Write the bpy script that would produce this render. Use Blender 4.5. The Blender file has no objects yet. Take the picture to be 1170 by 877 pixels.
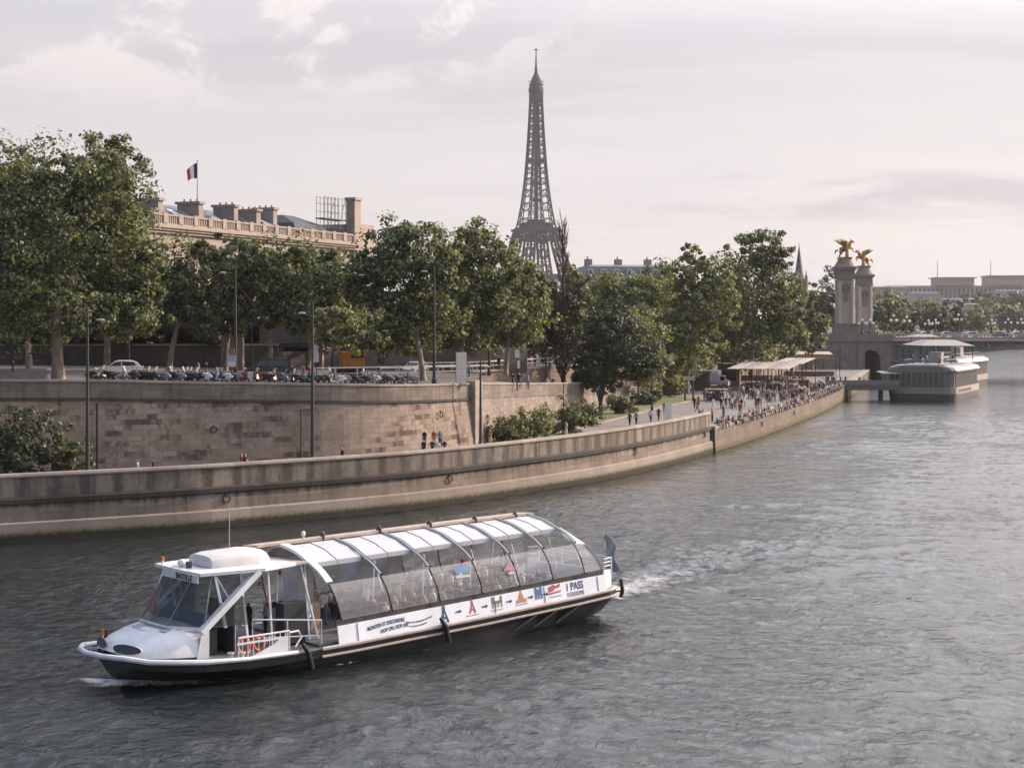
import bpy, bmesh, math, random
import numpy as np
from mathutils import Vector, Matrix
R = math.radians
rnd = random.Random(7)
scene = bpy.context.scene
COL = scene.collection
F, HZ, CX, CAMH = 1865.0, 365.0, 585.0, 16.0

def gp(px, py, z):
    """ground point of height z seen at a photo pixel"""
    Y = F * (CAMH - z) / (py - HZ)
    return Vector(((px - CX) * Y / F, Y, z))

def at(px, py, Y):
    return Vector(((px - CX) * Y / F, Y, CAMH - (py - HZ) * Y / F))

def lerp(a, b, t): return a + (b - a) * t

def interp(x, xs, ys):
    if x <= xs[0]: return ys[0]
    for i in range(len(xs) - 1):
        if x <= xs[i + 1]:
            return lerp(ys[i], ys[i + 1], (x - xs[i]) / (xs[i + 1] - xs[i]))
    return ys[-1]

# ------------------------------------------------------------------ materials
MATS = {}
def mat(name, col, rough=0.75, metal=0.0, var=0.12, scale=1.5, bump=0.0, bscale=8.0, spec=0.4, detail=4.0, stretch=(1, 1, 1)):
    if name in MATS: return MATS[name]
    m = bpy.data.materials.new(name); m.use_nodes = True
    nt = m.node_tree; N = nt.nodes; L = nt.links
    b = N['Principled BSDF']
    b.inputs['Roughness'].default_value = rough
    b.inputs['Metallic'].default_value = metal
    b.inputs['Specular IOR Level'].default_value = spec
    tc = N.new('ShaderNodeTexCoord')
    mp = N.new('ShaderNodeMapping'); mp.inputs['Scale'].default_value = stretch
    L.new(tc.outputs['Object'], mp.inputs['Vector'])
    if var > 0:
        no = N.new('ShaderNodeTexNoise'); no.inputs['Scale'].default_value = scale
        no.inputs['Detail'].default_value = detail; no.inputs['Roughness'].default_value = 0.65
        L.new(mp.outputs['Vector'], no.inputs['Vector'])
        mr = N.new('ShaderNodeMapRange')
        mr.inputs['From Min'].default_value = 0.3; mr.inputs['From Max'].default_value = 0.7
        mr.inputs['To Min'].default_value = 1 - var; mr.inputs['To Max'].default_value = 1 + var
        L.new(no.outputs['Fac'], mr.inputs['Value'])
        mx = N.new('ShaderNodeMix'); mx.data_type = 'RGBA'; mx.blend_type = 'MULTIPLY'
        mx.inputs['Factor'].default_value = 1
        mx.inputs[6].default_value = (*col, 1)
        L.new(mr.outputs['Result'], mx.inputs[7]); L.new(mx.outputs[2], b.inputs['Base Color'])
    else:
        b.inputs['Base Color'].default_value = (*col, 1)
    if bump > 0:
        n2 = N.new('ShaderNodeTexNoise'); n2.inputs['Scale'].default_value = bscale; n2.inputs['Detail'].default_value = 5
        L.new(mp.outputs['Vector'], n2.inputs['Vector'])
        bp = N.new('ShaderNodeBump'); bp.inputs['Strength'].default_value = bump; bp.inputs['Distance'].default_value = 0.1
        L.new(n2.outputs['Fac'], bp.inputs['Height']); L.new(bp.outputs['Normal'], b.inputs['Normal'])
    MATS[name] = m
    return m

def glassmat(name, tint, alpha, rough=0.05):
    """thin pane: part see-through, part glossy"""
    if name in MATS: return MATS[name]
    m = bpy.data.materials.new(name); m.use_nodes = True
    nt = m.node_tree; N = nt.nodes; L = nt.links; N.clear()
    out = N.new('ShaderNodeOutputMaterial')
    tr = N.new('ShaderNodeBsdfTransparent'); tr.inputs['Color'].default_value = (*[min(1, t * 0.4 + 0.6) for t in tint], 1)
    pr = N.new('ShaderNodeBsdfPrincipled'); pr.inputs['Base Color'].default_value = (*tint, 1); pr.inputs['Roughness'].default_value = rough
    mx = N.new('ShaderNodeMixShader'); mx.inputs['Fac'].default_value = alpha
    L.new(tr.outputs[0], mx.inputs[1]); L.new(pr.outputs[0], mx.inputs[2]); L.new(mx.outputs[0], out.inputs[0])
    MATS[name] = m
    return m

class NT:
    """tiny node-tree writer"""
    def __init__(s, name):
        s.m = bpy.data.materials.new(name); s.m.use_nodes = True
        s.t = s.m.node_tree; s.N = s.t.nodes; s.L = s.t.links
        s.b = s.N['Principled BSDF']; MATS[name] = s.m
    def n(s, typ, **kw):
        nd = s.N.new('ShaderNode' + typ)
        for k, v in kw.items():
            if k.startswith('i_'): nd.inputs[k[2:].replace('_', ' ')].default_value = v
            else: setattr(nd, k, v)
        return nd
    def l(s, a, b): s.L.new(a, b)
    def noise(s, vec, scale, detail=4, rough=0.6, dist=0.0):
        n = s.n('TexNoise'); n.inputs['Scale'].default_value = scale; n.inputs['Detail'].default_value = detail
        n.inputs['Roughness'].default_value = rough; n.inputs['Distortion'].default_value = dist
        s.l(vec, n.inputs['Vector']); return n.outputs['Fac']
    def mapping(s, vec, scale=(1, 1, 1), loc=(0, 0, 0), rot=(0, 0, 0)):
        n = s.n('Mapping'); n.inputs['Scale'].default_value = scale; n.inputs['Location'].default_value = loc
        n.inputs['Rotation'].default_value = rot
        s.l(vec, n.inputs['Vector']); return n.outputs['Vector']
    def rng(s, v, a, b, c, d):
        n = s.n('MapRange'); n.inputs['From Min'].default_value = a; n.inputs['From Max'].default_value = b
        n.inputs['To Min'].default_value = c; n.inputs['To Max'].default_value = d
        s.l(v, n.inputs['Value']); return n.outputs['Result']
    def mix(s, fac, a, b, mode='MIX'):
        n = s.n('Mix', data_type='RGBA', blend_type=mode)
        for k, x in ((0, fac), (6, a), (7, b)):
            if isinstance(x, (int, float)): n.inputs[k].default_value = x
            elif isinstance(x, tuple): n.inputs[k].default_value = (*x, 1)
            else: s.l(x, n.inputs[k])
        return n.outputs[2]
    def math(s, op, a, b=None):
        n = s.n('Math', operation=op)
        for k, x in ((0, a), (1, b)):
            if x is None: continue
            if isinstance(x, (int, float)): n.inputs[k].default_value = x
            else: s.l(x, n.inputs[k])
        return n.outputs[0]

# ------------------------------------------------------------------ mesh builder
class MB:
    def __init__(s): s.v = []; s.f = []; s.mi = []; s.uv = {}
    def add(s, vs, fs, mi=0):
        o = len(s.v); s.v.extend([tuple(v) for v in vs])
        for f in fs: s.f.append(tuple(i + o for i in f)); s.mi.append(mi)
    def box(s, c, sz, rz=0.0, mi=0, top=1.0):
        cx, cy, cz = c; a, b, h = sz[0] / 2, sz[1] / 2, sz[2] / 2
        ca, sa = math.cos(rz), math.sin(rz); vs = []
        for k, (x, y, z) in enumerate([(-a, -b, -h), (a, -b, -h), (a, b, -h), (-a, b, -h), (-a, -b, h), (a, -b, h), (a, b, h), (-a, b, h)]):
            if k > 3: x *= top; y *= top
            vs.append((cx + x * ca - y * sa, cy + x * sa + y * ca, cz + z))
        s.add(vs, [(3, 2, 1, 0), (4, 5, 6, 7), (0, 1, 5, 4), (1, 2, 6, 5), (2, 3, 7, 6), (3, 0, 4, 7)], mi)
        return s
    def bb(s, x0, x1, y0, y1, z0, z1, mi=0):
        return s.box(((x0 + x1) / 2, (y0 + y1) / 2, (z0 + z1) / 2), (abs(x1 - x0), abs(y1 - y0), abs(z1 - z0)), 0, mi)
    def bar(s, p, q, w, h=None, mi=0):
        p = Vector(p); q = Vector(q); h = h or w
        d = (q - p)
        if d.length < 1e-6: return s
        d.normalize(); up = Vector((0, 0, 1)) if abs(d.z) < 0.95 else Vector((1, 0, 0))
        a = d.cross(up).normalized() * (w / 2); b = d.cross(a).normalized() * (h / 2)
        vs = [p - a - b, p + a - b, p + a + b, p - a + b, q - a - b, q + a - b, q + a + b, q - a + b]
        s.add(vs, [(0, 1, 2, 3), (7, 6, 5, 4), (0, 4, 5, 1), (1, 5, 6, 2), (2, 6, 7, 3), (3, 7, 4, 0)], mi)
        return s
    def tube(s, path, r, n=7, mi=0, closed=False):
        P = [Vector(p) for p in path]; K = len(P)
        rings = []; ref = None
        for i in range(K):
            if closed: d = P[(i + 1) % K] - P[i - 1]
            else: d = P[min(i + 1, K - 1)] - P[max(i - 1, 0)]
            if d.length < 1e-9: d = Vector((0, 0, 1))
            d.normalize()
            if ref is None:
                ref = Vector((0, 0, 1)) if abs(d.z) < 0.9 else Vector((1, 0, 0))
            a = (ref - d * ref.dot(d))
            if a.length < 1e-4: a = d.orthogonal()
            a.normalize(); ref = a; b = d.cross(a)
            rr = r[i] if isinstance(r, (list, tuple)) else r
            rings.append([P[i] + (a * math.cos(2 * math.pi * k / n) + b * math.sin(2 * math.pi * k / n)) * rr for k in range(n)])
        vs = [v for rg in rings for v in rg]; fs = []
        for i in range(K if closed else K - 1):
            j = (i + 1) % K
            for k in range(n):
                fs.append((i * n + k, i * n + (k + 1) % n, j * n + (k + 1) % n, j * n + k))
        if not closed:
            fs.append(tuple(range(n))[::-1]); fs.append(tuple(range((K - 1) * n, K * n)))
        s.add(vs, fs, mi); return s
    def lathe(s, prof, c=(0, 0, 0), n=14, mi=0):
        vs = []; fs = []; K = len(prof)
        for (r, z) in prof:
            for k in range(n):
                a = 2 * math.pi * k / n
                vs.append((c[0] + r * math.cos(a), c[1] + r * math.sin(a), c[2] + z))
        for i in range(K - 1):
            for k in range(n):
                fs.append((i * n + k, i * n + (k + 1) % n, (i + 1) * n + (k + 1) % n, (i + 1) * n + k))
        fs.append(tuple(range(n))[::-1]); fs.append(tuple(range((K - 1) * n, K * n)))
        s.add(vs, fs, mi); return s
    def ell(s, c, r, n=10, m=7, mi=0):
        vs = [(c[0], c[1], c[2] - r[2])]; fs = []
        for i in range(1, m):
            t = math.pi * i / m - math.pi / 2
            for k in range(n):
                a = 2 * math.pi * k / n
                vs.append((c[0] + r[0] * math.cos(t) * math.cos(a), c[1] + r[1] * math.cos(t) * math.sin(a), c[2] + r[2] * math.sin(t)))
        vs.append((c[0], c[1], c[2] + r[2])); e = len(vs) - 1
        for k in range(n):
            fs.append((0, 1 + (k + 1) % n, 1 + k))
            fs.append((e, 1 + (m - 2) * n + k, 1 + (m - 2) * n + (k + 1) % n))
        for i in range(m - 2):
            for k in range(n):
                a = 1 + i * n + k; b = 1 + i * n + (k + 1) % n
                fs.append((a, b, b + n, a + n))
        s.add(vs, fs, mi); return s
    def prism(s, poly, z0, z1, mi=0):
        n = len(poly); vs = [(p[0], p[1], z0) for p in poly] + [(p[0], p[1], z1) for p in poly]
        fs = [tuple(range(n))[::-1], tuple(range(n, 2 * n))] + [(i, (i + 1) % n, n + (i + 1) % n, n + i) for i in range(n)]
        s.add(vs, fs, mi); return s
    def slab(s, poly3, off, mi=0):
        """extrude a 3-D polygon by vector off"""
        n = len(poly3); o = Vector(off); A = [Vector(p) for p in poly3]
        vs = A + [p + o for p in A]
        fs = [tuple(range(n))[::-1], tuple(range(n, 2 * n))] + [(i, (i + 1) % n, n + (i + 1) % n, n + i) for i in range(n)]
        s.add(vs, fs, mi); return s
    def face(s, pts, mi=0):
        s.add(pts, [tuple(range(len(pts)))], mi); return s
    def loft(s, rings, mi=0, closed=True, cap=True):
        n = len(rings[0]); vs = [p for r in rings for p in r]; fs = []
        for i in range(len(rings) - 1):
            for k in range(n if closed else n - 1):
                fs.append((i * n + k, i * n + (k + 1) % n, (i + 1) * n + (k + 1) % n, (i + 1) * n + k))
        if cap and closed:
            fs.append(tuple(range(n))[::-1]); fs.append(tuple(range((len(rings) - 1) * n, len(rings) * n)))
        s.add(vs, fs, mi); return s
    def xf(s, M, start=0):
        for i in range(start, len(s.v)): s.v[i] = tuple(M @ Vector(s.v[i]))
        return s
    def mesh(s, name, mats, smooth=False, fix=True):
        me = bpy.data.meshes.new(name); me.from_pydata(s.v, [], s.f)
        if not isinstance(mats, (list, tuple)): mats = [mats]
        for m in mats: me.materials.append(m)
        if len(mats) > 1: me.polygons.foreach_set('material_index', s.mi)
        if s.uv:
            ul = me.uv_layers.new(name='UVMap')
            li = 0
            for p in me.polygons:
                for vi in p.vertices:
                    ul.data[li].uv = s.uv.get(vi, (0, 0)); li += 1
        if fix:
            bm = bmesh.new(); bm.from_mesh(me); bmesh.ops.recalc_face_normals(bm, faces=bm.faces); bm.to_mesh(me); bm.free()
        if smooth:
            me.polygons.foreach_set('use_smooth', [True] * len(me.polygons))
            try: me.set_sharp_from_angle(angle=R(40))
            except Exception: pass
        me.update(); return me
    def islands(s, name, mats, parent=None, smooth=False):
        """one object per connected piece"""
        up = list(range(len(s.v)))
        def find(i):
            while up[i] != i: up[i] = up[up[i]]; i = up[i]
            return i
        for f in s.f:
            r = find(f[0])
            for i in f[1:]: up[find(i)] = r
        groups = {}
        for f, mi in zip(s.f, s.mi): groups.setdefault(find(f[0]), []).append((f, mi))
        out = []
        for fs in groups.values():
            b = MB(); mp = {}
            for f, mi in fs:
                for i in f:
                    if i not in mp: mp[i] = len(b.v); b.v.append(s.v[i])
                b.f.append(tuple(mp[i] for i in f)); b.mi.append(mi)
            out.append(b.build(name, mats, parent, smooth))
        return out
    def build(s, name, mats, parent=None, smooth=False, fix=True):
        return link(name, s.mesh(name, mats, smooth, fix), parent)

def link(name, me, parent=None):
    o = bpy.data.objects.new(name, me); COL.objects.link(o)
    if parent is not None: o.parent = parent
    return o

def tag(o, label=None, cat=None, group=None, kind=None):
    if label: o['label'] = label
    if cat: o['category'] = cat
    if group: o['group'] = group
    if kind: o['kind'] = kind
    return o

def empty(name, loc=(0, 0, 0), rz=0.0, label=None, cat=None, group=None):
    o = bpy.data.objects.new(name, None); COL.objects.link(o)
    o.location = loc; o.rotation_euler = (0, 0, rz); o.empty_display_size = 0.3
    return tag(o, label, cat, group)

KIDS = {}
def copy_tree(root, kids, loc, rz=0, sc=1.0, label=None, group=None):
    c = root.copy(); COL.objects.link(c); c.location = loc; c.rotation_euler = (0, 0, rz); c.scale = (sc, sc, sc)
    if label: c['label'] = label
    if group: c['group'] = group
    for k in kids:
        d = k.copy(); COL.objects.link(d); d.parent = c
        for g in KIDS.get(k.name, []):
            e = g.copy(); COL.objects.link(e); e.parent = d
    return c

def strip(mb, path, prof, mi=0, uoff=0.0, zs=None, step=2.0):
    """sweep a vertical profile [(offset, z)] along a plan path; UV = (metres along, profile z). zs: per path point z shift scale function"""
    P = [Vector((p[0], p[1])) for p in path]
    pts = []; acc = 0.0
    for i in range(len(P) - 1):
        n = max(1, int((P[i + 1] - P[i]).length / step))
        for k in range(n): pts.append((P[i].lerp(P[i + 1], k / n), acc + (P[i + 1] - P[i]).length * k / n, i + k / n))
        acc += (P[i + 1] - P[i]).length
    pts.append((P[-1], acc, len(P) - 1.0))
    base = len(mb.v); K = len(prof)
    for j, (p, a, t) in enumerate(pts):
        d = pts[min(j + 1, len(pts) - 1)][0] - pts[max(j - 1, 0)][0]; d.normalize()
        nrm = Vector((d.y, -d.x))
        for k, (o, z) in enumerate(prof):
            q = p + nrm * o; zz = zs(t, z) if zs else z
            mb.uv[len(mb.v)] = (a + uoff, zz)
            mb.v.append((q.x, q.y, zz))
    for j in range(len(pts) - 1):
        for k in range(K - 1):
            mb.f.append((base + j * K + k, base + (j + 1) * K + k, base + (j + 1) * K + k + 1, base + j * K + k + 1)); mb.mi.append(mi)
    mb.f.append(tuple(base + k for k in range(K))); mb.mi.append(mi)
    mb.f.append(tuple(base + (len(pts) - 1) * K + k for k in range(K))[::-1]); mb.mi.append(mi)
    return acc

def smooth_path(pts, n=6):
    """Catmull-Rom through plan points"""
    P = [Vector(p) for p in pts]; out = []
    for i in range(len(P) - 1):
        a = P[max(i - 1, 0)]; b = P[i]; c = P[i + 1]; d = P[min(i + 2, len(P) - 1)]
        for k in range(n):
            t = k / n
            out.append(0.5 * ((2 * b) + (c - a) * t + (2 * a - 5 * b + 4 * c - d) * t * t + (3 * b - a - 3 * c + d) * t ** 3))
    out.append(P[-1]); return out

FONT_CACHE = {}
def text_mesh(txt, size, name='lettering', squeeze=1.0):
    cu = bpy.data.curves.new(name, 'FONT'); cu.body = txt; cu.size = size; cu.align_x = 'LEFT'; cu.extrude = 0.004; cu.resolution_u = 3; cu.offset = size * 0.018
    o = bpy.data.objects.new(name, cu); COL.objects.link(o)
    dg = bpy.context.evaluated_depsgraph_get()
    me = bpy.data.meshes.new_from_object(o.evaluated_get(dg))
    bpy.data.objects.remove(o); bpy.data.curves.remove(cu)
    return me
# ------------------------------------------------------------------ camera, sky, sun, air
cam = bpy.data.cameras.new('camera'); camo = bpy.data.objects.new('camera', cam); COL.objects.link(camo)
camo.location = (0, 0, CAMH); camo.rotation_euler = (R(90), 0, 0)
cam.sensor_width = 36; cam.lens = 36 * F / 1170.0
cam.shift_y = (HZ - 438.5) / 1170.0
cam.clip_start = 0.5; cam.clip_end = 20000
scene.camera = camo
vs = scene.view_settings
vs.view_transform = 'Standard'; vs.look = 'None'; vs.gamma = 1; vs.exposure = 0.55; vs.use_curve_mapping = False
scene.cycles.use_denoising = True
scene.cycles.max_bounces = 7; scene.cycles.transparent_max_bounces = 12
scene.cycles.volume_bounces = 0
scene.cycles.sample_clamp_indirect = 6.0

SUN_AZ, SUN_EL = R(60), R(24)
sl = bpy.data.lights.new('sun', 'SUN'); so = bpy.data.objects.new('sun', sl); COL.objects.link(so)
sl.energy = 5.0; sl.angle = R(0.6); sl.color = (1.0, 0.78, 0.60)
sdir = Vector((math.sin(SUN_AZ) * math.cos(SUN_EL), math.cos(SUN_AZ) * math.cos(SUN_EL), math.sin(SUN_EL)))
so.rotation_euler = sdir.to_track_quat('Z', 'Y').to_euler(); so.location = (60, 60, 90)

w = bpy.data.worlds.new('World'); scene.world = w; w.use_nodes = True
wn = w.node_tree.nodes; wl = w.node_tree.links
bg = wn['Background']; bg.inputs['Strength'].default_value = 0.088
def W(t, **kw):
    n = wn.new('ShaderNode' + t)
    for k, v in kw.items(): setattr(n, k, v)
    return n
sky = W('TexSky'); sky.sky_type = 'NISHITA'; sky.sun_disc = False
sky.sun_elevation = SUN_EL; sky.sun_rotation = SUN_AZ; sky.air_density = 1.2; sky.dust_density = 2.0; sky.ozone_density = 1.0
tc = W('TexCoord'); sep = W('SeparateXYZ'); wl.new(tc.outputs['Generated'], sep.inputs[0])
def wmath(op, a, b=None):
    n = W('Math', operation=op)
    for k, x in ((0, a), (1, b)):
        if x is None: continue
        if isinstance(x, (int, float)): n.inputs[k].default_value = x
        else: wl.new(x, n.inputs[k])
    return n.outputs[0]
def wrng(v, a, b, c, d, smooth=False):
    n = W('MapRange')
    if smooth: n.interpolation_type = 'SMOOTHSTEP'
    for k, x in (('From Min', a), ('From Max', b), ('To Min', c), ('To Max', d)): n.inputs[k].default_value = x
    wl.new(v, n.inputs['Value']); return n.outputs[0]
def wmix(f, a, b, mode='MIX'):
    n = W('Mix', data_type='RGBA', blend_type=mode)
    for k, x in ((0, f), (6, a), (7, b)):
        if isinstance(x, (int, float)): n.inputs[k].default_value = x
        elif isinstance(x, tuple): n.inputs[k].default_value = (*x, 1)
        else: wl.new(x, n.inputs[k])
    return n.outputs[2]
# cloud deck: direction projected on a plane overhead
den = wmath('ADD', wmath('MAXIMUM', sep.outputs[2], 0.0), 0.12)
cx_ = wmath('DIVIDE', sep.outputs[0], den); cy_ = wmath('DIVIDE', sep.outputs[1], den)
cmb = W('CombineXYZ'); wl.new(cx_, cmb.inputs[0]); wl.new(cy_, cmb.inputs[1])
def wnoise(vec, sc, det, ro, dist=0, loc=(0, 0, 0), scale=(1, 1, 1)):
    mp = W('Mapping'); mp.inputs['Location'].default_value = loc; mp.inputs['Scale'].default_value = scale; wl.new(vec, mp.inputs[0])
    n = W('TexNoise'); n.inputs['Scale'].default_value = sc; n.inputs['Detail'].default_value = det
    n.inputs['Roughness'].default_value = ro; n.inputs['Distortion'].default_value = dist
    wl.new(mp.outputs[0], n.inputs['Vector']); return n.outputs['Fac']
veil = wnoise(cmb.outputs[0], 0.55, 6, 0.62, 0.6)
veil_f = wrng(veil, 0.25, 0.6, 0.78, 0.97, True)
veil_col = wmix(wrng(sep.outputs[2], 0.0, 0.24, 0, 1), (6.45, 5.8, 5.75), (4.7, 4.7, 5.15))
veil_col = wmix(wrng(sep.outputs[2], 0.20, 0.42, 0, 1, True), veil_col, (2.1, 3.3, 5.4))  # unseen sky above the view, set dark blue to cool the shade
c1 = wmix(veil_f, sky.outputs[0], veil_col)
streak = wnoise(cmb.outputs[0], 0.8, 7, 0.65, 0.9, (3.1, 1.2, 0), (0.55, 1.3, 1))
c2 = wmix(wmath('MULTIPLY', wrng(streak, 0.45, 0.66, 0, 0.6, True), wrng(sep.outputs[2], 0.2, 0.4, 1, 0.15)), c1, (6.1, 5.65, 5.7))
mott = wnoise(cmb.outputs[0], 0.6, 6, 0.62, 0.8, (8.1, 4.2, 0), (0.6, 1.5, 1))
c2 = wmix(wrng(mott, 0.47, 0.68, 0, 0.55, True), c2, (4.25, 4.1, 4.5))
# puffs, high on the left of the view (direction space)
dv = wnoise(tc.outputs['Generated'], 15.0, 8, 0.6, 0.3, (0.2, 0, 0), (1, 1, 1.7))
dx = wmath('DIVIDE', wmath('ADD', sep.outputs[0], 0.2), 0.2); dz = wmath('DIVIDE', wmath('SUBTRACT', sep.outputs[2], 0.178), 0.04)
rr = wmath('ADD', wmath('MULTIPLY', dx, dx), wmath('MULTIPLY', dz, dz))
puff = wmath('MULTIPLY', wrng(dv, 0.47, 0.57, 0, 1, True), wrng(rr, 0.3, 2.2, 1, 0, True))
c3 = wmix(wmath('MULTIPLY', puff, 0.8), c2, (7.0, 6.35, 6.3))
# grey bank, low on the right
gv = wnoise(tc.outputs['Generated'], 7.0, 7, 0.6, 0.4, (0.7, 0, 0), (1, 1, 4.5))
dz2 = wmath('DIVIDE', wmath('SUBTRACT', sep.outputs[2], 0.074), 0.014); dx2 = wmath('DIVIDE', wmath('SUBTRACT', sep.outputs[0], 0.24), 0.2)
r2 = wmath('ADD', wmath('MULTIPLY', dx2, dx2), wmath('MULTIPLY', dz2, dz2))
bank = wmath('MULTIPLY', wrng(gv, 0.42, 0.58, 0, 1, True), wrng(r2, 0.1, 1.5, 1, 0, True))
c4 = wmix(wmath('MULTIPLY', bank, 0.6), c3, (3.4, 3.2, 3.5))
# unseen glow round the hidden sun, added above the view to brighten the water
nrm = W('VectorMath', operation='NORMALIZE'); wl.new(tc.outputs['Generated'], nrm.inputs[0])
dot = W('VectorMath', operation='DOT_PRODUCT'); wl.new(nrm.outputs[0], dot.inputs[0]); dot.inputs[1].default_value = sdir
glow = wmath('MULTIPLY', wmath('POWER', wmath('MAXIMUM', dot.outputs['Value'], 0.0), 2.3), wrng(sep.outputs[2], 0.14, 0.33, 0.03, 1, True))
gcol = W('Mix', data_type='RGBA', blend_type='MIX'); wl.new(wmath('MULTIPLY', glow, 1.0), gcol.inputs[0]); wl.new(c4, gcol.inputs[6]); gcol.inputs[7].default_value = (35, 33.4, 33.6, 1)
wl.new(gcol.outputs[2], bg.inputs['Color'])

hz = MB(); hz.bb(-3300, 3300, -120, 3400, -5.2, 345)
hm = bpy.data.materials.new('thin_haze'); hm.use_nodes = True
hm.node_tree.nodes.remove(hm.node_tree.nodes['Principled BSDF'])
pv = hm.node_tree.nodes.new('ShaderNodeVolumePrincipled')
pv.inputs['Color'].default_value = (0.90, 0.91, 0.94, 1); pv.inputs["Density"].default_value = 0.00005; pv.inputs['Anisotropy'].default_value = 0.3
hm.node_tree.links.new(pv.outputs[0], hm.node_tree.nodes['Material Output'].inputs['Volume'])
tag(hz.build('haze', hm), kind='stuff')
# ------------------------------------------------------------------ plan of the banks
RIV = [(-140, 62), (-95, 86), (-62, 103), (-36.7, 117.5), (-25.6, 124), (-19.7, 128.6), (-13.2, 134), (-6.4, 141), (2.9, 153.8), (10.2, 165.8), (17.5, 181), (23.8, 196.8)]
PORT = [(24.4, 197.4), (32.2, 218), (41.3, 244.6), (52, 277), (63, 314), (72, 345), (85, 395), (93, 425)]
_ret = smooth_path([(-120, 100, 11.6), (-75, 121, 11.3), (-43, 137, 11.0), (-27, 143.6, 10.55), (-15.5, 149.2, 10.15), (-8.9, 156.5, 9.82), (-3.94, 167, 9.55)], 5)
RET = [(p.x, p.y) for p in _ret]; RETZ = [p.z for p in _ret]
RAMPW = [(-3.94, 167), (1.5, 190), (9.7, 221), (23.6, 275)]
RAMPZ = [9.55, 8.65, 7.5, 4.5]
BACK = [(-5.4, 202), (10, 234), (26, 285), (48, 345), (66, 400), (80, 437)]
QZ = 3.05
def zup(x): return interp(x, [-70, -43, -22, -9, -4], [11.0, 10.7, 10.1, 9.55, 9.3])

# ------------------------------------------------------------------ water
def wave_field(X, Y):
    rs = np.random.RandomState(5)
    Hh = np.zeros_like(X)
    for i in range(64):
        lam = 1.0 * (6.5 ** (i / 63.0)); th = math.radians(-112 + rs.normal(0, 40))
        k = 2 * math.pi / lam; amp = 0.0042 * lam ** 0.8 * rs.uniform(0.5, 1.2)
        kx, ky = k * math.cos(th), k * math.sin(th)
        mod = 0.6 + 0.4 * np.sin(X * rs.uniform(-.12, .12) + Y * rs.uniform(-.12, .12) + rs.uniform(0, 6))
        ph = kx * X + ky * Y + rs.uniform(0, 6.28) + 0.8 * np.sin(X * rs.uniform(-.2, .2) + Y * rs.uniform(-.2, .2))
        s_ = np.sin(ph)
        Hh += amp * mod * (s_ + 0.25 * (s_ * s_ - 0.5))
    calm = np.ones_like(X)
    # lee of the quay on the left is calmer
    d = (X + 36) * 0.45 - (Y - 117) * -0.0
    calm = 0.62 + 0.38 / (1 + np.exp(-(X * 0.86 - Y * 0.5 + 66) / 9.0))
    gust = 1 + .32 * np.sin(X * .11 + Y * .05 + 1.3 * np.sin(Y * .06)) + .28 * np.sin(X * -.07 + Y * .145 + 1.1 * np.sin(X * .08)) + .2 * np.sin(X * .21 + Y * .19 + 2)
    Hh *= calm * np.clip(gust, .35, 1.7)
    # churned water trailing behind the boat
    sx, sy, ux, uy = 4.2, 94.5, 0.54, 0.842
    al = (X - sx) * ux + (Y - sy) * uy; pe = (X - sx) * uy - (Y - sy) * ux
    width = 1.8 + 0.10 * np.clip(al, 0, 60)
    env = np.exp(-(pe / width) ** 2) * np.clip(al / 2 + 0.5, 0, 1) * np.exp(-np.clip(al, 0, 200) / 24.0)
    ch = np.zeros_like(X)
    for i in range(26):
        lam = rs.uniform(0.8, 2.6); th = rs.uniform(0, 6.28); k = 2 * math.pi / lam
        ch += np.sin(k * (math.cos(th) * X + math.sin(th) * Y) + rs.uniform(0, 6.28))
    Hh += env * ch * 0.036
    for sgn, a0 in ((1, 0.30), (-1, 0.30)):      # two arms of the wake
        arm = pe * sgn - a0 * np.clip(al, 0, 200) - 2.4
        Hh += 0.12 * np.exp(-(arm / 1.1) ** 2) * np.clip((al + 3) / 6, 0, 1) * np.exp(-np.clip(al, 0, 300) / 30.0)
        Hh += 0.10 * np.exp(-((arm + 3.2) / 1.0) ** 2) * np.clip((al + 3) / 6, 0, 1) * np.exp(-np.clip(al, 0, 300) / 30.0)
    # bow wave arms
    bx, by, vx, vy = -18.0, 71.6, 0.755, 0.656
    al = (X - bx) * vx + (Y - by) * vy; pe = (X - bx) * vy - (Y - by) * vx
    for sgn in (1, -1):
        arm = (pe - 0.7) * sgn - 0.32 * np.clip(al, 0, 200) - 2.6
        Hh += 0.09 * np.exp(-(arm / 0.8) ** 2) * np.clip((al + 1) / 3, 0, 1) * np.exp(-np.clip(al, 0, 300) / 22.0)
        Hh += 0.06 * np.exp(-((arm + 2.6) / 0.8) ** 2) * np.clip((al - 4) / 4, 0, 1) * np.exp(-np.clip(al, 0, 300) / 22.0)
    return Hh

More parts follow.
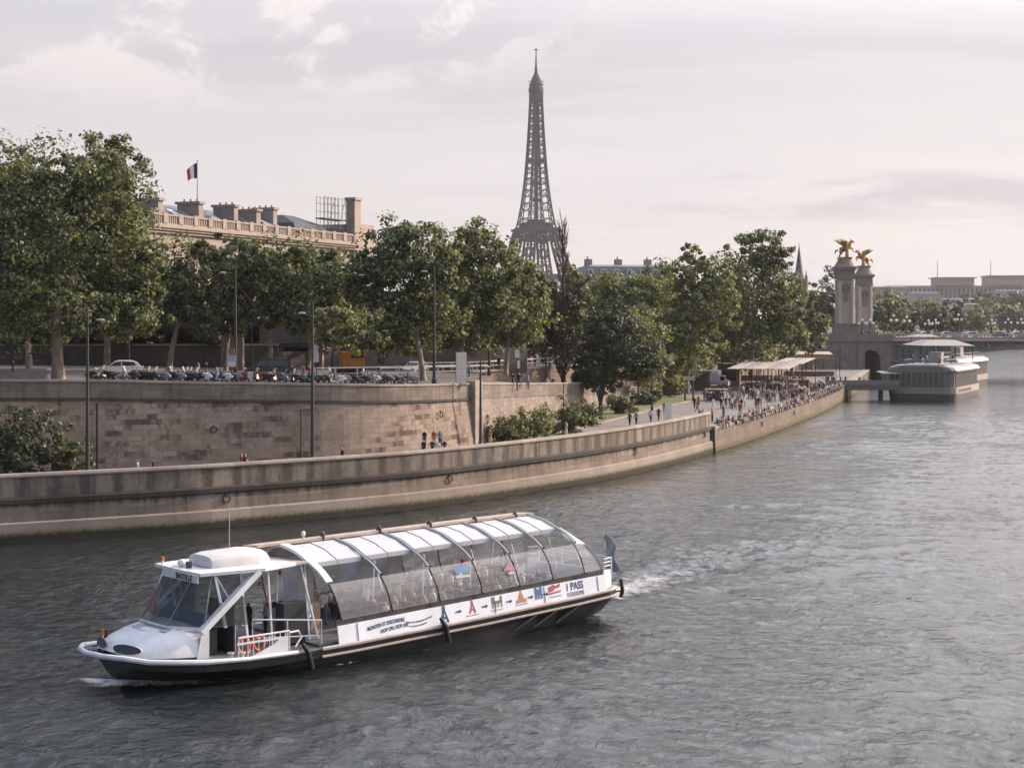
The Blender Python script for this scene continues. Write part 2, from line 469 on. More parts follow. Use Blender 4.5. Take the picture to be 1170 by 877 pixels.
def build_water():
    x0, x1, y0, y1, st = -46.0, 118.0, 44.0, 300.0, 0.40
    xs = np.arange(x0, x1 + .01, st); ys = np.arange(y0, y1 + .01, st)
    X, Y = np.meshgrid(xs, ys); Z = wave_field(X, Y)
    fade = np.clip(np.minimum(np.minimum(X - x0, x1 - X) / 6, np.minimum(Y - y0, (y1 - Y) / 8) / 6), 0, 1)
    Z *= fade
    nx, ny = len(xs), len(ys)
    V = np.stack([X.ravel(), Y.ravel(), Z.ravel()], 1)
    i = np.arange((nx - 1) * (ny - 1)); r = i // (nx - 1); c = i % (nx - 1); a = r * nx + c
    Q = np.stack([a, a + 1, a + nx + 1, a + nx], 1)
    xe, ye = xs[-1], ys[-1]
    big = [(-300, -60, 0), (3000, -60, 0), (3000, 3200, 0), (-300, 3200, 0)]
    ex = [(x0, y0, 0), (xe, y0, 0), (xe, ye, 0), (x0, ye, 0)]
    n0 = len(V); V = np.concatenate([V, np.array(big, float), np.array(ex, float)])
    Q2 = np.array([[n0, n0 + 1, n0 + 5, n0 + 4], [n0 + 1, n0 + 2, n0 + 6, n0 + 5], [n0 + 2, n0 + 3, n0 + 7, n0 + 6], [n0 + 3, n0, n0 + 4, n0 + 7]])
    Q = np.concatenate([Q, Q2])
    me = quads_mesh('water', V, Q); me.polygons.foreach_set('use_smooth', [True] * len(me.polygons))
    return me

def quads_mesh(name, V, Q):
    me = bpy.data.meshes.new(name)
    me.vertices.add(len(V)); me.vertices.foreach_set('co', np.ascontiguousarray(V, dtype=np.float32).ravel())
    me.loops.add(len(Q) * 4); me.loops.foreach_set('vertex_index', np.ascontiguousarray(Q, dtype=np.int32).ravel())
    me.polygons.add(len(Q)); me.polygons.foreach_set('loop_start', np.arange(0, len(Q) * 4, 4, dtype=np.int32))
    me.polygons.foreach_set('loop_total', np.full(len(Q), 4, dtype=np.int32))
    me.update(calc_edges=True); return me

def water_mat():
    k = NT('river_water'); b = k.b
    tc = k.n('TexCoord').outputs['Object']
    b.inputs['Base Color'].default_value = (0.010, 0.014, 0.015, 1)
    b.inputs['IOR'].default_value = 1.42; b.inputs['Specular IOR Level'].default_value = 0.5
    b.inputs['Roughness'].default_value = 0.035
    m1 = k.mapping(tc, (1.0, 0.75, 1), rot=(0, 0, R(20)))
    n1 = k.noise(m1, 0.45, 3, 0.5, 0.6); n2 = k.noise(m1, 1.35, 5, 0.62, 0.8); n3 = k.noise(m1, 6.5, 4, 0.6, 0.3)
    patch = k.rng(k.noise(tc, 0.055, 3, 0.6, 1.0), 0.35, 0.65, 0.55, 1.2)
    h = k.math('ADD', k.math('MULTIPLY', n1, 0.6), k.math('ADD', k.math('MULTIPLY', n2, 0.85), k.math('MULTIPLY', n3, 0.10)))
    h = k.math('MULTIPLY', h, patch)
    bp = k.n('Bump'); bp.inputs['Strength'].default_value = 1.0; bp.inputs['Distance'].default_value = 0.22
    k.l(h, bp.inputs['Height']); k.l(bp.outputs[0], b.inputs['Normal'])
    return k.m
wo = link('water', build_water()); wo.data.materials.append(water_mat()); tag(wo, kind='structure')

# ------------------------------------------------------------------ stone materials
def stone_wall(name, base, dark, bw=1.15, bh=0.46, erode=0.0, streak=0.35, joint=0.35, moss_and_shade=0.0, panel=0.0, stain_z=None):
    k = NT(name); b = k.b; b.inputs['Roughness'].default_value = 0.9; b.inputs['Specular IOR Level'].default_value = 0.2
    uv = k.n('UVMap').outputs['UV']
    br = k.n('TexBrick'); br.inputs['Scale'].default_value = 1.0; br.inputs['Brick Width'].default_value = bw; br.inputs['Row Height'].default_value = bh
    br.inputs['Mortar Size'].default_value = 0.018; br.inputs['Mortar Smooth'].default_value = 0.6
    br.inputs['Color1'].default_value = (1, 1, 1, 1); br.inputs['Color2'].default_value = (0.76, 0.73, 0.70, 1)
    br.inputs['Mortar'].default_value = (1 - joint, 1 - joint, 1 - joint, 1); k.l(uv, br.inputs['Vector'])
    big = k.noise(uv, 0.22, 5, 0.65); fine = k.noise(uv, 3.0, 5, 0.7)
    st = k.noise(k.mapping(uv, (1.6, 0.12, 1)), 1.0, 5, 0.7)
    c = k.mix(k.rng(big, 0.35, 0.68, 0, 1), base, tuple(lerp(base[i], dark[i], 0.6) for i in range(3)))
    c = k.mix(1.0, c, br.outputs['Color'], 'MULTIPLY')
    c = k.mix(k.rng(fine, 0.35, 0.7, 0.0, 0.35), c, dark)
    if streak > 0: c = k.mix(k.rng(st, 0.5, 0.68, 0, streak * 1.6), c, dark)
    if erode > 0:
        sq = k.n('SeparateXYZ'); k.l(uv, sq.inputs[0]); cq = k.n('CombineXYZ')
        row = k.math('FLOOR', k.math('DIVIDE', k.math('ADD', sq.outputs[1], k.math('MULTIPLY', k.math('SUBTRACT', k.noise(uv, 1.6, 2, .5), .5), .22)), bh))
        k.l(k.math('MULTIPLY', sq.outputs[0], 0.45), cq.inputs[0]); k.l(k.math('MULTIPLY', row, 3.7), cq.inputs[1])
        er = k.noise(cq.outputs[0], 1.0, 3, 0.6, 0.0)
        zone = k.noise(k.mapping(uv, (1, 1.4, 1), loc=(4.0, 1, 0)), 0.13, 2, 0.5)
        f = k.math('MULTIPLY', k.rng(k.math('ADD', er, k.math('MULTIPLY', k.math('SUBTRACT', fine, .5), .25)), 0.50, 0.61, 0, .85), k.rng(zone, 0.38, 0.52, 0, erode))
        c = k.mix(f, c, (0.060, 0.043, 0.034))
    if panel > 0:      # run-off stains hanging at the joints of the parapet slabs
        sx = k.n('SeparateXYZ'); k.l(uv, sx.inputs[0])
        jit = k.math('MULTIPLY', k.noise(k.mapping(uv, (0.5, 0.0, 1)), 1.0, 3, 0.6), 2.2)
        ph = k.math('FRACT', k.math('DIVIDE', k.math('ADD', sx.outputs[0], jit), 2.35))
        tri = k.math('ABSOLUTE', k.math('SUBTRACT', ph, 0.5))
        wob = k.math('MULTIPLY', k.math('SUBTRACT', k.noise(k.mapping(uv, (1.4, 0.3, 1)), 1.3, 4, 0.7), 0.5), 0.75)
        f = k.rng(k.math('ADD', tri, wob), 0.22, 0.42, 0, panel)
        c = k.mix(f, c, dark)
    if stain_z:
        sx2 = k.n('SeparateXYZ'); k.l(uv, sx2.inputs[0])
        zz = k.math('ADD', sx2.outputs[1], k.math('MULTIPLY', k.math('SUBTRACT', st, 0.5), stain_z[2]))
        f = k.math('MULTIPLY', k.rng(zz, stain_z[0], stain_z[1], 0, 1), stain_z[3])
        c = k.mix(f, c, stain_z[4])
    if moss_and_shade > 0:
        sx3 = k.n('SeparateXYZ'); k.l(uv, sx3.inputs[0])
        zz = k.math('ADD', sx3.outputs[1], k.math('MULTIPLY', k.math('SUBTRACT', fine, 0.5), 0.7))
        c = k.mix(k.math('MULTIPLY', k.rng(zz, *((0.75, 0.35) if moss_and_shade > .9 else (0.85, 0.5)), 0, 1), moss_and_shade), c, (0.085, 0.075, 0.028))
        c = k.mix(k.rng(zz, *((0.14, 0.02) if moss_and_shade > .9 else (0.62, 0.36)), 0, 0.88), c, (0.016, 0.016, 0.013))  # near-black waterline; on the footing it paints undercut shade and dark reflection
    k.l(c, b.inputs['Base Color'])
    bp = k.n('Bump'); bp.inputs['Strength'].default_value = 0.5; bp.inputs['Distance'].default_value = 0.05
    k.l(k.math('ADD', br.outputs['Fac'], k.math('MULTIPLY', fine, -0.8)), bp.inputs['Height']); k.l(bp.outputs[0], b.inputs['Normal'])
    return k.m
DK = (0.060, 0.054, 0.048)
S_RET = stone_wall('retaining_stone', (0.35, 0.28, 0.228), (0.13, 0.10, 0.08), erode=1.0, streak=0.22)
S_RETP = stone_wall('retaining_parapet_stone', (0.25, 0.215, 0.185), DK, 1.8, 0.62, streak=0.45)
S_PARA = stone_wall('quay_parapet_stone', (0.29, 0.243, 0.20), DK, 2.35, 5.0, streak=0.5, panel=0.85, joint=0.5)
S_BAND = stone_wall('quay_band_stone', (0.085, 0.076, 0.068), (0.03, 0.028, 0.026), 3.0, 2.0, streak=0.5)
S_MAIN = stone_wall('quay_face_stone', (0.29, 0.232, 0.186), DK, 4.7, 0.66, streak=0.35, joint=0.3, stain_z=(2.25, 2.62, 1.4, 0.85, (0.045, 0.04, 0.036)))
S_FOOT = stone_wall('quay_footing_stone', (0.31, 0.275, 0.24), (0.17, 0.13, 0.11), 14.0, 5.0, streak=0.25, joint=0.15, moss_and_shade=0.75)
S_COPE = stone_wall('coping_stone', (0.36, 0.31, 0.275), (0.2, 0.17, 0.15), 2.35, 5.0, streak=0.1, joint=0.4)
S_PORT = stone_wall('port_wall_stone', (0.21, 0.165, 0.13), (0.09, 0.078, 0.066), 2.4, 0.7, streak=0.4, moss_and_shade=0.95)

# ------------------------------------------------------------------ river wall with parapet
rw_path = smooth_path(RIV, 5)
quay_wall = empty('quay_wall', (rw_path[30].x, rw_path[30].y, 0), 0, 'long curved stone river wall with stained solid parapet at the water edge', 'wall')
QO = quay_wall.location
def wchild(name, prof, m, path=rw_path, par=quay_wall, zs=None, uoff=0.0):
    b = MB(); strip(b, path, prof, uoff=uoff, zs=zs)
    for i in range(len(b.v)): b.v[i] = (b.v[i][0] - par.location.x, b.v[i][1] - par.location.y, b.v[i][2] - par.location.z)
    return b.build(name, m, par)
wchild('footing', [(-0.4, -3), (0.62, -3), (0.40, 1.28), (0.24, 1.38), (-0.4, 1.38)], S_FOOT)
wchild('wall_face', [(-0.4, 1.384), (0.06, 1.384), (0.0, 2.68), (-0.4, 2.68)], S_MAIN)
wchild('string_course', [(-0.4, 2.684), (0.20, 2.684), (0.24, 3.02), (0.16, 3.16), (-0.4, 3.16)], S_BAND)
wchild('parapet', [(-0.42, 2.0), (-0.40, 3.164), (0.03, 3.164), (0.03, 4.58), (-0.42, 4.58)], S_PARA)
wchild('coping', [(-0.55, 4.584), (0.15, 4.584), (0.18, 4.70), (0.12, 4.86), (-0.52, 4.86)], S_COPE)
iron = mat('mooring_iron', (0.03, 0.028, 0.027), 0.7, 0.3)
def mooring_ring(par, p, nrm, r=0.42):
    b = MB(); c = Vector(p) - par.location; nv = Vector((nrm[0], nrm[1], 0)).normalized(); t = Vector((-nv.y, nv.x, 0))
    c = c + nv * 0.10
    b.tube([c + (t * math.cos(a) + Vector((0, 0, 1)) * math.sin(a)) * r - Vector((0, 0, r)) for a in [2 * math.pi * i / 14 for i in range(14)]], 0.055, 5, closed=True)
    b.bar(c - nv * 0.15, c + nv * 0.06, 0.16)
    b.build('mooring_ring', iron, par)
def wall_pt(path, px):
    best = None
    for i in range(len(path) - 1):
        for k in range(48):
            q = path[i].lerp(path[i + 1], k / 48); e = abs(CX + F * q.x / q.y - px)
            if best is None or e < best[0]:
                d = (path[i + 1] - path[i]).normalized(); best = (e, q, Vector((d.y, -d.x)))
    return best[1], best[2]
for px, z in ((258, 2.15), (513, 2.15), (725, 2.2), (804, 2.3)):
    q, nn = wall_pt(rw_path, px); mooring_ring(quay_wall, (q.x + nn.x * .05, q.y + nn.y * .05, z + .3), (nn.x, nn.y), 0.30)

# end pier of the parapet + lower port wall
port_wall = empty('port_wall', (PORT[2][0], PORT[2][1], 0), 0, 'low stone wall of the port quay with algae at the waterline, people sitting along its top', 'wall')
ppath = smooth_path(PORT, 4)
wchild('wall_face', [(-1.2, -3), (0.30, -3), (0.14, 2.70), (-1.2, 2.70)], S_PORT, ppath, port_wall)
wchild('coping', [(-1.25, 2.704), (0.2, 2.704), (0.2, 3.08), (-1.25, 3.08)], S_COPE, ppath, port_wall)
for px in (868, 905):
    q, nn = wall_pt(ppath, px); mooring_ring(port_wall, (q.x + nn.x * .25, q.y + nn.y * .25, 2.0), (nn.x, nn.y), 0.25)

# ------------------------------------------------------------------ retaining wall of the upper street
def zs_path(zl, top=10.0):
    def f(t, z):   # z given relative to the top (negative down) when < 1.5 ; absolute base for -99
        i = min(int(t), len(zl) - 2); zt = lerp(zl[i], zl[i + 1], t - i)
        return QZ - 0.3 if z < -50 else zt + z
    return f
ret = empty('retaining_wall', (RET[15][0], RET[15][1], 0), 0, 'tall weathered stone retaining wall under the street, with eroded brown blocks', 'wall')
zf = zs_path(RETZ)
wchild('wall_face', [(-0.8, -99), (0.55, -99), (0.0, -1.78), (-0.8, -1.78)], S_RET, RET, ret, zf)
wchild('string_course', [(-0.8, -1.776), (0.16, -1.776), (0.16, -1.56), (-0.8, -1.56)], S_BAND, RET, ret, zf)
wchild('parapet', [(-0.5, -1.556), (0.02, -1.556), (0.02, -0.2), (-0.5, -0.2)], S_RETP, RET, ret, zf)
wchild('coping', [(-0.58, -0.196), (0.12, -0.196), (0.12, 0.0), (-0.58, 0.0)], S_COPE, RET, ret, zf)
pb = MB(); 
for zz, hw in ((0, 0.75),):
    pb.box((-3.9 - RET[15][0], 166.9 - RET[15][1], (9.75 + 2.7) / 2), (1.5, 1.2, 7.1), R(62))
pb.build('pilaster', mat('pier_stone', (0.27, 0.235, 0.2), 0.9, var=0.25, scale=1.2), ret)
for px, z in ((500, 7.0), (243, 6.6)):
    q, nn = wall_pt([Vector(p) for p in RET], px); mooring_ring(ret, (q.x + nn.x * .3, q.y + nn.y * .3, z), (nn.x, nn.y), 0.27)
# the pipe that climbs the wall
pq, nn = wall_pt([Vector(p) for p in RET], 109)
b = MB(); b.tube([(pq.x + nn.x * .7 - ret.location.x, pq.y + nn.y * .7 - ret.location.y, z) for z in (2.9, 8.9)], 0.09, 6); b.build('drain_pipe', iron, ret)
pq, nn = wall_pt([Vector(p) for p in RET], 341)
b = MB(); b.tube([(pq.x + nn.x * .65 - ret.location.x, pq.y + nn.y * .65 - ret.location.y, z) for z in (2.9, 7.9)], 0.07, 6)
b.tube([(pq.x + nn.x * .65 - ret.location.x, pq.y + nn.y * .65 - ret.location.y, 7.9), (pq.x + 1.6 - ret.location.x, pq.y + .5 - ret.location.y, 8.0)], 0.07, 6); b.build('drain_pipe', iron, ret)

ramp_wall = empty('ramp_wall', (RAMPW[1][0], RAMPW[1][1], 0), 0, 'sunlit pale stone wall along the ramp going down to the lower quay', 'wall')
S_RAMP = stone_wall('ramp_wall_stone', (0.30, 0.255, 0.22), (0.13, 0.11, 0.095), erode=0.5, streak=0.25)
zf2 = zs_path(RAMPZ)
wchild('wall_face', [(-0.6, -99), (0.35, -99), (0.0, -1.6), (-0.6, -1.6)], S_RAMP, RAMPW, ramp_wall, zf2)
wchild('parapet', [(-0.5, -1.596), (0.06, -1.596), (0.06, -0.18), (-0.5, -0.18)], S_RETP, RAMPW, ramp_wall, zf2)
wchild('coping', [(-0.56, -0.176), (0.14, -0.176), (0.14, 0.0), (-0.56, 0.0)], S_COPE, RAMPW, ramp_wall, zf2)
rp = [Vector(p) for p in RAMPW]
for px, z in ((554, 5.9), (554, 4.7), (594, 6.0), (594, 4.9), (622, 5.9)):
    q, nn = wall_pt(rp, px); mooring_ring(ramp_wall, (q.x + nn.x * .2, q.y + nn.y * .2, z), (nn.x, nn.y), 0.42)
pq, nn = wall_pt(rp, 640)
b = MB(); b.bb(-.06, .06, -.06, .06, 3, 7.9); b.xf(Matrix.Translation((pq.x + nn.x * .45 - ramp_wall.location.x, pq.y + nn.y * .45 - ramp_wall.location.y, 0))); b.build('drain_pipe', iron, ramp_wall)

back_wall = empty('terrace_wall', (BACK[1][0], BACK[1][1], 0), 0, 'brown stone terrace wall behind the ramp, under the white street railing', 'wall')
zf3 = zs_path([9.62] * 6)
S_BACK = stone_wall('terrace_wall_stone', (0.25, 0.20, 0.165), (0.11, 0.09, 0.075), streak=0.3)
wchild('wall_face', [(-0.6, -99), (0.2, -99), (0.0, -0.2), (-0.6, -0.2)], S_BACK, BACK, back_wall, zf3)
wchild('coping', [(-0.66, -0.196), (0.12, -0.196), (0.12, 0.0), (-0.66, 0.0)], S_COPE, BACK, back_wall, zf3)

# ------------------------------------------------------------------ grounds
asph = mat('street_asphalt', (0.085, 0.078, 0.072), 0.95, var=0.25, scale=0.4, bump=0.2)
pav = mat('pavement_sand', (0.26, 0.21, 0.17), 0.95, var=0.2, scale=0.5, bump=0.2)
quaym = mat('quay_asphalt', (0.155, 0.14, 0.13), 0.95, var=0.22, scale=0.25, bump=0.2)
b = MB()
b.face([(p[0] + .1, p[1] + .2, QZ) for p in RIV] + [(p[0] - .3, p[1] + .2, QZ) for p in PORT] + [(70, 470, QZ), (20, 330, QZ), (-14, 240, QZ), (-40, 180, QZ), (-150, 150, QZ)])
tag(b.build('quay', quaym), kind='structure')
b = MB()      # upper street, behind the retaining wall
for i in range(len(RET) - 1):
    p, q = RET[i], RET[i + 1]
    A = (p[0], p[1] + .25, zup(p[0])); B_ = (q[0], q[1] + .25, zup(q[0]))
    C = (q[0], 210, zup(q[0])); D = (p[0], 210, zup(p[0]))
    b.face([A, B_, C, D])
b.build('street_lower', asph); bpy.data.objects['street_lower'].name = 'street'
tag(bpy.data.objects['street'], kind='structure')
b = MB()
far = [(-3.94, 209.9, 9.3), (-4.0, 203, 9.3)] + [(p[0] - .2, p[1] + .3, 9.55) for p in BACK] + [(98, 460, 9.5), (130, 560, 8), (180, 720, 7), (225, 850, 6), (330, 1100, 6), (500, 1500, 6), (800, 3200, 6), (-3200, 3200, 9), (-3200, 500, 10), (-220, 205, 11.2), (-120, 209.9, 11.0)]
far += [(x, 209.9, zup(x)) for x in (-75, -43, -22.3, -8.9)]
b.face(far); tag(b.build('ground', asph), kind='structure')
b = MB()      # raised footway behind the river parapet
strip(b, [(p.x, p.y) for p in rw_path[:52]], [(-4.2, QZ - .2), (-4.2, 3.62), (-0.56, 3.62), (-0.56, QZ - .2)])
o = b.build('footway', quaym); tag(o, kind='structure')
b = MB()      # ramp between the two walls
rb = [(-5.4, 202), (2, 217), (10, 234), (26, 285)]
rz_ = [9.3, 8.3, 7.0, 3.2]
for i in range(3):
    a, c = RAMPW[i], RAMPW[i + 1]; d, e = rb[i], rb[i + 1]
    za, zc = RAMPZ[i] - 1.0, RAMPZ[i + 1] - 1.0
    b.face([(a[0] - .3, a[1], za), (c[0] - .3, c[1], zc), (e[0], e[1], zc), (d[0], d[1], za)])
tag(b.build('ramp', quaym), kind='structure')
b = MB()      # sandy pavement strips of the upper street
b.face([(-120, 168, 11.01), (-40, 168, 10.72), (-20, 170, 10.12), (-20, 178, 10.13), (-40, 176, 10.72), (-120, 176, 11.01)])
b.xf(Matrix.Translation((0, 0, .02)))
tag(b.build('pavement', pav), kind='structure')
b = MB()      # kerbed border between lower walkway and planting
KB = [gp(556, 507, QZ), gp(610, 499, QZ), gp(660, 490, QZ), gp(715, 476, QZ), gp(752, 466, QZ), gp(800, 456, QZ)]
strip(b, [(p.x, p.y) for p in KB], [(-0.1, QZ - .05), (0.1, QZ - .05), (0.1, QZ + .14), (-0.1, QZ + .14)])
tag(b.build('kerb', S_COPE), kind='structure')
b = MB(); soil = mat('bed_grass', (0.115, 0.115, 0.05), 1.0, var=0.45, scale=0.5, bump=0.6, bscale=2)
b.face([(p.x - .1, p.y + .2, QZ + .10) for p in KB] + [(24, 274, QZ + .1), (9.9, 221, QZ + .1), (1.7, 190, QZ + .1), (-3.6, 167, QZ + .1)])
tag(b.build('planting_bed', soil), kind='structure')
# right bank and hills far off
b = MB(); grassy = mat('far_land', (0.07, 0.075, 0.055), 1.0, var=0.3, scale=0.01)
b.prism([(235, 870), (330, 905), (1200, 960), (2600, 1500), (2600, 3200), (500, 3200), (380, 1500), (300, 1100)], -2, 5.5)
tag(b.build('right_bank', grassy), kind='structure')
def hill():
    xs = np.linspace(60, 2100, 70); ys = np.linspace(1300, 3190, 40); X, Y = np.meshgrid(xs, ys)
    a = (X / Y * F + CX)
    Zr = 5 + 38 * np.clip((Y - 1350) / 500, 0, 1) * np.clip((a - 820) / 250, 0, 1) + 6 * np.sin(X / 90) * np.sin(Y / 140)
    nx = len(xs); V = np.stack([X.ravel(), Y.ravel(), Zr.ravel()], 1)
    i = np.arange((len(xs) - 1) * (len(ys) - 1)); r = i // (nx - 1); c = i % (nx - 1); k = r * nx + c
    return quads_mesh('hills', V, np.stack([k, k + 1, k + nx + 1, k + nx], 1))
ho = link('hills', hill()); ho.data.materials.append(grassy); tag(ho, kind='structure')
# ------------------------------------------------------------------ people: one skinned body per pose, clothes by zone
skin_m = mat('skin', (0.42, 0.25, 0.18), 0.6, var=0.05)
hair_ms = [mat('hair_dark', (0.025, 0.018, 0.014), 0.6, var=0), mat('hair_brown', (0.09, 0.05, 0.028), 0.6, var=0), mat('hair_fair', (0.30, 0.20, 0.10), 0.6, var=0)]
CLOTH = {'white': (0.72, 0.70, 0.68), 'black': (0.018, 0.018, 0.02), 'navy': (0.03, 0.045, 0.09), 'pale blue': (0.38, 0.50, 0.64), 'red': (0.36, 0.045, 0.045),
         'grey': (0.20, 0.20, 0.21), 'beige': (0.45, 0.36, 0.27), 'pink': (0.42, 0.24, 0.25), 'green': (0.08, 0.13, 0.07), 'rust': (0.33, 0.12, 0.05), 'denim': (0.07, 0.10, 0.17)}
def cm(n): return mat('cloth_' + n.replace(' ', '_'), CLOTH[n], 0.9, var=0.1, scale=6)
shoe_m = mat('shoe_leather', (0.03, 0.026, 0.024), 0.6, var=0)
POSES = {}
def pose_joints(pose):
    """name -> (x, y, z, radius); the figure faces -y, feet at z 0, 1.72 tall"""
    J = {'pelvis': (0, 0, .95, .135), 'waist': (0, 0, 1.10, .125), 'chest': (0, 0, 1.30, .15), 'neckb': (0, .01, 1.45, .075), 'neck': (0, -.005, 1.51, .055),
         'head': (0, -.015, 1.61, .098), 'crown': (0, -.01, 1.68, .075), 'nose': (0, -.105, 1.60, .018)}
    for s, n in ((-1, 'r'), (1, 'l')):
        J['sh' + n] = (s * .17, .01, 1.41, .065); J['el' + n] = (s * .215, .03, 1.13, .044); J['wr' + n] = (s * .22, -.04, .90, .030); J['ha' + n] = (s * .215, -.065, .81, .036)
        J['hip' + n] = (s * .09, 0, .88, .095); J['kn' + n] = (s * .10, -.01, .50, .062); J['an' + n] = (s * .10, .02, .09, .042); J['to' + n] = (s * .115, -.13, .035, .036)
    if pose == 'walk':
        J['knl'] = (.10, -.17, .53, .062); J['anl'] = (.10, -.26, .10, .042); J['tol'] = (.11, -.41, .05, .036)
        J['knr'] = (-.10, .06, .50, .062); J['anr'] = (-.10, .33, .16, .042); J['tor'] = (-.11, .24, .05, .036)
        J['ell'] = (.22, .12, 1.15, .044); J['wrl'] = (.22, .13, .91, .030); J['hal'] = (.215, .10, .83, .036)
        J['elr'] = (-.22, -.07, 1.14, .044); J['wrr'] = (-.20, -.24, .96, .030); J['har'] = (-.19, -.30, .90, .036)
    if pose == 'lean':     # arms forward, chatting / looking at a phone
        for s, n in ((-1, 'r'), (1, 'l')):
            J['el' + n] = (s * .21, -.05, 1.14, .044); J['wr' + n] = (s * .10, -.25, 1.20, .030); J['ha' + n] = (s * .06, -.31, 1.25, .036)
        J['head'] = (0, -.05, 1.60, .098); J['crown'] = (0, -.05, 1.67, .075); J['nose'] = (0, -.14, 1.57, .018)
    if pose in ('sit', 'ledge'):      # seat height 0.45 (sit) or legs over an edge (ledge): seat at z 0
        dz = -.95 + .11 + (.45 if pose == 'sit' else 0)
        for k in list(J):
            x, y, z, r = J[k]
            if k[:2] in ('kn', 'an', 'to'): continue
            J[k] = (x, y - (0.10 if k in ('chest', 'neckb', 'neck', 'head', 'crown', 'nose') or k[:2] == 'sh' else 0), z + dz, r)
        zb = .45 if pose == 'sit' else 0
        for s, n in ((-1, 'r'), (1, 'l')):
            J['hip' + n] = (s * .10, -.02, zb + .10, .095); J['kn' + n] = (s * .13, -.45, zb + .10, .064)
            J['an' + n] = (s * .13, -.47, zb - .34, .042); J['to' + n] = (s * .13, -.60, zb - .41, .036)
            J['el' + n] = (s * .23, -.12, zb + .30, .044); J['wr' + n] = (s * .14, -.33, zb + .22, .030); J['ha' + n] = (s * .11, -.40, zb + .20, .036)
    return J
BONES = [('pelvis', 'waist', 2), ('waist', 'chest', 2), ('chest', 'neckb', 2), ('neckb', 'neck', 0), ('neck', 'head', 0), ('head', 'crown', 1), ('head', 'nose', 0)]
for n in 'lr':
    BONES += [('neckb', 'sh' + n, 2), ('sh' + n, 'el' + n, 2), ('el' + n, 'wr' + n, 0), ('wr' + n, 'ha' + n, 0), ('pelvis', 'hip' + n, 3), ('hip' + n, 'kn' + n, 3), ('kn' + n, 'an' + n, 3), ('an' + n, 'to' + n, 4)]
def body_mesh(pose):
    if pose in POSES: return POSES[pose]
    J = pose_joints(pose); names = list(J); idx = {n: i for i, n in enumerate(names)}
    me = bpy.data.meshes.new('body'); me.from_pydata([J[n][:3] for n in names], [(idx[a], idx[b_]) for a, b_, _ in BONES], [])
    o = bpy.data.objects.new('body', me); COL.objects.link(o)
    bpy.context.view_layer.objects.active = o
    md = o.modifiers.new('skin', 'SKIN'); sd = o.modifiers.new('sub', 'SUBSURF'); sd.levels = 1; sd.render_levels = 1
    if not me.skin_vertices: bm_ = bmesh.new(); bm_.from_mesh(me); bm_.verts.layers.skin.verify(); bm_.to_mesh(me); bm_.free()
    for n in names:
        sv = me.skin_vertices[0].data[idx[n]]; sv.radius = (J[n][3] * 1.12, J[n][3] * (0.8 if n in ('pelvis', 'waist', 'chest') else 1.12)); sv.use_root = (n == 'pelvis')
    dg = bpy.context.evaluated_depsgraph_get()
    out = bpy.data.meshes.new_from_object(o.evaluated_get(dg))
    bpy.data.objects.remove(o)
    zones = []
    hx = Vector(J['head'][:3])
    for p in out.polygons:
        c = p.center; best = (9, 2)
        for a, b_, zn in BONES:
            A = Vector(J[a][:3]); B_ = Vector(J[b_][:3]); d = B_ - A
            t = max(0, min(1, (c - A).dot(d) / max(d.length_squared, 1e-9))); e = (A + d * t - c).length
            e -= lerp(J[a][3], J[b_][3], t) * 0.9
            if e < best[0]: best = (e, zn)
        z = best[1]
        if (c - hx).length < .16 and c.z > hx.z - .11:
            z = 1 if (c.z > hx.z + .05 or c.y > hx.y + .025) else 0
        zones.append(z)
    out.polygons.foreach_set('use_smooth', [True] * len(out.polygons))
    POSES[pose] = (out, zones); return POSES[pose]
VAR = {}
def person_mesh(pose, top, bottom, hair=0):
    key = (pose, top, bottom, hair)
    if key in VAR: return VAR[key]
    base, zones = body_mesh(pose); me = base.copy(); me.name = 'person'
    me.materials.clear()
    for m in (skin_m, hair_ms[hair], cm(top), cm(bottom), shoe_m): me.materials.append(m)
    me.polygons.foreach_set('material_index', zones); me.update(); VAR[key] = me; return me
def person(pose, top, bottom, loc, face, label=None, group=None, hair=0, sc=1.0):
    """face: the compass angle (radians) the figure looks to, 0 = +x"""
    o = link('person', person_mesh(pose, top, bottom, hair)); o.location = loc; o.rotation_euler = (0, 0, face + R(90)); o.scale = (sc, sc, sc)
    return tag(o, label, 'person', group)
# ------------------------------------------------------------------ the glass-roofed river bus
BT = Vector((-19.0, 71.2, 0)); BD = Vector((.755, .656, 0)); BD.normalize(); BR = Vector((BD.y, -BD.x, 0)); VC = 0.7
U0 = 15.0
boat_org = BT + BD * U0 + BR * VC
boat = empty('river_boat', boat_org, math.atan2(BD.y, BD.x), 'white sightseeing river boat with arched glass roof and black hull, heading left across the river', 'boat')
def L3(u, s, z): return Vector((u - U0, -s, z))
def BW(u, s, z): return boat_org + BD * (u - U0) + BR * s + Vector((0, 0, z))
white = mat('boat_white_paint', (0.62, 0.635, 0.66), 0.28, var=0.14, scale=1.4, detail=9, stretch=(1, 1, .35))
whitew = mat('boat_side_panel', (0.66, 0.685, 0.73), 0.4, var=0.09, scale=0.9, stretch=(1, 1, .4))
hullm = mat('boat_black_hull', (0.013, 0.014, 0.015), 0.5, var=0.5, scale=1.2, stretch=(1, 1, .3))
metal = mat('boat_alloy', (0.50, 0.49, 0.49), 0.35, 0.6, var=0.08)
darkm = mat('boat_dark_frame', (0.03, 0.032, 0.036), 0.5, var=0.1)
deckm = mat('boat_deck', (0.10, 0.105, 0.115), 0.8, var=0.2)
floorm = mat('boat_floor', (0.12, 0.12, 0.125), 0.8, var=0.2)
roofm = mat('boat_roof_panel', (0.56, 0.575, 0.60), 0.3, var=0.04, scale=0.5)
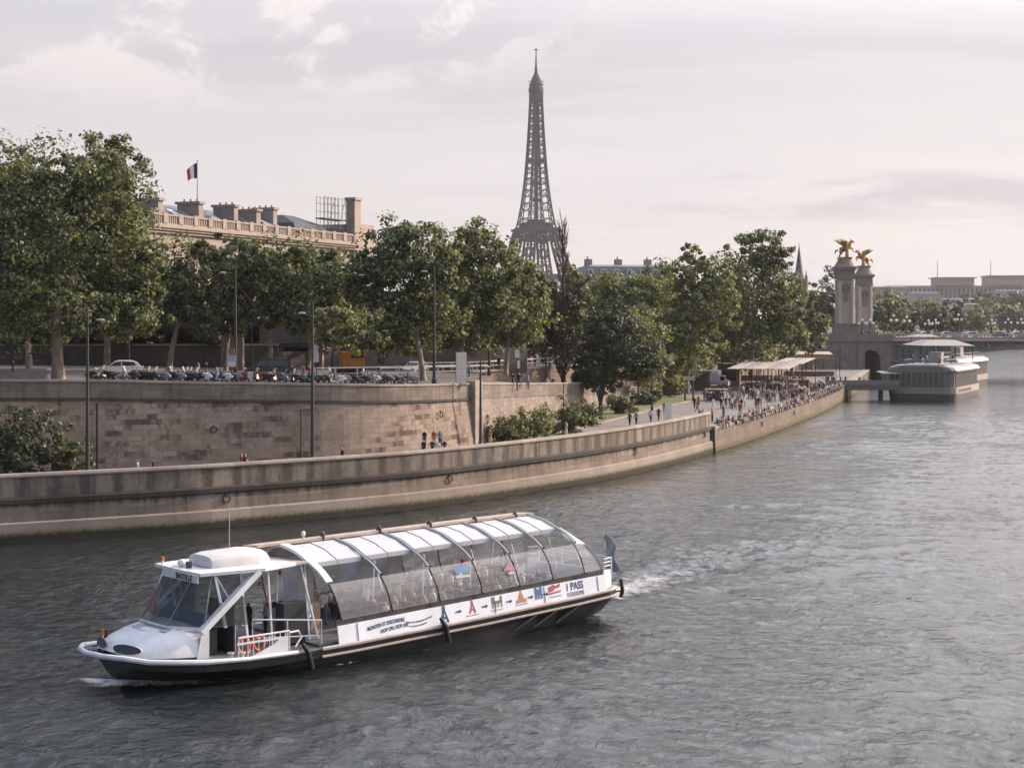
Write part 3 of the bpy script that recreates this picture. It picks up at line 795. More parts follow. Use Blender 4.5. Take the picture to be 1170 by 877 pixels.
_n = roofm.node_tree; _t = _n.nodes.new('ShaderNodeBsdfTranslucent'); _t.inputs['Color'].default_value = (.75, .76, .8, 1); _x = _n.nodes.new('ShaderNodeMixShader'); _x.inputs[0].default_value = .25
_n.links.new(_n.nodes['Principled BSDF'].outputs[0], _x.inputs[1]); _n.links.new(_t.outputs[0], _x.inputs[2]); _n.links.new(_x.outputs[0], _n.nodes['Material Output'].inputs[0])
beige = mat('boat_ridge_walkway', (0.42, 0.33, 0.28), 0.7, var=0.18, scale=2)
orange = mat('lifebuoy_orange', (0.60, 0.10, 0.03), 0.6, var=0.05)
glass_d = glassmat('boat_windscreen_glass', (0.05, 0.065, 0.075), 0.30, 0.03)
glass_c = glassmat('boat_screen_glass', (0.80, 0.80, 0.81), 0.24, 0.08)
glass_u = glassmat('boat_upper_glass', (0.10, 0.11, 0.12), 0.18, 0.04)

def zg(u): return interp(u, [0, 2, 4, 7, 11, 20, 29.5], [1.38, 1.25, 1.10, 0.95, 0.93, 1.22, 1.62])
def hw(u): return interp(u, [1.3, 1.5, 2.0, 2.8, 4, 6, 8, 10, 26, 28.6, 29.3], [0.9, 1.7, 2.4, 2.95, 3.4, 3.6, 3.58, 3.5, 3.45, 3.3, 3.05])
us = [1.3, 1.5, 2.0, 2.8, 4, 6, 8, 10, 12, 14, 16, 18, 20, 22, 24, 26, 27.5, 28.6, 29.3]
rings = []
for u in us:
    h = hw(u); g = zg(u) - 0.02
    wl_ = interp(u, [1.3, 2.6, 4, 6.3, 8.3, 20, 25, 29.3], [0.08, .3, .7, 2.0, 3.1, 3.3, 2.7, 1.9]); kz = interp(u, [1.3, 3, 22, 26, 29.3], [0.4, -0.6, -0.6, -0.3, 0.25])
    md = lerp(h, wl_, 0.35)
    rings.append([L3(u, -h, g), L3(u, -h, g - .34), L3(u, -md, g - .62), L3(u, -wl_, max(kz, -.15)), L3(u, -wl_ * .7, kz), L3(u, wl_ * .7, kz), L3(u, wl_, max(kz, -.15)), L3(u, md, g - .62), L3(u, h, g - .34), L3(u, h, g)])
b = MB(); b.loft(rings); hull = b.build('hull', hullm, boat)
# slanted grey bars on the stern quarter
b = MB()
for u in (23.2, 24.6, 26.2):
    p = L3(u, 3.0, zg(u) - .72); b.bar(L3(u, 3.35, zg(u) - .38), L3(u - 1.2, 2.9, zg(u) - 1.15), .55, .06)
b.build('hull_stripe', mat('hull_stripe_grey', (0.15, 0.13, 0.12), 0.6), hull)
b = MB(); ring = [L3(u, -hw(u), zg(u)) for u in us] + [L3(u, hw(u), zg(u)) for u in us[::-1]]
for i in range(len(us) - 1):
    u, v = us[i], us[i + 1]; b.face([L3(u, -hw(u), zg(u)), L3(u, hw(u), zg(u)), L3(v, hw(v), zg(v)), L3(v, -hw(v), zg(v))])
b.build('deck', deckm, boat)
# rub rails and the white loop round the bow
b = MB(); near = [L3(u, hw(u) + .04, zg(u) + .02) for u in us[3:]]; fr = [L3(u, -hw(u) - .04, zg(u) + .02) for u in us[3:]]
b.tube([L3(u, hw(u) + .05, zg(u) + .03) for u in us[7:]], .09, 6); b.tube([L3(u, -hw(u) - .05, zg(u) + .03) for u in us[7:]], .09, 6)
b.tube([L3(u, hw(u) + .05, zg(u) - .32) for u in us[7:]], .065, 6); b.tube([L3(u, -hw(u) - .05, zg(u) - .32) for u in us[7:]], .065, 6)
b.build('rub_rail', mat('rub_rail_alloy', (0.42, 0.36, 0.33), 0.45, 0.3, var=0.15, scale=3), boat)
b = MB()
loop = [(8.6, 3.66), (6, 3.70), (4, 3.52), (2.8, 3.12), (1.7, 2.62), (.9, 1.95), (.35, 1.05), (.15, 0)]
lp = [L3(u, s, zg(max(u, 0)) + .05 + (.14 if u < 1.5 else .03)) for u, s in loop] + [L3(u, -s, zg(max(u, 0)) + .05 + (.14 if u < 1.5 else .03)) for u, s in loop[::-1][1:]]
b.tube(lp, [.10] * 2 + [.12] * (len(lp) - 4) + [.10] * 2, 8); b.build('bow_rail', white, boat, True)
b = MB()
for s in (-1.9, 1.9): b.bar(L3(2.0, s, zg(2) - .1), L3(1.0, s * .98, zg(1) + .1), .08)
b.islands('rail_support', white, boat)
# bow hood
def dome(u0, u1, hb, base, prof, name, m, nseg=18):
    pass
b = MB(); rg = []
HP = [(1.15, 1.25, 0.10), (1.45, 1.75, 0.42), (2.0, 2.02, 0.72), (2.6, 2.18, 0.98), (3.2, 2.28, 1.16), (3.75, 2.34, 1.28), (4.3, 2.38, 1.34)]
for (u, h, top) in HP:
    row = []
    for k in range(13):
        a = math.pi * k / 12; cs = math.cos(a); sn = math.sin(a)
        s_ = h * (abs(cs) ** 0.55) * (1 if cs > 0 else -1); z_ = zg(u) + .08 + top * (sn ** 0.62)
        row.append(L3(u + .05 + (.36 * (abs(s_) / 2.4) ** 2 if u > 1 else 0) * (0.35 + .65 * (u - 1.15) / 3.2), s_, z_))
    rg.append(row)
b.loft(rg, closed=False); hood = b.build('bow_hood', white, boat, True)
b = MB(); nose = []   # dark oval grille on the nose
for k in range(18):
    a = 2 * math.pi * k / 18; s_ = 1.15 + .82 * math.cos(a); z_ = zg(1.3) + .40 + .19 * math.sin(a)
    nose.append(L3(1.12 + .36 * ((s_) / 1.7) ** 2 + .42 * (z_ - zg(1.3) - .1), s_, z_))
b.slab(nose, L3(-.05, 0, .03) - L3(0, 0, 0)); b.build('nose_window', darkm, hood)
b = MB(); b.tube(nose, .035, 5, closed=True); b.build('window_trim', white, hood)
b = MB(); nose2 = [Vector((p.x, -p.y, p.z)) for p in nose]; b.slab(nose2, L3(-.05, 0, .03) - L3(0, 0, 0)); b.build('nose_window', darkm, hood)
b = MB()
pts = [(2.35, .2), (2.85, 1.5), (3.35, 1.35), (3.0, -.6), (2.5, -.9)]
def hoodz(u, s):
    t = interp(u, [h[0] for h in HP], [h[2] for h in HP]); h = interp(u, [h_[0] for h_ in HP], [h_[1] for h_ in HP])
    c = min(1, (abs(s) / h)) ** (1 / .55); return zg(u) + .08 + t * (max(0, 1 - c * c) ** .31)
b.slab([L3(u + .25, s, hoodz(u, s) + .05) for u, s in pts], (0, 0, .03)); b.build('hood_hatch', mat('hatch_grey', (0.33, 0.34, 0.36), 0.6), hood)
# rear face of the hood, deck step
b = MB(); b.face([L3(4.8, 2.36, zg(5)), L3(4.8, 2.36, 2.2), L3(4.8, -2.36, 2.2), L3(4.8, -2.36, zg(5))]); 
b.slab([L3(4.8, 2.38, zg(5) + .02), L3(4.8, 2.38, 2.38), L3(4.45, 2.39, 2.4), L3(4.2, 2.36, zg(4))], (0, .05, 0)); b.build('hood_flank', white, hood)
# bow fittings
b = MB(); b.bb(-.55, .55, -.35, .35, 0, .5); b.tube([(-.3, 0, .45), (-.3, 0, .9)], .08, 7); b.xf(Matrix.Translation(L3(2.1, -1.5, zg(2)))); b.build('windlass', darkm, boat)
b = MB(); b.tube([L3(1.5, -1.2, zg(1.5)), L3(1.5, -1.2, zg(1.5) + .7)], .05, 6); b.tube([L3(1.5, -1.2, zg(1.5) + .7), L3(1.5, -1.2, zg(1.5) + .95)], .08, 6, 1); b.build('bow_light', [white, orange], boat)
# wheelhouse
fb = [(3.15, 0, 2.52), (3.35, 1.2, 2.46), (4.55, 2.34, 2.40)]; ft = [(4.75, 0, 4.62), (4.8, 1.1, 4.62), (5.15, 1.95, 4.62)]
b = MB()
for sg in (1, -1):
    for i in range(2): b.face([L3(fb[i][0], sg * fb[i][1], fb[i][2]), L3(fb[i + 1][0], sg * fb[i + 1][1], fb[i + 1][2]), L3(ft[i + 1][0], sg * ft[i + 1][1], ft[i + 1][2]), L3(ft[i][0], sg * ft[i][1], ft[i][2])])
    b.face([L3(4.55, sg * 2.34, 2.40), L3(6.9, sg * 2.30, 2.3), L3(6.6, sg * 2.0, 4.62), L3(5.15, sg * 1.95, 4.62)])
b.build('windscreen', glass_d, boat)
b = MB()
for sg in (1, -1):
    b.bar(L3(5.7, sg * 2.25, 2.3), L3(5.3, sg * 1.98, 4.6), .13); b.bar(L3(6.0, sg * 2.2, 3.4), L3(5.4, sg * 1.98, 4.55), .06)
    b.bar(L3(6.9, sg * 2.3, 1.0), L3(6.6, sg * 2.0, 4.62), .1)
    if sg < 0: b.bar(L3(fb[2][0] - .05, -fb[2][1] - .04, fb[2][2]), L3(ft[2][0] - .05, -ft[2][1] - .05, ft[2][2]), .15)
    for i in range(2): b.bar(L3(fb[i][0], sg * fb[i][1], fb[i][2]), L3(fb[i + 1][0], sg * fb[i + 1][1], fb[i + 1][2]), .08)
b.build('windscreen_frame', white, boat)
b = MB()
for sg in (1, -1):
    b.bar(L3(fb[2][0], sg * fb[2][1], fb[2][2]), L3(ft[2][0], sg * ft[2][1], ft[2][2]), .06); b.bar(L3(fb[1][0], sg * fb[1][1], fb[1][2]), L3(ft[1][0], sg * ft[1][1], ft[1][2]), .05)
b.islands('glazing_bar', mat('glazing_bar_grey', (0.16, 0.17, 0.18), .5), boat)
b = MB()
for sg in (1, -1):
    b.bar(L3(4.35, sg * 2.42, 2.25), L3(7.35, sg * 2.36, 4.66), .34, .26)
b.islands('raked_pillar', white, boat)
b = MB()   # console inside
b.slab([L3(4.4, -1.7, 2.2), L3(4.4, 1.7, 2.2), L3(5.0, 1.7, 2.9), L3(5.0, -1.7, 2.9)], (.25, 0, -.1), 0)
b.bb(4.6 - U0, 5.6 - U0, -1.7, 1.7, zg(5), 2.2, 1); b.bb(6.3 - U0, 6.38 - U0, -1.9, .4, 1.0, 3.3, 1)
b.build('helm_console', [mat('console_blue', (0.16, 0.22, 0.30), 0.5), darkm], boat)
b = MB()
roof_o = [(4.55, -2.05), (4.45, 0), (4.55, 2.05), (7.6, 2.55), (9.6, 2.0), (9.6, -2.0), (7.6, -2.55)]
b.slab([L3(u, s, 4.64) for u, s in roof_o], (0, 0, .14)); wr = b.build('wheelhouse_roof', white, boat)
b = MB(); rg = []
for i, (u, h, z0, z1) in enumerate([(5.6, .7, 4.8, 5.0), (5.75, 1.05, 4.78, 5.28), (6.3, 1.2, 4.78, 5.36), (8.0, 1.25, 4.78, 5.4), (8.6, 1.22, 4.78, 5.34), (8.75, 1.1, 4.78, 5.15)]):
    rg.append([L3(u, h * (abs(math.cos(a)) ** .6) * (1 if math.cos(a) > 0 else -1), z0 + (z1 - z0) * max(0, math.sin(a)) ** .5) for a in [math.pi * k / 10 for k in range(11)]])
b.loft(rg, closed=True); b.build('liferaft_cover', mat('liferaft_cover_cloth', (0.50, 0.48, 0.475), 0.7, var=0.12, scale=1.5, bump=.3, bscale=1.5), boat, True)
b = MB(); b.tube([L3(7.5, -.4, 4.8), L3(7.5, -.4, 7.4)], [.03, .018], 6); b.build('radio_mast', mat('mast_grey', (0.4, 0.38, 0.37), 0.5), boat)
b = MB(); b.tube([L3(4.7, -1.6, 4.78), L3(4.7, -1.6, 4.95)], .06, 6, 0); b.tube([L3(4.7, -1.6, 4.95), L3(4.7, -1.6, 5.12)], .08, 7, 1)
b.build('navigation_light', [white, orange], boat)
b = MB(); b.ell(L3(5.0, -.35, 4.95), (.22, .22, .18), mi=0); b.bar(L3(5.0, .25, 4.8), L3(5.0, .25, 5.08), .2, mi=1); b.build('searchlight', [white, darkm], boat)
# destination board
b = MB(); b.slab([L3(4.46, -1.2, 4.33), L3(4.46, 1.95, 4.33), L3(4.46, 1.95, 4.68), L3(4.46, -1.2, 4.68)], (.06, 0, 0)); sign = b.build('destination_board', mat('sign_board_white', (0.6, 0.6, 0.62), 0.5), boat)
letter = mat('lettering_black', (0.015, 0.017, 0.022), 0.7, var=0); letter_n = mat('lettering_navy', (0.03, 0.06, 0.12), 0.7, var=0); letter_g = mat('lettering_grey', (0.16, 0.17, 0.19), 0.7, var=0)
def put_text(txt, size, o, ex, ey, m, parent, sx=1.0):
    me = text_mesh(txt, size); ob = link('lettering', me, parent); me.materials.clear(); me.materials.append(m)
    ex = Vector(ex).normalized(); ey = Vector(ey).normalized(); ez = ex.cross(ey).normalized()
    Mx = Matrix(((ex.x * sx, ey.x, ez.x, o[0]), (ex.y * sx, ey.y, ez.y, o[1]), (ex.z * sx, ey.z, ez.z, o[2]), (0, 0, 0, 1)))
    me.transform(Mx); return ob
put_text('BASTILLE', .36, L3(4.44, .05, 4.385), (0, -1, 0), (0, 0, 1), letter, sign, 1.0)
# glazed saloon: side panels, screens, ribs, roof
SN, SS, SE = 3.12, 2.92, 1.80       # half widths of panel, screen top, eave
def ptop(u): return interp(u, [10.8, 28.4], [2.02, 2.68])
def stop(u): return interp(u, [10.5, 26.6], [3.74, 4.22])
def eave(u): return interp(u, [9.8, 26.4], [4.55, 4.92])
def ridge(u): return interp(u, [8.5, 26.4], [5.20, 5.42])
DU = -0.55
def arc(u, sg, n0=0, n1=99):
    """rib curve from panel top to ridge"""
    pts = [(SN + .05, ptop(u), 0.55), (SN + .03, lerp(ptop(u), stop(u), .5), .30), (SS, stop(u), 0), (2.42, lerp(stop(u), eave(u), .55), -.12), (SE, eave(u), -.25), (1.0, lerp(eave(u), ridge(u), .66), -.42), (0, ridge(u), DU)]
    return [L3(u + d, sg * s, z) for s, z, d in pts[n0:n1]]
b = MB()
ul = [11.1 + (28.3 - 11.1) * i / 12 for i in range(13)]
for sg in (1, -1):
    row0 = [L3(u, sg * (SN + .22), zg(u) + .02) for u in ul]; row1 = [L3(u, sg * (SN + .06), ptop(u) - .22) for u in ul]
    b = MB()
    for i in range(12): b.slab([row0[i], row0[i + 1], row1[i + 1], row1[i]], (0, .05 * sg, 0))
    o = b.build('side_panel', whitew, boat)
    if sg == 1: side = o
b = MB()
for u in (12.2, 17.3, 20.6, 23.95, 27.75):
    b.bar(L3(u, SN + .235, zg(u) + .05), L3(u, SN + .075, ptop(u) - .23), .03, .012)
b.islands('panel_joint', letter_g, side)
for sg in (1, -1):
    b = MB()
    for i in range(12): b.slab([L3(ul[i], sg * (SN - .05), ptop(ul[i]) - .24), L3(ul[i + 1], sg * (SN - .05), ptop(ul[i + 1]) - .24), L3(ul[i + 1], sg * (SN - .05), ptop(ul[i + 1]) + .04), L3(ul[i], sg * (SN - .05), ptop(ul[i]) + .04)], (0, .08 * sg, 0))
    b.build('sill_rail', mat('sill_rail_dark', (0.055, 0.05, 0.048), 0.6, var=.4, scale=2), boat)
RIB = [10.8, 13.75, 16.65, 19.35, 21.8, 24.1, 26.35]
for sg in (1, -1):
    for i in range(6):
        b = MB(); u0, u1 = RIB[i] + .06, RIB[i + 1] - .03; n = 6; rows = []
        for t in (0, 0.25, .5, .75, 1):
            row = []
            for j in range(n + 1):
                u = lerp(u0, u1, j / n)
                s_ = lerp(SN + .03, SS, t) + .14 * math.sin(math.pi * t); z_ = lerp(ptop(u) + .05, stop(u), t); row.append(L3(u + .5 * (1 - t), sg * s_, z_))
            rows.append(row)
        for r in range(4):
            for j in range(n): b.face([rows[r][j], rows[r][j + 1], rows[r + 1][j + 1], rows[r + 1][j]])
        b.build('side_screen', glass_c, boat, True, fix=False)
for i, u in enumerate(RIB):
    for sg in (1, -1):
        first = (i == 0)
        b = MB(); A = arc(u, sg); b.tube(smooth3 := [A[0].lerp(A[1], .0)] + A[1:3], .035, 5, 1)
        cv = []
        up = A[2:]
        for k in range(len(up) - 1):
            p0 = up[max(k - 1, 0)]; p1 = up[k]; p2 = up[k + 1]; p3 = up[min(k + 2, len(up) - 1)]
            for q in range(4):
                t = q / 4; cv.append(0.5 * ((2 * p1) + (p2 - p0) * t + (2 * p0 - 5 * p1 + 4 * p2 - p3) * t * t + (3 * p1 - p0 - 3 * p2 + p3) * t ** 3))
        cv.append(up[-1]); cv = [p + Vector((0, 0, .09)) for p in cv]
        if first:
            for k in range(len(cv) - 1): b.bar(cv[k], cv[k + 1] + (cv[k + 1] - cv[k]) * .06, .42, .14, 0)
        else:
            b.tube(cv, .075, 6, 0); b.tube([p + Vector((.13, 0, -.03)) for p in cv], .05, 5, 1)
        b.build('roof_rib', [white if first else metal, darkm], boat)
for i in range(6):
    for sg in (1, -1):
        b = MB(); n = 4
        for half in range(2):
            ua, ub = lerp(RIB[i] + .12, RIB[i + 1] - .1, half / 2), lerp(RIB[i] + .12, RIB[i + 1] - .1, (half + 1) / 2)
            A = arc(ua + .02, sg, 4); B_ = arc(ub - .02, sg, 4)
            lift = Vector((0, 0, .03 if half else 0))
            for k in range(2): b.slab([A[k] + lift, B_[k] + lift, B_[k + 1] + lift, A[k + 1] + lift], (0, 0, .035))
            b.bar(A[0] + Vector((0, 0, -.05)), B_[0] + Vector((0, 0, -.05)), .10, .22)
        b.build('roof_panel', roofm, boat)
b = MB()
b.slab([L3(26.2, 2.9, 4.22), L3(27.3, 2.75, 4.1), L3(26.6, 1.6, 4.9), L3(25.9, 1.8, 4.95)], (0, 0, .04)); b.slab([L3(26.2, -2.9, 4.22), L3(27.3, -2.75, 4.1), L3(26.6, -1.6, 4.9), L3(25.9, -1.8, 4.95)], (0, 0, .04))
b.slab([L3(25.9, -1.8, 4.95), L3(26.6, -1.6, 4.9), L3(26.6, 1.6, 4.9), L3(25.9, 1.8, 4.95)], (0, 0, .04))
b.build('stern_visor', roofm, boat)
b = MB()      # stern screens
for sg in (1, -1):
    r0 = [L3(26.9, sg * 3.1, 2.66), L3(28.3, sg * 3.05, 2.7)]; r1 = [L3(26.45, sg * 3.0, 3.6), L3(27.9, sg * 2.95, 3.4)]; r2 = [L3(26.38, sg * 2.9, 4.2), L3(27.3, sg * 2.75, 4.08)]
    b.face([r0[0], r0[1], r1[1], r1[0]]); b.face([r1[0], r1[1], r2[1], r2[0]])
b.face([L3(28.3, 3.05, 2.7), L3(27.3, 2.75, 4.08), L3(27.3, -2.75, 4.08), L3(28.3, -3.05, 2.7)])
b.build('stern_screen', glass_c, boat, fix=False)
b = MB(); b.tube([L3(28.3, 3.05, 1.6), L3(28.3, 3.05, 2.7), L3(27.9, 2.98, 3.4), L3(27.3, 2.78, 4.1)], .04, 5); b.tube([L3(28.3, -3.05, 1.6), L3(28.3, -3.05, 2.7), L3(27.9, -2.98, 3.4), L3(27.3, -2.78, 4.1)], .04, 5); b.islands('stern_frame', metal, boat)
b = MB(); b.slab([L3(28.35, 3.1, zg(28.4) + .05), L3(29.1, 2.9, zg(29) + .05), L3(29.1, 2.9, 2.62), L3(28.35, 3.1, 2.66)], (0, .06, 0))
b.slab([L3(29.1, 2.9, zg(29) + .05), L3(29.1, -2.9, zg(29) + .05), L3(29.1, -2.9, 2.4), L3(29.1, 2.9, 2.62)], (-.06, 0, 0)); b.slab([L3(28.35, -3.1, zg(28.4) + .05), L3(29.1, -2.9, zg(29) + .05), L3(29.1, -2.9, 2.62), L3(28.35, -3.1, 2.66)], (0, -.06, 0))
b.build('stern_bulwark', whitew, boat)
b = MB()
for z in (2.85, 3.05, 3.25): b.tube([L3(28.4, 3.05, z), L3(29.1, 2.9, z), L3(29.1, -2.9, z), L3(28.4, -3.05, z)], .03, 5)
for s in (-2.9, -1, 1, 2.9): b.bar(L3(29.1, s, 2.4), L3(29.1, s, 3.3), .06)
b.build('stern_rail', white, boat)
b = MB(); b.slab([L3(28.9, -3.1, zg(29) - .12), L3(29.8, -2.6, zg(29) - .05), L3(29.8, 2.6, zg(29) - .05), L3(28.9, 3.1, zg(29) - .12)], (0, 0, .1)); b.build('stern_platform', metal, boat)
for sg in (1, -1):
    b = MB(); b.tube([L3(29.75, sg * 2.95, zg(29) - .55), L3(29.85, sg * 3.0, zg(29) - .2), L3(29.75, sg * 2.95, zg(29) + .45)], .11, 7); b.bar(L3(29.0, sg * 2.9, zg(29) - .2), L3(29.8, sg * 2.95, zg(29) - .2), .08); b.build('stern_fender', hullm, boat)
b = MB(); b.tube([L3(29.2, 1.6, 2.2), L3(29.75, 1.9, 4.75)], .03, 5); b.build('flag_staff', metal, boat)
navy = mat('flag_navy', (0.02, 0.035, 0.075), 0.9, var=.2)
b = MB(); rows = []
for i in range(7):
    t = i / 6; rows.append([L3(29.62 + .16 * math.sin(6 * t + 2 * q) * q - .12 * t + 1.4 * q, 1.86 + .18 * math.sin(5 * q + 3 * t) - .5 * q, 4.35 - 2.2 * t - .9 * q * (1 - t)) for q in [k / 5 for k in range(6)]])
b.loft(rows, closed=False); b.build('stern_flag', navy, boat, True, fix=False)
# ridge walkway with clamps
b = MB(); b.slab([L3(8.9, -.15, 5.30), L3(26.2, -.15, 5.50), L3(26.2, -1.5, 5.38), L3(8.9, -1.5, 5.16)], (0, 0, .12)); b.build('roof_walkway', beige, boat)
b = MB()
for u in (12.6, 16.0, 19.2, 22.2, 25.0): b.tube([L3(u, -.2, 5.3), L3(u, -.15, 5.58), L3(u + .1, -.35, 5.68), L3(u + .15, -.6, 5.5)], .075, 6)
b.islands('roof_clamp', darkm, boat)
b = MB(); b.tube([L3(11.6, -.4, 5.35), L3(11.6, -.4, 5.62)], .06, 6); b.ell(L3(11.6, -.4, 5.7), (.11, .11, .14)); b.build('roof_lamp', white, boat)
# front cross frame between the wheelhouse and the saloon
b = MB(); b.slab([L3(8.9, -2.0, 4.66), L3(8.9, 2.0, 4.66), L3(10.3, 1.9, 4.66), L3(10.3, -1.9, 4.66)], (0, 0, .1)); b.build('front_crossbeam', beige, boat)
b = MB(); 
for s in (-1.6, 1.6): b.bar(L3(10.6, s, 1.0), L3(10.3, s, 4.7), .10)
b.bar(L3(10.9, 1.9, 1.1), L3(10.0, 1.75, 4.6), .08); b.bar(L3(8.2, 2.2, 1.0), L3(8.0, 2.1, 4.6), .08); b.bar(L3(9.2, 1.0, 1.0), L3(9.2, 1.0, 4.6), .07); b.bar(L3(8.6, -1.2, 1.0), L3(8.6, -1.2, 4.6), .07)
b.islands('cabin_post', white, boat)
# interior
b = MB()
for i in range(8):
    ua, ub = 10.2 + i * 2.25, 10.2 + (i + 1) * 2.25
    b.slab([L3(ua, -3.0, zg(ua) + .12), L3(ub, -3.0, zg(ub) + .12), L3(ub, 3.0, zg(ub) + .12), L3(ua, 3.0, zg(ua) + .12)], (0, 0, -.1))
b.build('saloon_floor', floorm, boat)
seatm = mat('boat_seat', (0.20, 0.17, 0.16), 0.7, var=.2); partm = mat('boat_bulkhead', (0.52, 0.52, 0.53), 0.5)
SEATS = []
for iu in range(10):
    u = 14.6 + iu * 1.18
    for s in (-2.35, -1.5, 1.5, 2.35):
        b = MB(); z = zg(u) + .12
        b.box((0, 0, .42), (.48, .5, .09)); b.box((.24, 0, .78), (.08, .5, .66)); b.box((.05, 0, .2), (.10, .10, .4))
        b.xf(Matrix.Translation(L3(u, s, z))); SEATS.append((u, s, z)); b.build('seat', seatm, boat)
b = MB()
for u, s, w_, h in ((12.5, -2.2, 1.3, 3.0), (16.2, -2.35, 1.2, 3.1), (18.0, -2.3, 1.5, 3.2)): b.bb(u - U0 - .45, u - U0 + .45, -s - w_ / 2, -s + w_ / 2, zg(u) + .1, h + 1.0)
b.islands('bulkhead', partm, boat)
b = MB(); b.bb(11.2 - U0, 11.9 - U0, -.6, .6, 1.05, 2.5); b.build('ticket_desk', mat('desk_wood', (0.38, 0.24, 0.16), 0.6, var=.15, stretch=(1, 1, 6)), boat)
b = MB()
for u in (13.9, 16.9, 19.9, 22.6, 25.2):
    b.bar(L3(u, 2.2, 4.15), L3(u - .35, 2.6, 2.6), .07); b.bar(L3(u, 2.2, 4.5), L3(u + .3, 2.5, 3.0), .04); b.bar(L3(u, -2.2, 4.5), L3(u, -2.7, 1.4), .08)
b.islands('saloon_post', white, boat)
b = MB(); b.bb(9.0 - U0, 10.2 - U0, -1.9, -1.2, 1.05, 2.9); b.build('cabin_locker', darkm, boat)
# boarding rails, gangway panel, lifebuoys
b = MB(); P = [(5.6, 3.45), (8.3, 3.42)]
for z in (1.98,): b.tube([L3(5.7, 3.35, 1.0), L3(5.7, 3.35, z), L3(8.35, 3.35, z), L3(8.35, 3.35, 1.0)], .045, 6)
for i in range(9): b.bar(L3(5.9 + i * .28, 3.35, 1.0), L3(5.9 + i * .28, 3.35, 1.96), .035)
b.build('hand_rail', white, boat); b = MB()
b.tube([L3(8.35, 3.35, 1.9), L3(8.9, 3.25, 1.9), L3(9.1, 3.2, 1.6), L3(8.7, 3.3, 1.2)], .045, 6)
b.build('hand_rail', white, boat); b = MB()
b.tube([L3(7.2, 2.1, 1.0), L3(7.2, 2.1, 2.45), L3(10.4, 2.9, 2.15), L3(10.4, 2.9, 1.0)], .04, 6); b.tube([L3(7.2, 2.1, 1.6), L3(10.4, 2.9, 1.45)], .03, 5); b.bar(L3(8.8, 2.5, 1.0), L3(8.8, 2.5, 2.3), .05)
b.build('hand_rail', white, boat); b = MB()
b.tube([L3(5.3, 1.2, 1.0), L3(5.3, 1.2, 2.2), L3(6.6, 1.6, 2.2), L3(6.6, 1.6, 1.0)], .035, 5); b.build('hand_rail', white, boat); b = MB()
b.tube([L3(7.3, -2.6, 1.0), L3(7.3, -2.6, 2.2), L3(10.4, -2.9, 2.1), L3(10.4, -2.9, 1.0)], .04, 5)
b.build('hand_rail', white, boat)
b = MB(); b.slab([L3(6.0, 3.5, 1.0), L3(8.2, 3.5, 1.0), L3(8.2, 3.5, 1.78), L3(5.55, 3.5, 1.78), L3(5.55, 3.5, 1.70), L3(7.7, 3.5, 1.70), L3(7.45, 3.5, 1.52)], (0, .06, 0)); b.build('boarding_panel', white, boat)
for (u, s) in ((6.2, 2.95), (7.0, 2.95)):
    b = MB(); c = L3(u, s, 1.55); b.tube([c + Vector((math.cos(a) * .3, 0, math.sin(a) * .34)) for a in [2 * math.pi * i / 14 for i in range(14)]], .075, 7, closed=True); b.build('lifebuoy', orange, boat)
b = MB(); c = L3(4.15, -1.55, 2.95); b.tube([c + Vector((0, math.cos(a) * .25, math.sin(a) * .34)) for a in [2 * math.pi * i / 14 for i in range(14)]], .09, 7, closed=True); b.build('lifebuoy', orange, boat)
for (u, s) in ((5.4, 3.2), (5.9, 3.3), (2.4, -2.6)):
    b = MB(); b.lathe([(.16, 0), (.10, .06), (.10, .24), (.17, .28), (.17, .34)], L3(u, s, zg(u)), 10); b.build('bollard', mat('bollard_white', (0.5, 0.46, 0.43), 0.6), boat)
for u, z in ((9.1, .35), (17.1, .2), (10.6, .4)):
    if u == 10.6: continue
    b = MB(); b.tube([L3(u - .25, hw(u) + .12, zg(u) + .45), L3(u, hw(u) + .2, zg(u) + .05), L3(u + .25, hw(u) + .16, zg(u) - .75)], [.08, .13, .13], 8); b.build('fender', hullm, boat)
# lettering and pictograms on the side
def SP(u, t, off=.012):      # point on the near white panel, t 0 bottom .. 1 top
    z0, z1 = zg(u) + .02, ptop(u) - .22
    return L3(u, lerp(SN + .22, SN + .06, t) + off + .0, lerp(z0, z1, t))
def panel_text(txt, u, t, size, m, ang=0.0, sx=1.0):
    o = SP(u, t); ex = (SP(u + 1, t) - SP(u, t)).normalized(); ey = (SP(u, t + .5) - SP(u, t)).normalized()
    e1 = ex * math.cos(ang) + ey * math.sin(ang); e2 = ey * math.cos(ang) - ex * math.sin(ang)
    return put_text(txt, size, o, e1, e2, m, side, sx)
def bend_text(txt, u, t, size, m, amp, span, sx, ph=0.0):
    me = text_mesh(txt, size); xs = [v.co.x for v in me.vertices]; wd = max(xs) or 1
    for v in me.vertices:
        a = (v.co.x / wd); v.co.x = v.co.x * sx; v.co.y += amp * math.sin(math.pi * a * span + ph)
    ob = link('lettering', me, side); me.materials.clear(); me.materials.append(m)
    o = SP(u, t); ex = (SP(u + 1, t) - SP(u, t)).normalized(); ey = (SP(u, t + .5) - SP(u, t)).normalized(); ez = ex.cross(ey).normalized()
    me.transform(Matrix(((ex.x, ey.x, ez.x, o.x), (ex.y, ey.y, ez.y, o.y), (ex.z, ey.z, ez.z, o.z), (0, 0, 0, 1))))
bend_text('MONTER ET DESCENDRE', 12.75, .46, .25, letter_n, .14, .62, .78)
bend_text('HOP ON, HOP OFF', 13.5, .20, .25, letter_n, .09, .7, .78)
bend_text('AS YOU LIKE, WHENEVER YOU WANT', 15.0, .52, .11, letter_g, -.10, 1.0, .86, .2)
bend_text('DU LUNDI AU DIMANCHE', 15.2, .26, .10, letter_g, -.05, 1.0, .9, .2)
panel_text('1 PASS', 25.45, .48, .56, letter_n, .0, .78)
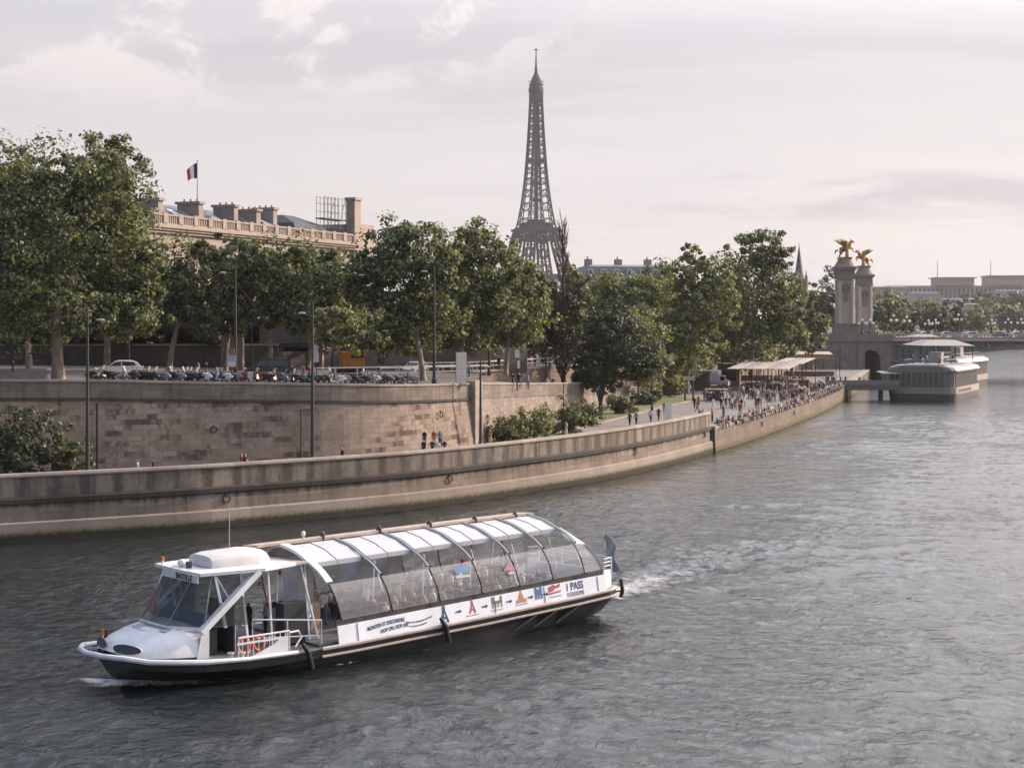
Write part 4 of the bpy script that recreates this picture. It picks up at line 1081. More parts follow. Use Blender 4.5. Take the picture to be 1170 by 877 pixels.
panel_text('9 STATIONS', 25.5, .12, .32, letter_g, .0, .70)
def icon(u, t, polys, m, sc=1.0, name='pictogram'):
    b = MB(); o = SP(u, t); ex = (SP(u + 1, t) - SP(u, t)).normalized(); ey = (SP(u, t + .5) - SP(u, t)).normalized(); nz = ex.cross(ey).normalized()
    for poly in polys: b.slab([o + ex * (x * sc) + ey * (y * sc) for x, y in poly], nz * .008)
    return b.build(name, m, side)
tower_pl = [[(-.30, 0), (-.17, 0), (-.06, .45), (.06, .45), (.17, 0), (.30, 0), (.10, .55), (.04, 1), (-.04, 1), (-.10, .55)], [(-.16, .2), (.16, .2), (.14, .3), (-.14, .3)]]
icon(17.35, .10, tower_pl, letter_n, .95)
redm = mat('print_red', (0.36, 0.075, 0.09), 0.7, var=0); grn = mat('print_green', (0.10, 0.16, 0.075), 0.7, var=0); orm = mat('print_orange', (0.40, 0.19, 0.085), 0.7, var=0); blm = mat('print_blue', (0.07, 0.12, 0.27), 0.7, var=0)
icon(19.15, .32, tower_pl, redm, .72)
icon(20.75, .36, [[(-.4, 0), (-.34, 0), (-.34, .25), (.34, .25), (.34, 0), (.4, 0), (.42, .62), (.36, .72), (.28, .62), (.26, .42), (-.26, .42), (-.28, .62), (-.36, .72), (-.42, .62)], [(-.14, 0), (-.08, 0), (-.08, .26), (-.14, .26)], [(.08, 0), (.14, 0), (.14, .26), (.08, .26)]], grn, .8)
icon(22.35, .36, [[(-.42, 0), (.42, 0), (.38, .18), (.16, .24), (.18, .36), (.08, .5), (.03, .72), (-.03, .72), (-.08, .5), (-.18, .36), (-.16, .24), (-.38, .18)]], orm, .85)
icon(23.55, .36, [[(-.3, 0), (-.18, 0), (-.18, .2), (-.06, .2), (-.06, 0), (.06, 0), (.06, .2), (.18, .2), (.18, 0), (.3, 0), (.3, .8), (.12, .8), (.12, .62), (-.12, .62), (-.12, .8), (-.3, .8)]], blm, .8)
icon(24.65, .42, [[(-.5, .04), (.5, .1), (.5, .2), (-.5, .14)], [(-.46, .2), (-.1, .22), (.0, .34), (.45, .4), (.5, .62), (.1, .5), (-.05, .62), (-.46, .5)]], redm, .85)
for u in (18.25, 19.95, 21.55, 22.98, 24.02):
    icon(u, .55, [[(-.2, -.035), (.06, -.035), (.06, -.1), (.22, 0), (.06, .1), (.06, .035), (-.2, .035)]], letter, .9, 'arrow_mark')
for u, t in ((19.1, .20), (20.7, .22), (22.35, .24), (24.7, .30)):
    icon(u, t, [[(-.45, 0), (.45, 0), (.45, .035), (-.45, .035)]], letter_g, .9, 'caption_line')
# stickers on the clear screens
def screen_sticker(u, t, polys, m):
    o = L3(u + .5 * (1 - t), lerp(SN + .03, SS, t) + .14 * math.sin(math.pi * t) + .02, lerp(ptop(u) + .05, stop(u), t)); b = MB()
    for poly in polys: b.slab([o + Vector((x, 0, y)) for x, y in poly], (0, -.01, 0))
    b.build('screen_sticker', m, boat)
screen_sticker(18.4, .72, [[(-.35, 0), (.3, 0), (.42, .2), (.25, .42), (-.3, .4), (-.42, .15)]], mat('sticker_blue', (0.25, 0.38, 0.62), .5)); screen_sticker(18.4, .58, [[(-.45, 0), (.45, 0), (.45, .12), (-.45, .12)]], white)
screen_sticker(21.4, .55, [[(-.4, 0), (.4, .02), (.0, .45)]], mat('sticker_pink', (0.62, 0.30, 0.33), .5)); screen_sticker(21.45, .42, [[(-.2, 0), (.2, 0), (.2, .14), (-.2, .14)]], white)
# hanging signal lamps, red cushion of the far seat
b = MB(); b.box(L3(19.9, 1.6, 3.75), (.16, .16, .3)); b.build('exit_lamp', mat('lamp_red_case', (0.5, 0.02, 0.02), .4), boat)
for u, s, z in ((8.7, .3, 3.6), (10.2, -.3, 3.9), (8.8, .8, 2.85)):
    b = MB(); b.lathe([(.05, 0), (.10, .05), (.06, .2)], L3(u, s, z), 8); b.build('cabin_lamp', orange, boat)

# passengers
pr = random.Random(3); tops = ['white', 'black', 'navy', 'pale blue', 'red', 'white', 'beige', 'pink']; bots = ['denim', 'black', 'navy', 'beige', 'grey']
used_seats = pr.sample([q for q in SEATS], 40)
base_face = math.atan2(-BD.y, -BD.x)
for u, s, z in used_seats:
    tp = pr.choice(tops); p = BW(u - .02, s, z + .02)
    side_txt = 'near' if s > 0 else 'far'
    person('sit', tp, pr.choice(bots), p, base_face, 'seated boat passenger in %s top on the %s side of the saloon' % (tp, side_txt), 'passengers seated in the boat', pr.randrange(3))
for u, s, pz, tp, bt, lb, fa in ((11.0, .9, 'stand', 'pale blue', 'navy', 'passenger in pale blue shirt standing in the open doorway of the boat', 2.2), (9.6, -.6, 'lean', 'grey', 'black', 'crew member in grey jacket standing in the boat foyer', 3.5),
        (8.9, -1.0, 'stand', 'black', 'black', 'passenger in black clothes standing behind the wheelhouse', 1.0), (5.9, .4, 'lean', 'navy', 'black', 'boat pilot in navy jacket at the helm behind the windscreen', base_face),
        (16.9, .2, 'stand', 'beige', 'denim', 'passenger in beige shirt standing in the aisle of the boat', -.5), (23.6, .9, 'stand', 'red', 'beige', 'passenger in red shirt standing near the boat stern', 1.6), (12.9, -.6, 'stand', 'white', 'denim', 'passenger in white shirt standing near the front of the saloon', 1.0)):
    person(pz, tp, bt, BW(u, s, zg(u) + (.13 if u > 10 else .01)), fa, lb, None, pr.randrange(3))

for i in range(13):
    u = 13.2 + i * 1.0 + pr.uniform(-.3, .3); s = -1.9 + .85 * (i % 3) + pr.uniform(-.2, .2); tp = pr.choice(['black', 'navy', 'grey', 'red', 'beige', 'black', 'white'])
    person(pr.choice(['stand', 'lean']), tp, pr.choice(['black', 'denim', 'navy']), BW(u, s, zg(u) + .13), pr.uniform(0, 6.28), 'passenger in %s top standing among the boat seats' % tp, 'passengers standing in the boat saloon', pr.randrange(3))
# foam: white water thrown up at the bow and left behind the stern
def foam_mat():
    k = NT('foam_water'); N, L = k.N, k.L; tc = k.n('TexCoord').outputs['Object']
    a = k.noise(tc, 1.2, 8, 0.72, 1.2); uvs = k.n('UVMap').outputs['UV']; sx = k.n('SeparateXYZ'); k.l(uvs, sx.inputs[0])
    f = k.rng(k.math('ADD', a, k.math('MULTIPLY', k.math('SUBTRACT', sx.outputs[0], 0.5), 0.8)), 0.47, 0.78, 0, .8)
    tr = k.n('BsdfTransparent'); mx = k.n('MixShader'); k.l(f, mx.inputs[0]); k.l(tr.outputs[0], mx.inputs[1]); k.l(k.b.outputs[0], mx.inputs[2])
    k.b.inputs['Base Color'].default_value = (0.66, 0.65, 0.66, 1); k.b.inputs['Roughness'].default_value = 0.8
    L.new(mx.outputs[0], N['Material Output'].inputs[0]); return k.m
FM = foam_mat()
def foam(fn, nu, nv, seed):
    b = MB(); rr = random.Random(seed)
    for i in range(nu + 1):
        for j in range(nv + 1):
            x, y, z, d = fn(i / nu, j / nv); b.uv[len(b.v)] = (d, 0); b.v.append((x, y, z + rr.uniform(-.02, .02)))
    for i in range(nu):
        for j in range(nv):
            a = i * (nv + 1) + j; b.f.append((a, a + 1, a + nv + 2, a + nv + 1)); b.mi.append(0)
    o = b.build('wake_foam', FM, None, True, fix=False); tag(o, kind='stuff'); return o
def f_bow(s, t):
    u = lerp(-.3, 7.5, s); w_ = lerp(.9, 1.8, min(1, s * 3)) * (1 - .6 * s); c = interp(u, [-.3, 1.5, 3, 5, 7.5], [-.6, .4, 1.4, 2.7, 4.1])
    p = BW(u, c + (t - .5) * 2 * w_, 0); e = 1 - abs(t - .5) * 2; return p.x, p.y, .12 + .32 * e * max(0, 1 - s * 2.0), .05 + 1.1 * e ** .6 * (1 - s) ** .8 * min(1, .25 + s * 7)
foam(f_bow, 40, 14, 1)
def f_stern(s, t):
    al = s * 26; w_ = 1.9 + .13 * al; pe = (t - .5) * 2 * w_; e = 1 - abs(t - .5) * 2
    x = 4.2 + .54 * al + .842 * pe; y = 92.5 + .842 * al - .54 * pe
    return x, y, .13 + .16 * e * math.exp(-al / 8), .10 + .86 * (e ** .5) * math.exp(-al / 14) * min(1, s * 14 + .3)
foam(f_stern, 80, 22, 2)
def f_side(s, t):
    u = lerp(7, 20, s); p = BW(u, 3.55 + (t - .5) * .9, 0); e = 1 - abs(t - .5) * 2; return p.x, p.y, .14, .10 + .42 * e * (.5 + .5 * math.sin(s * 17 + 2))
foam(f_side, 50, 6, 3)
# ------------------------------------------------------------------ foliage
def leaf_mat(name, c0, c1, c2, trans=0.34):
    k = NT(name); N, L = k.N, k.L
    g = k.n('NewGeometry'); ramp = k.n('ValToRGB')
    e = ramp.color_ramp.elements; e[0].color = (*c0, 1); e[1].color = (*c2, 1); e[1].position = 1.0
    m = e.new(0.5); m.color = (*c1, 1)
    k.l(g.outputs['Random Per Island'], ramp.inputs[0])
    k.l(ramp.outputs[0], k.b.inputs['Base Color']); k.b.inputs['Roughness'].default_value = 0.55; k.b.inputs['Specular IOR Level'].default_value = 0.3
    tl = k.n('BsdfTranslucent'); k.l(k.mix(1.0, ramp.outputs[0], (1.5, 1.4, 0.65), 'MULTIPLY'), tl.inputs['Color'])
    mx = k.n('MixShader'); mx.inputs[0].default_value = trans
    k.l(k.b.outputs[0], mx.inputs[1]); k.l(tl.outputs[0], mx.inputs[2]); L.new(mx.outputs[0], N['Material Output'].inputs[0])
    return k.m
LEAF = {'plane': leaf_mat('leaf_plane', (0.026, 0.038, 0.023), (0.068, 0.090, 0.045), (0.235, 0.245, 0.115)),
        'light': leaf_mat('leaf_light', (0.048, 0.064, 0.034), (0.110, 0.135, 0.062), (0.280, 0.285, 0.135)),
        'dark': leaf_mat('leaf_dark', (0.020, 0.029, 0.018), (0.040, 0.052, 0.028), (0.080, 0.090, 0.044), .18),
        'brown': leaf_mat('leaf_brown', (0.030, 0.022, 0.015), (0.052, 0.037, 0.025), (0.085, 0.058, 0.038), .15),
        'bush': leaf_mat('leaf_bush', (0.040, 0.054, 0.022), (0.085, 0.102, 0.040), (0.150, 0.160, 0.065), .25)}
def bark_mat(name, c, c2):
    k = NT(name); tc = k.n('TexCoord').outputs['Object']
    f = k.noise(k.mapping(tc, (1.4, 1.4, .6)), 1.8, 5, .7); k.l(k.mix(k.rng(f, .4, .62, 0, 1), c, c2), k.b.inputs['Base Color'])
    k.b.inputs['Roughness'].default_value = .9
    bp = k.n('Bump'); bp.inputs['Strength'].default_value = .6; bp.inputs['Distance'].default_value = .05; k.l(f, bp.inputs['Height']); k.l(bp.outputs[0], k.b.inputs['Normal']); return k.m
BARK = bark_mat('plane_bark', (0.13, 0.10, 0.078), (0.27, 0.21, 0.16)); BARKD = bark_mat('dark_bark', (0.045, 0.036, 0.03), (0.09, 0.07, 0.055))

def leaf_cloud(blobs, n, size, seed, clump=0.20, per=90, droop=0.0, flat=0.0):
    """n leaf sprays gathered in clumps through the blobs [(centre, radii)], local coordinates"""
    rs = np.random.RandomState(seed)
    wts = np.array([b[1][0] * b[1][2] for b in blobs]) ; wts = wts ** .75; wts = wts / wts.sum()
    nc = max(14, int(n * 1.5) // per); pick = rs.choice(len(blobs), nc, p=wts)
    C = np.zeros((nc, 3)); CR = np.zeros(nc)
    for i, k in enumerate(pick):
        c, r = blobs[k]; d = rs.normal(size=3); d /= np.linalg.norm(d)
        lob = 1 + .15 * math.sin(3.1 * d[0] + 4.3 * d[2] + 2.0 * k + seed) + .13 * math.sin(5.2 * d[1] - 3.7 * d[2] + 1.3 * seed + k) + .10 * math.sin(9 * d[2] + 7 * d[0] + seed)
        f = rs.uniform(0.12, 1.0) ** 0.5 if rs.rand() < 0.87 else rs.uniform(0.98, 1.22)
        C[i] = np.array(c) + d * np.array(r) * f * lob; CR[i] = clump * 1.25 * min(r) * rs.uniform(.6, 1.4)
    own = rs.randint(0, nc, n); off = rs.normal(size=(n, 3)); off /= np.linalg.norm(off, axis=1)[:, None]
    off *= (rs.rand(n) ** 0.45)[:, None] * CR[own][:, None] * np.array([1.15, 1.15, .8])
    P = C[own] + off
    # spray orientation: loosely outward / upward with scatter
    BC = np.array([b[0] for b in blobs])[pick][own]; outw = P - BC; outw /= np.linalg.norm(outw, axis=1)[:, None] + 1e-6
    nrm = rs.normal(size=(n, 3)) * 0.75 + off / (np.linalg.norm(off, axis=1)[:, None] + 1e-6) * 1.1 + outw * .7 + np.array([0, 0, .3 + flat])
    nrm /= np.linalg.norm(nrm, axis=1)[:, None]
    t = np.cross(nrm, rs.normal(size=(n, 3))); t /= np.linalg.norm(t, axis=1)[:, None]; bt = np.cross(nrm, t)
    s = size * rs.uniform(.55, 1.3, n)[:, None]; asp = rs.uniform(.5, .95, n)[:, None]
    a = t * s; b_ = bt * s * asp; bend = nrm * s * rs.uniform(-.25, .25, n)[:, None]
    V = np.stack([P - a, P - b_ * .9 + bend, P + a * .9, P + b_ + bend], 1).reshape(-1, 3)
    if droop: V[:, 2] -= droop * rs.rand(len(V))
    Q = np.arange(4 * n).reshape(n, 4)
    return V, Q, C

def branchy(base, top_c, blobs, C, r0, seed, fork=0.45, nlimb=9, lean=(0, 0)):
    rr = random.Random(seed); b = MB(); base = Vector(base)
    c0 = Vector(blobs[0][0]); zt = c0.z + blobs[0][1][2] * .35
    tr = []; steps = 8
    for i in range(steps + 1):
        t = i / steps; w = math.sin(t * 3.0 + seed) * .25 * t
        tr.append(Vector((lerp(base.x, c0.x, t ** 1.5) + w, lerp(base.y, c0.y, t ** 1.5) + w * .5, lerp(base.z, zt, t))))
    b.tube(tr, [r0 * (1.25 if i == 0 else 1.0) * (1 - .72 * i / steps) for i in range(steps + 1)], 9)
    idx = list(range(len(C))); rr.shuffle(idx)
    for j in idx[:nlimb]:
        tgt = Vector(C[j]); t0 = rr.uniform(fork, .95); s = tr[int(t0 * steps)]
        mid = s.lerp(tgt, .5) + Vector((rr.uniform(-.4, .4), rr.uniform(-.4, .4), rr.uniform(0, .8)))
        rb = r0 * lerp(.5, .2, t0)
        b.tube([s, s.lerp(mid, .5) + Vector((0, 0, .15)), mid, tgt], [rb, rb * .75, rb * .5, rb * .15], 6)
    return b

TREES = []
def tree(base, blobs_px, Y, kind, n, size, r0, label, group=None, bark=None, seed=None, depth=0.85, fork=.45, nlimb=10, clump=.24, per=90, name='plane_tree', flat=0):
    """base: world point; blobs_px: crown ellipses (cx, cy, rx, ry) in photo pixels seen at distance Y -> real ellipsoids round that depth"""
    n = int(n * 2.1); size *= .78
    seed = seed or (len(TREES) * 13 + 5); rr = random.Random(seed)
    base = Vector(base); root = empty(name, base, 0, label, 'tree', group)
    blobs = []
    for i, (cx, cy, rx, ry) in enumerate(blobs_px):
        yy = Y + (rr.uniform(-.5, .5) * rx * Y / F if i else 0)
        c = at(cx, cy, yy) - base; rX = rx * 1.1 * yy / F; rZ = ry * 1.08 * yy / F
        blobs.append(((c.x, c.y, c.z), (rX, rX * depth, rZ)))
    V, Q, C = leaf_cloud(blobs, n, size, seed, clump, per, flat=flat)
    me = quads_mesh('crown', V, Q); me.materials.append(LEAF[kind]); link('crown', me, root)
    b = branchy((0, 0, -.3), None, blobs, C, r0, seed, fork, nlimb); b.build('trunk', bark or BARK, root, True)
    TREES.append(root); return root
def ub(px, py, Y=None):   # base on the upper street
    z = 10.2
    for _ in range(4):
        p = gp(px, py, z) if Y is None else Vector(((px - CX) * Y / F, Y, z)); z = zup(p.x)
    return Vector((p.x, p.y, z))
ROW = 'plane trees along the upper street'
tree(ub(67, 0, 142), [(55, 268, 84, 84), (18, 214, 42, 42), (112, 220, 42, 42), (134, 292, 38, 60), (15, 310, 70, 65), (70, 197, 30, 20), (168, 318, 22, 38), (60, 350, 90, 36), (140, 350, 42, 34)], 144, 'plane', 24000, .24, .56, 'big plane tree with thick sunlit trunk near the left edge', ROW, seed=11, per=75, clump=.2)
tree(ub(34, 0, 168), [(10, 278, 78, 78), (-40, 250, 70, 74), (26, 208, 32, 28)], 168, 'plane', 9000, .30, .34, 'tall plane tree cut by the left edge, behind the thick sunlit trunk', ROW, seed=22)
tree(ub(122, 0, 178), [(126, 268, 46, 76), (120, 190, 30, 28), (158, 330, 32, 45)], 178, 'plane', 9000, .30, .36, 'tall plane tree whose trunk stands just behind the silver car', ROW, seed=33)
tree(ub(193, 0, 172), [(222, 318, 44, 44), (195, 330, 26, 36), (235, 355, 32, 22), (205, 350, 34, 24), (240, 292, 22, 14)], 172, 'plane', 6000, .28, .33, 'plane tree with leaning brown trunk right of the silver car', ROW, seed=44)
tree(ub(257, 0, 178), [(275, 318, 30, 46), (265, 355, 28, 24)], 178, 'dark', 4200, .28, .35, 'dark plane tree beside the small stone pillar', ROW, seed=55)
tree(ub(308, 0, 172), [(318, 315, 46, 44), (290, 300, 22, 24), (330, 355, 36, 24), (345, 345, 34, 28), (295, 340, 25, 26), (335, 292, 20, 12)], 172, 'plane', 6500, .28, .32, 'plane tree with forked trunk in front of the small stone house', ROW, seed=66, fork=.25)
tree(ub(352, 0, 190), [(372, 325, 34, 44), (362, 296, 20, 12)], 190, 'plane', 4000, .3, .3, 'plane tree behind the double-armed street lamp', ROW, seed=77)
tree(ub(380, 417), [(383, 372, 22, 26), (370, 388, 12, 14), (398, 385, 14, 14)], 150, 'light', 2600, .20, .12, 'small pale young tree by the scooters', ROW, seed=88, name='young_tree')
tree(ub(414, 416), [(417, 375, 20, 24), (428, 388, 12, 12)], 158, 'plane', 2200, .2, .12, 'small green young tree right of the pale young tree', ROW, seed=89, name='young_tree')
tree(ub(484, 0, 172), [(452, 320, 50, 60), (455, 278, 34, 22), (415, 320, 22, 40), (440, 370, 36, 26), (500, 330, 34, 50), (425, 340, 30, 40), (478, 360, 32, 36), (490, 295, 30, 34)], 174, 'plane', 11000, .29, .34, 'large plane tree behind the tall lamp post at mid picture', ROW, seed=99)
tree(ub(526, 0, 185), [(540, 325, 42, 60), (545, 284, 26, 20), (520, 360, 34, 34), (570, 320, 26, 40), (520, 300, 26, 34), (565, 350, 26, 36)], 187, 'plane', 9500, .30, .30, 'plane tree standing right behind the white display panel', ROW, seed=111)
tree(ub(578, 0, 205), [(592, 350, 34, 44), (604, 322, 20, 14), (580, 370, 26, 24)], 207, 'light', 7500, .32, .28, 'yellow-green plane tree under the foot of the lattice tower', ROW, seed=122)
tree(ub(628, 0, 225), [(640, 365, 26, 42), (655, 340, 22, 26)], 228, 'plane', 4500, .34, .28, 'plane tree half hidden behind the bare poplar', ROW, seed=133)
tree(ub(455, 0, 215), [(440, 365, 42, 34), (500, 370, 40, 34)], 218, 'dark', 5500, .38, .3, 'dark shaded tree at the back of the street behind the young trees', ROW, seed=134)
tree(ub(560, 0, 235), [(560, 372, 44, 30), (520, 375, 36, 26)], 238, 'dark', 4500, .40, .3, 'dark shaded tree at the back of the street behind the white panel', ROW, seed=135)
# bare poplar and the dark conifer on the lower bank
def poplar():
    base = gp(643, 472, QZ + .1); Y = base.y; root = empty('bare_poplar', base, 0, 'thin reddish poplar with bare upright branches, on the lower bank', 'tree')
    H = at(645, 252, Y).z - base.z; rr = random.Random(4); b = MB(); tr = [Vector((math.sin(i * .9) * .12, 0, H * i / 12)) for i in range(13)]
    b.tube(tr, [.42 * (1 - .93 * i / 12) + .015 for i in range(13)], 8); tips = []
    for i in range(95):
        t = rr.uniform(.16, .95); s = Vector((0, 0, H * t)); a = rr.uniform(0, 6.28); ln = lerp(7.0, 2.2, t) * rr.uniform(.6, 1.0); out = lerp(.36, .22, t)
        e = s + Vector((math.cos(a) * ln * out, math.sin(a) * ln * out, ln * .9)); m_ = s.lerp(e, .45) + Vector((math.cos(a), math.sin(a), 0)) * ln * .07
        r = .10 * (1 - t) + .035; b.tube([s, m_, e], [r, r * .7, r * .25], 4); tips.append(e)
        for _ in range(4):
            q = s.lerp(e, rr.uniform(.35, 1)); a2 = a + rr.uniform(-1, 1); l2 = rr.uniform(.6, 1.5); b.tube([q, q + Vector((math.cos(a2) * l2 * .35, math.sin(a2) * l2 * .35, l2))], [.035, .018], 3)
    b.build('trunk', mat('poplar_bark', (0.085, 0.052, 0.042), .9, var=.2), root)
    bl = [((0, 0, H * .33), (2.6, 2.2, 4.4)), ((-1.3, 0, H * .42), (2.2, 2, 3.4)), ((1.0, 0, H * .52), (1.4, 1.3, 3.0))]
    V, Q, C = leaf_cloud(bl, 3600, .20, 9, .3, 60); me = quads_mesh('crown', V, Q); me.materials.append(LEAF['brown']); link('crown', me, root)
poplar()
cb = gp(686, 474, QZ + .1)
tree(cb, [(690, 392, 34, 40), (720, 400, 32, 24), (668, 420, 16, 26), (700, 365, 26, 22), (735, 418, 22, 14), (690, 435, 22, 14)], cb.y, 'dark', 9500, .27, .34, 'dark spreading evergreen with low boughs, on the lower bank right of the poplar', None, BARKD, seed=144, depth=.8, clump=.22, per=70, name='cedar_tree', flat=.8, nlimb=16, fork=.15)
for i, (px, py, cr, kd) in enumerate(((728, 460, [(738, 395, 26, 40), (745, 420, 24, 22)], 'light'), (752, 452, [(760, 395, 26, 40), (770, 418, 20, 24)], 'light'))):
    p = gp(px, py, QZ + .1); tree(p, cr, p.y, kd, 4200, .28, .13, ['slim light green young tree beside the dark evergreen', 'slim light green young tree near the wooden sign frame'][i], None, BARKD, seed=150 + i, name='young_tree')
FAR = 'tall trees beyond the ramp'
def gnd(px, Y, z): return Vector(((px - CX) * Y / F, Y, z))
tree(gnd(690, 285, 9.5), [(705, 345, 40, 32), (680, 350, 30, 30), (735, 335, 34, 26)], 288, 'light', 6500, .42, .35, 'pale rounded tree below the grey roofed building', FAR, seed=161)
tree(gnd(745, 300, 9.5), [(752, 345, 38, 38), (770, 375, 26, 28)], 300, 'plane', 5200, .42, .35, 'mid green tree between the pale rounded tree and the feathery tree', FAR, seed=162)
tree(gnd(785, 272, 4), [(798, 345, 40, 52), (790, 303, 16, 26), (795, 315, 20, 26), (815, 330, 26, 40), (790, 385, 32, 36), (770, 370, 18, 24)], 272, 'light', 8500, .38, .35, 'tall feathery tree with loose sunlit top left of the quay crowd', FAR, seed=163, clump=.16)
tree(gnd(858, 312, 5), [(866, 335, 46, 48), (868, 285, 28, 20), (888, 300, 14, 12), (850, 385, 38, 32), (895, 355, 22, 38)], 312, 'plane', 9500, .42, .45, 'tallest broad tree behind the quay crowd with round crest', FAR, seed=164)
tree(gnd(830, 330, 5), [(832, 330, 22, 34), (826, 380, 30, 36)], 330, 'dark', 4200, .45, .35, 'shaded tree between the feathery tree and the tallest tree', FAR, seed=165)
tree(gnd(905, 345, 5), [(903, 358, 15, 32), (898, 385, 24, 24)], 345, 'plane', 3600, .45, .3, 'narrow tree right of the tallest broad tree', FAR, seed=166)
tree(gnd(928, 368, 5), [(930, 366, 14, 28), (926, 385, 16, 18)], 368, 'plane', 2600, .45, .3, 'small round tree left of the bridge pillars', FAR, seed=167)
B2 = 'trees beyond the bridge on the river bank'
for i, (px, cy, rx, ry, Y, kd, lb) in enumerate(((945, 345, 22, 30, 520, 'dark', 'dark tree behind the left bridge pillar below the spire'), (1012, 355, 22, 24, 540, 'plane', 'tree just right of the rear bridge pillar'), (1030, 362, 18, 18, 580, 'light', 'pale tree behind the bridge lamps right of the pillars'), (1056, 358, 22, 18, 640, 'plane', 'rounded tree beyond the bridge below the long flat building'),
        (1085, 362, 16, 18, 690, 'dark', 'dark rounded tree beyond the middle bridge lamps'), (1068, 366, 14, 13, 610, 'light', 'low pale tree behind the bridge cars'), (1108, 366, 20, 14, 900, 'plane', 'hazy tree on the far bank beyond the bridge'), (1135, 358, 24, 14, 1000, 'plane', 'hazy broad tree on the far bank below the white house'), (1162, 364, 20, 13, 980, 'dark', 'hazy tree at the right edge beyond the bridge'), (1125, 345, 24, 10, 1350, 'dark', 'hazy tree on the hill below the long flat building'), (1160, 343, 18, 9, 1380, 'dark', 'hazy tree on the hill at the right edge'))):
    tree(gnd(px, Y, 6), [(px, cy, rx, ry), (px + rx * .5, cy + ry * .3, rx * .6, ry * .7), (px - rx * .5, cy + ry * .35, rx * .6, ry * .6)], Y, 'dark' if kd == 'light' else kd, 1900, .62 * Y / 560, .4, lb, B2, seed=180 + i, per=50, name='bank_tree', nlimb=5)
# dark garden trees that close the view behind the street
GD = 'dark garden trees behind the street wall'
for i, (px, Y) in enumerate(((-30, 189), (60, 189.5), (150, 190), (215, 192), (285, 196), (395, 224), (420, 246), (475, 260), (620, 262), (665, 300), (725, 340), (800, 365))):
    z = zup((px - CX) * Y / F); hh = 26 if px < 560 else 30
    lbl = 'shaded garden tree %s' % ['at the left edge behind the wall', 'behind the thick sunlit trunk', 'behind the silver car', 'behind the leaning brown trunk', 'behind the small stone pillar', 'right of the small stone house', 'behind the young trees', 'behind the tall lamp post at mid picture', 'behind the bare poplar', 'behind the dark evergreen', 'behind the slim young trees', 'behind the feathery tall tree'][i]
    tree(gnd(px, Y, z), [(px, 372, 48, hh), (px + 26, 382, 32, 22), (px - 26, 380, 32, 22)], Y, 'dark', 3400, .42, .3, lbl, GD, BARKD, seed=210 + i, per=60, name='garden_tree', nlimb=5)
# ------------------------------------------------------------------ shrubs of the lower quay
def shrub(px, py, w, h, Y, kind, n, size, label, group=None, z=QZ + .1):
    c = gp(px, py, z) if Y is None else Vector(((px - CX) * Y / F, Y, z)); s_ = c.y / F
    root = empty('shrub', c, 0, label, 'shrub', group); rx, rz = w * s_ / 2, h * s_; rr = random.Random(int(px * 7 + py))
    bl = [((rr.uniform(-.5, .5) * rx, rr.uniform(-.2, .2) * rx, rz * rr.uniform(.3, .55)), (rx * .55, rx * .45, rz * .5)) for _ in range(5)]
    V, Q, C = leaf_cloud(bl, n, size, int(px), .28, 50); V[:, 2] = np.abs(V[:, 2]); me = quads_mesh('foliage', V, Q); me.materials.append(LEAF[kind]); link('foliage', me, root)
    b = MB()
    for c_ in C[:9]: b.tube([(c_[0] * .2, c_[1] * .2, -.1), (c_[0] * .6, c_[1] * .6, c_[2] * .6), tuple(c_)], [.04, .03, .01], 4)
    b.build('stem', BARKD, root)
shrub(30, 0, 130, 80, 126, 'dark', 5200, .17, 'large dark shrub against the retaining wall at the left edge', z=QZ + .6)
shrub(78, 0, 60, 58, 127, 'bush', 2600, .16, 'leafy right end of the shrubbery left of the first lamp post', z=QZ + .4)
LB = 'low shrubs along the lower walkway'
for i, (px, py, w, h, kd, lb) in enumerate(((575, 505, 60, 30, 'bush', 'low shrub nearest the group by the wall'), (608, 500, 70, 34, 'light', 'low shrub behind the person in black with raised arm'), (642, 494, 64, 36, 'bush', 'tall shrub at the foot of the bare poplar'), (670, 485, 56, 30, 'bush', 'dark shrub between the poplar and the evergreen'), (712, 472, 40, 18, 'bush', 'small shrub right of the evergreen trunk'), (700, 466, 36, 16, 'light', 'pale shrub behind the evergreen trunk'), (735, 462, 40, 16, 'bush', 'shrub under the slim young trees'), (765, 452, 34, 14, 'light', 'grassy pale shrub near the sign frame'), (748, 458, 30, 13, 'bush', 'small shrub between the two slim young trees'), (778, 446, 26, 16, 'bush', 'shrub right behind the wooden sign frame'))):
    shrub(px, py, w, h, None, kd, 2600, .16, lb, LB)
